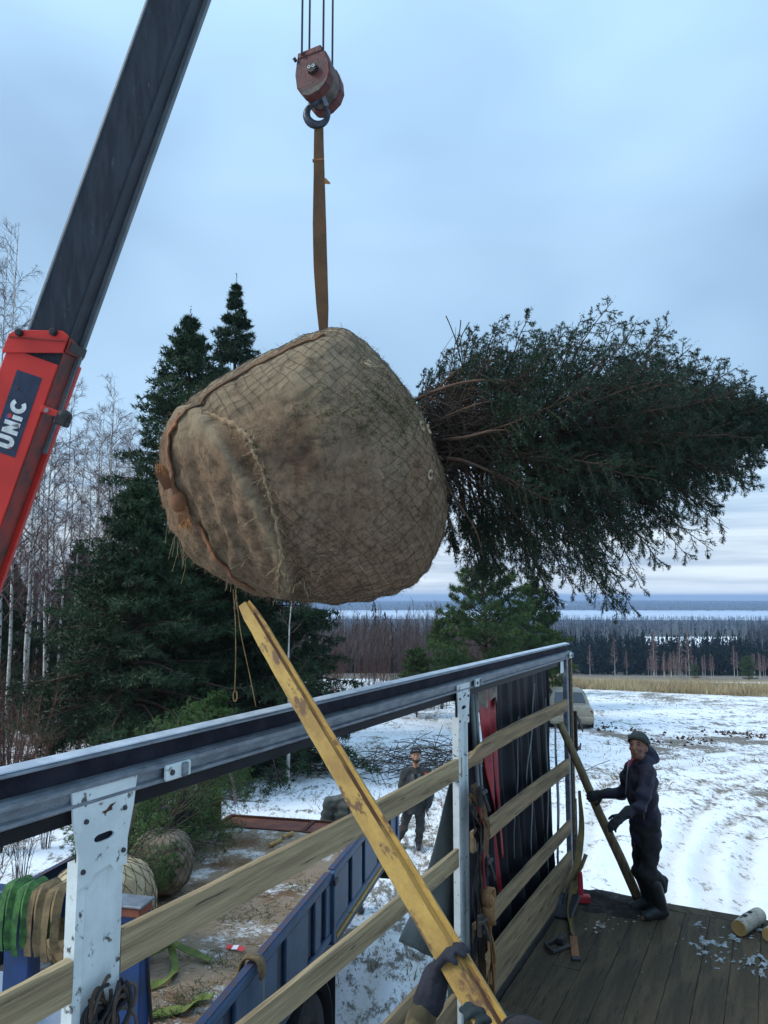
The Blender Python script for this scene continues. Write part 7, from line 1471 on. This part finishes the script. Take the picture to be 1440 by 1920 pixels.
    if st.get('hood'): hd_ = N_ - bdv * 0.095 + ZV * 0.055; b.ball(hd_, (0.115, 0.072, 0.078), (brt, bdv, ZV)); b.ball(N_ - bdv * 0.02 + ZV * 0.035, (0.125, 0.105, 0.060), (brt, bdv, ZV))
    fo = (lambda co: 0.006 * np.sin((co[:, 2] + 0.015 * np.sin(co[:, 0] * 6)) * 62)) if st.get('quilt') else (lambda co: 0.008 * np.sin(co[:, 2] * 40 + 5 * np.sin(co[:, 0] * 9 + co[:, 1] * 7)))
    jk = link('jacket', fuse(b, 0.0145, 2, noise=0.013, nscale=10, fold=fo), st['jacket'], r)
    if st.get('collar'): MB().tube([N_ - ZV * 0.02 + bdv * 0.012, N_ + ZV * 0.06 + bdv * 0.012], [0.088, 0.080], 18, caps=False).build('collar', st['collar'], r, sm=True)
    # footwear
    for i in (0, 1):
        b = MB(); an, to = J['ank'][i], J['toe'][i]; d = (to - an); d.z = 0; d = d.normalized(); zf = zfoot + 0.0
        sole = V(an.x, an.y, zf); b.cap(sole - d * 0.045 + ZV * 0.045, sole + d * 0.165 + ZV * 0.045, 0.045, 0.043, 12, ell=(1, 1)); b.cap(sole + ZV * 0.07 - d * 0.01, sole + d * 0.11 + ZV * 0.065, 0.062, 0.046, 12); b.cap(sole + ZV * 0.09 - d * 0.01, an + (J['kne'][i] - an).normalized() * st.get('shaft', 0.10), 0.060, st.get('shaft_r', 0.062), 12)
        me = fuse(b, 0.011, 3); n_ = len(me.vertices); co = np.empty(n_ * 3, np.float32); me.vertices.foreach_get('co', co); co = co.reshape(-1, 3); co[:, 2] = np.maximum(co[:, 2], zf); me.vertices.foreach_set('co', co.ravel()); link('boot', me, st['boot'], r)
    return r, jk

# man on the deck with the pole
J = dict(head=P(1197, 1401, 7.10), neck=P(1203, 1430, 7.14), chest=P(1204, 1475, 7.14), pelvis=P(1211, 1556, 7.14), sho=[P(1216, 1448, 6.98), P(1183, 1443, 7.28)], elb=[P(1202, 1512, 6.84), P(1166, 1488, 7.36)], wri=[P(1168, 1530, 6.83), P(1130, 1489, 7.42)],
         hip=[P(1219, 1568, 7.06), P(1205, 1568, 7.22)], kne=[P(1218, 1632, 6.98), P(1202, 1630, 7.20)], ank=[P(1238, 1694, 7.09), P(1217, 1688, 7.27)], toe=[P(1205, 1706, 7.02), P(1192, 1702, 7.24)])
J['ank'] = [V(p.x, p.y, BED + 0.10) for p in J['ank']]; J['toe'] = [V(p.x, p.y, BED + 0.03) for p in J['toe']]
fdir = V(-0.62, -0.78, 0.24); bdir = V(-0.93, -0.36, 0)
m1, jk = person('man in dark navy hooded jacket and grey-green knit cap, on the deck holding the pole', J, fdir, dict(body=bdir, skin='skin_tan', hat='hat_green', jacket='jacket_navy', trousers='trousers_black', boot='rubber_boot', hood=True, collar='jacket_navy', shaft=0.30, shaft_r=0.078, cuff=0.20, hem=0.076, jlen=0.13, jw=0.84))
b = MB(); b.strap(bez([P(1188, 1422, 7.0), P(1181, 1428, 6.985), P(1177, 1436, 6.98)], 4), V(-0.5, -1, 0), [0.02] * 4 + [0.035] * 5, 0.008); b.build('scarf', 'red_cloth', m1)
MB().strap(bez([P(1180, 1424, 6.96), P(1176, 1450, 6.94), P(1173, 1490, 6.96)], 5), V(-0.6, -1, 0), 0.010, 0.006).build('zip', 'zip_grey', jk)
MB().strap([P(1207, 1524, 6.885), P(1208, 1536, 6.89)], V(-0.2, -1, 0), 0.008, 0.004).build('pocket_zip', 'zip_grey', jk)
for nm, w_, fd, pn, cu, s in (('glove', J['wri'][0], P(1150, 1545, 6.80) - J['wri'][0], V(0.5, 0.5, -0.5), 0.6, 1), ('glove', J['wri'][1], P(1108, 1493, 7.42) - J['wri'][1], V(-0.2, 0.8, -0.3), 1.0, -1)):
    b = MB(); hand_mb(b, w_, fd, pn, cu, 0.0115, s, sc=1.12); b.cap(w_ - Vector(fd).normalized() * 0.07, w_ + Vector(fd).normalized() * 0.02, 0.052, 0.040, 10); link(nm, fuse(b, 0.0062, 2, 0.4), 'glove_dark', m1)
# man with black cap standing in the snow
g0 = gz(0.55, 13.3); T_ = (g0 - CAMZ) / (P(785, 1590, 1).z - CAMZ); q = lambda x, y, o=0: P(x, y, T_ + o)
J = dict(head=q(780, 1417), neck=q(780, 1440), chest=q(779, 1466), pelvis=q(778, 1506), sho=[q(760, 1449), q(801, 1450)], elb=[q(752, 1483, 0.05), q(808, 1484, 0.05)], wri=[q(751, 1512, -0.05), q(802, 1512, -0.08)], hip=[q(769, 1510), q(787, 1510)], kne=[q(757, 1548), q(788, 1549)], ank=[q(743, 1580), q(785, 1582)], toe=[q(738, 1590, -0.15), q(785, 1592, -0.18)])
J['ank'] = [V(p.x, p.y, g0 + 0.09) for p in J['ank']]; J['toe'] = [V(p.x, p.y, g0 + 0.03) for p in J['toe']]
m2, jk = person('bearded man in black cap and open dark jacket standing in the snow facing us', J, V(0, -1, 0.10), dict(body=V(0, -1, 0), skin='skin', hat='hat_black', jacket='jacket_black', trousers='trousers_grey', boot='rubber_boot', beard=True, jlen=0.16, cuff=0.02, hem=0.066, print=True))
b = MB(); b.prism([(-0.055, 0.16), (0.055, 0.16), (0.095, -0.22), (-0.095, -0.22)], J['chest'] + V(0, -0.135, 0), V(1, 0, 0), ZV, V(0, -1, 0), 0.02); b.build('grey_vest', 'vest_grey', m2, bev=0.01); MB().prism([(-0.03, 0.17), (0.03, 0.17), (0.004, -0.05), (-0.004, -0.05)], J['chest'] + V(0, -0.156, 0), V(1, 0, 0), ZV, V(0, -1, 0), 0.006).build('dark_shirt', 'hat_black', m2)
for sx_ in (-1, 1): MB().strap([J['chest'] + V(sx_ * 0.06, -0.13, 0.17), J['chest'] + V(sx_ * 0.10, -0.165, 0.0), J['chest'] + V(sx_ * 0.12, -0.15, -0.24)], V(0, -1, 0), 0.022, 0.01).build('jacket_edge', 'zip_grey', jk)
MB().strap([q(798, 1448, -0.10), q(800, 1458, -0.12), q(797, 1464, -0.13)], V(0, -1, 0.2), [0.05, 0.05, 0.02], 0.01).build('red_shoulder_strap', 'orange_strap', m2)
for w_, e, s in ((J['wri'][0], J['elb'][0], 1), (J['wri'][1], J['elb'][1], -1)): b = MB(); hand_mb(b, w_, (w_ - e), V(-s * 0.5, 0, 0), 0.45, 0.0115, s); link('glove', fuse(b, 0.0075, 2), 'glove_dark', m2)
# person in quilted jacket behind the yellow beam
g0 = gz(-0.5, 10.8); T_ = 10.6; J = dict(head=q(657, 1467), neck=q(656, 1489), chest=q(655, 1522), pelvis=q(655, 1574), sho=[q(618, 1507), q(693, 1507)], elb=[q(609, 1548, 0.03), q(703, 1548, 0.03)], wri=[q(611, 1585, -0.08), q(700, 1585, -0.08)], hip=[q(643, 1580), q(667, 1580)], kne=[q(641, 1640), q(669, 1640)], ank=[q(640, 1692), q(670, 1692)], toe=[q(632, 1700, -0.15), q(678, 1700, -0.15)])
J['ank'] = [V(p.x, p.y, g0 + 0.09) for p in J['ank']]; J['toe'] = [V(p.x, p.y, g0 + 0.03) for p in J['toe']]
m3, jk = person('person in olive grey quilted jacket half hidden behind the yellow beam', J, V(0.1, -1, 0.0), dict(body=V(0, -1, 0), skin='skin', hair=True, jacket='puffer', trousers='trousers_black', boot='rubber_boot', hood=True, quilt=True, jlen=0.18, jw=1.12, hem=0.068, collar='puffer'))
MB().strap([J['chest'] + V(0.0, -0.165, 0.22), J['chest'] + V(0, -0.185, 0.0), J['chest'] + V(0, -0.18, -0.3)], V(0, -1, 0), 0.014, 0.008).build('zip', 'trim_black', jk)
for w_, e, s in ((J['wri'][0], J['elb'][0], 1), (J['wri'][1], J['elb'][1], -1)): b = MB(); hand_mb(b, w_, (w_ - e), V(-s * 0.5, 0, 0), 0.45, 0.0115, s); link('glove', fuse(b, 0.0075, 2), 'glove_dark', m3)
# worker below the camera holding the beam: cap, gloves and a camouflage sleeve show
hd_ = P(985, 2018, 2.10); bdir = V(-0.45, 0.9, 0).normalized(); br = bdir.cross(ZV); ng = hd_ - ZV * 0.21 - bdir * 0.02; x0, y0 = ng.x, ng.y
J = dict(head=hd_, neck=ng, chest=ng - ZV * 0.22, pelvis=V(x0 + 0.03, y0 - 0.06, BED + 0.86), sho=[ng - br * 0.20 - ZV * 0.06, ng + br * 0.19 - ZV * 0.06], elb=[P(762, 1985, 2.34), P(1010, 2090, 2.42)], wri=[P(812, 1850, 2.37), P(948, 1935, 2.30)], hip=[V(x0 - 0.06, y0 - 0.06, BED + 0.84), V(x0 + 0.12, y0 - 0.06, BED + 0.84)], kne=[V(x0 - 0.10, y0 + 0.05, BED + 0.46), V(x0 + 0.15, y0 - 0.05, BED + 0.46)], ank=[V(x0 - 0.12, y0, BED + 0.09), V(x0 + 0.17, y0 - 0.12, BED + 0.09)])
J['toe'] = [p + bdir * 0.16 - ZV * 0.06 for p in J['ank']]
m4, jk = person('worker in dark cap and camouflage jacket at the bottom edge, gripping the yellow beam', J, bdir + V(0, 0, 0.35), dict(body=bdir, skin='skin', hat='hat_black', jacket='camo', trousers='trousers_black', boot='rubber_boot', jlen=0.14, jw=0.82))
for w_, tgt, mt, s in ((J['wri'][0], P(832, 1782, 2.37), 'glove_blue', -1), (J['wri'][1], P(915, 1890, 2.27), 'glove_teal', 1)):
    b = MB(); hand_mb(b, w_, tgt - w_, sd_beam if False else (fc * 0.4 + (V(1, 0, 0) if s < 0 else V(-1, 0, 0.2))), 0.75, 0.0125, s, sc=1.05); b.cap(w_ - (tgt - w_).normalized() * 0.05, w_ + (tgt - w_).normalized() * 0.03, 0.050, 0.044, 10); link('glove', fuse(b, 0.006, 2, 0.4), mt, m4)

# ------------------------------------------------------------------ haze
hzm = bpy.data.materials.new('haze'); hzm.use_nodes = True; n = hzm.node_tree; n.nodes.remove(n.nodes['Principled BSDF']); pv = n.nodes.new('ShaderNodeVolumePrincipled')
pv.inputs['Color'].default_value = (0.50, 0.70, 1.0, 1); pv.inputs['Density'].default_value = 0.0002; pv.inputs['Anisotropy'].default_value = 0.2; n.links.new(pv.outputs[0], n.nodes['Material Output'].inputs['Volume'])
o = MB().box((0, 0, -23), (24000, 24000, 86), None).build('haze', hzm); tag(o, 'thin blue winter haze over the valley', 'haze', kind='stuff')
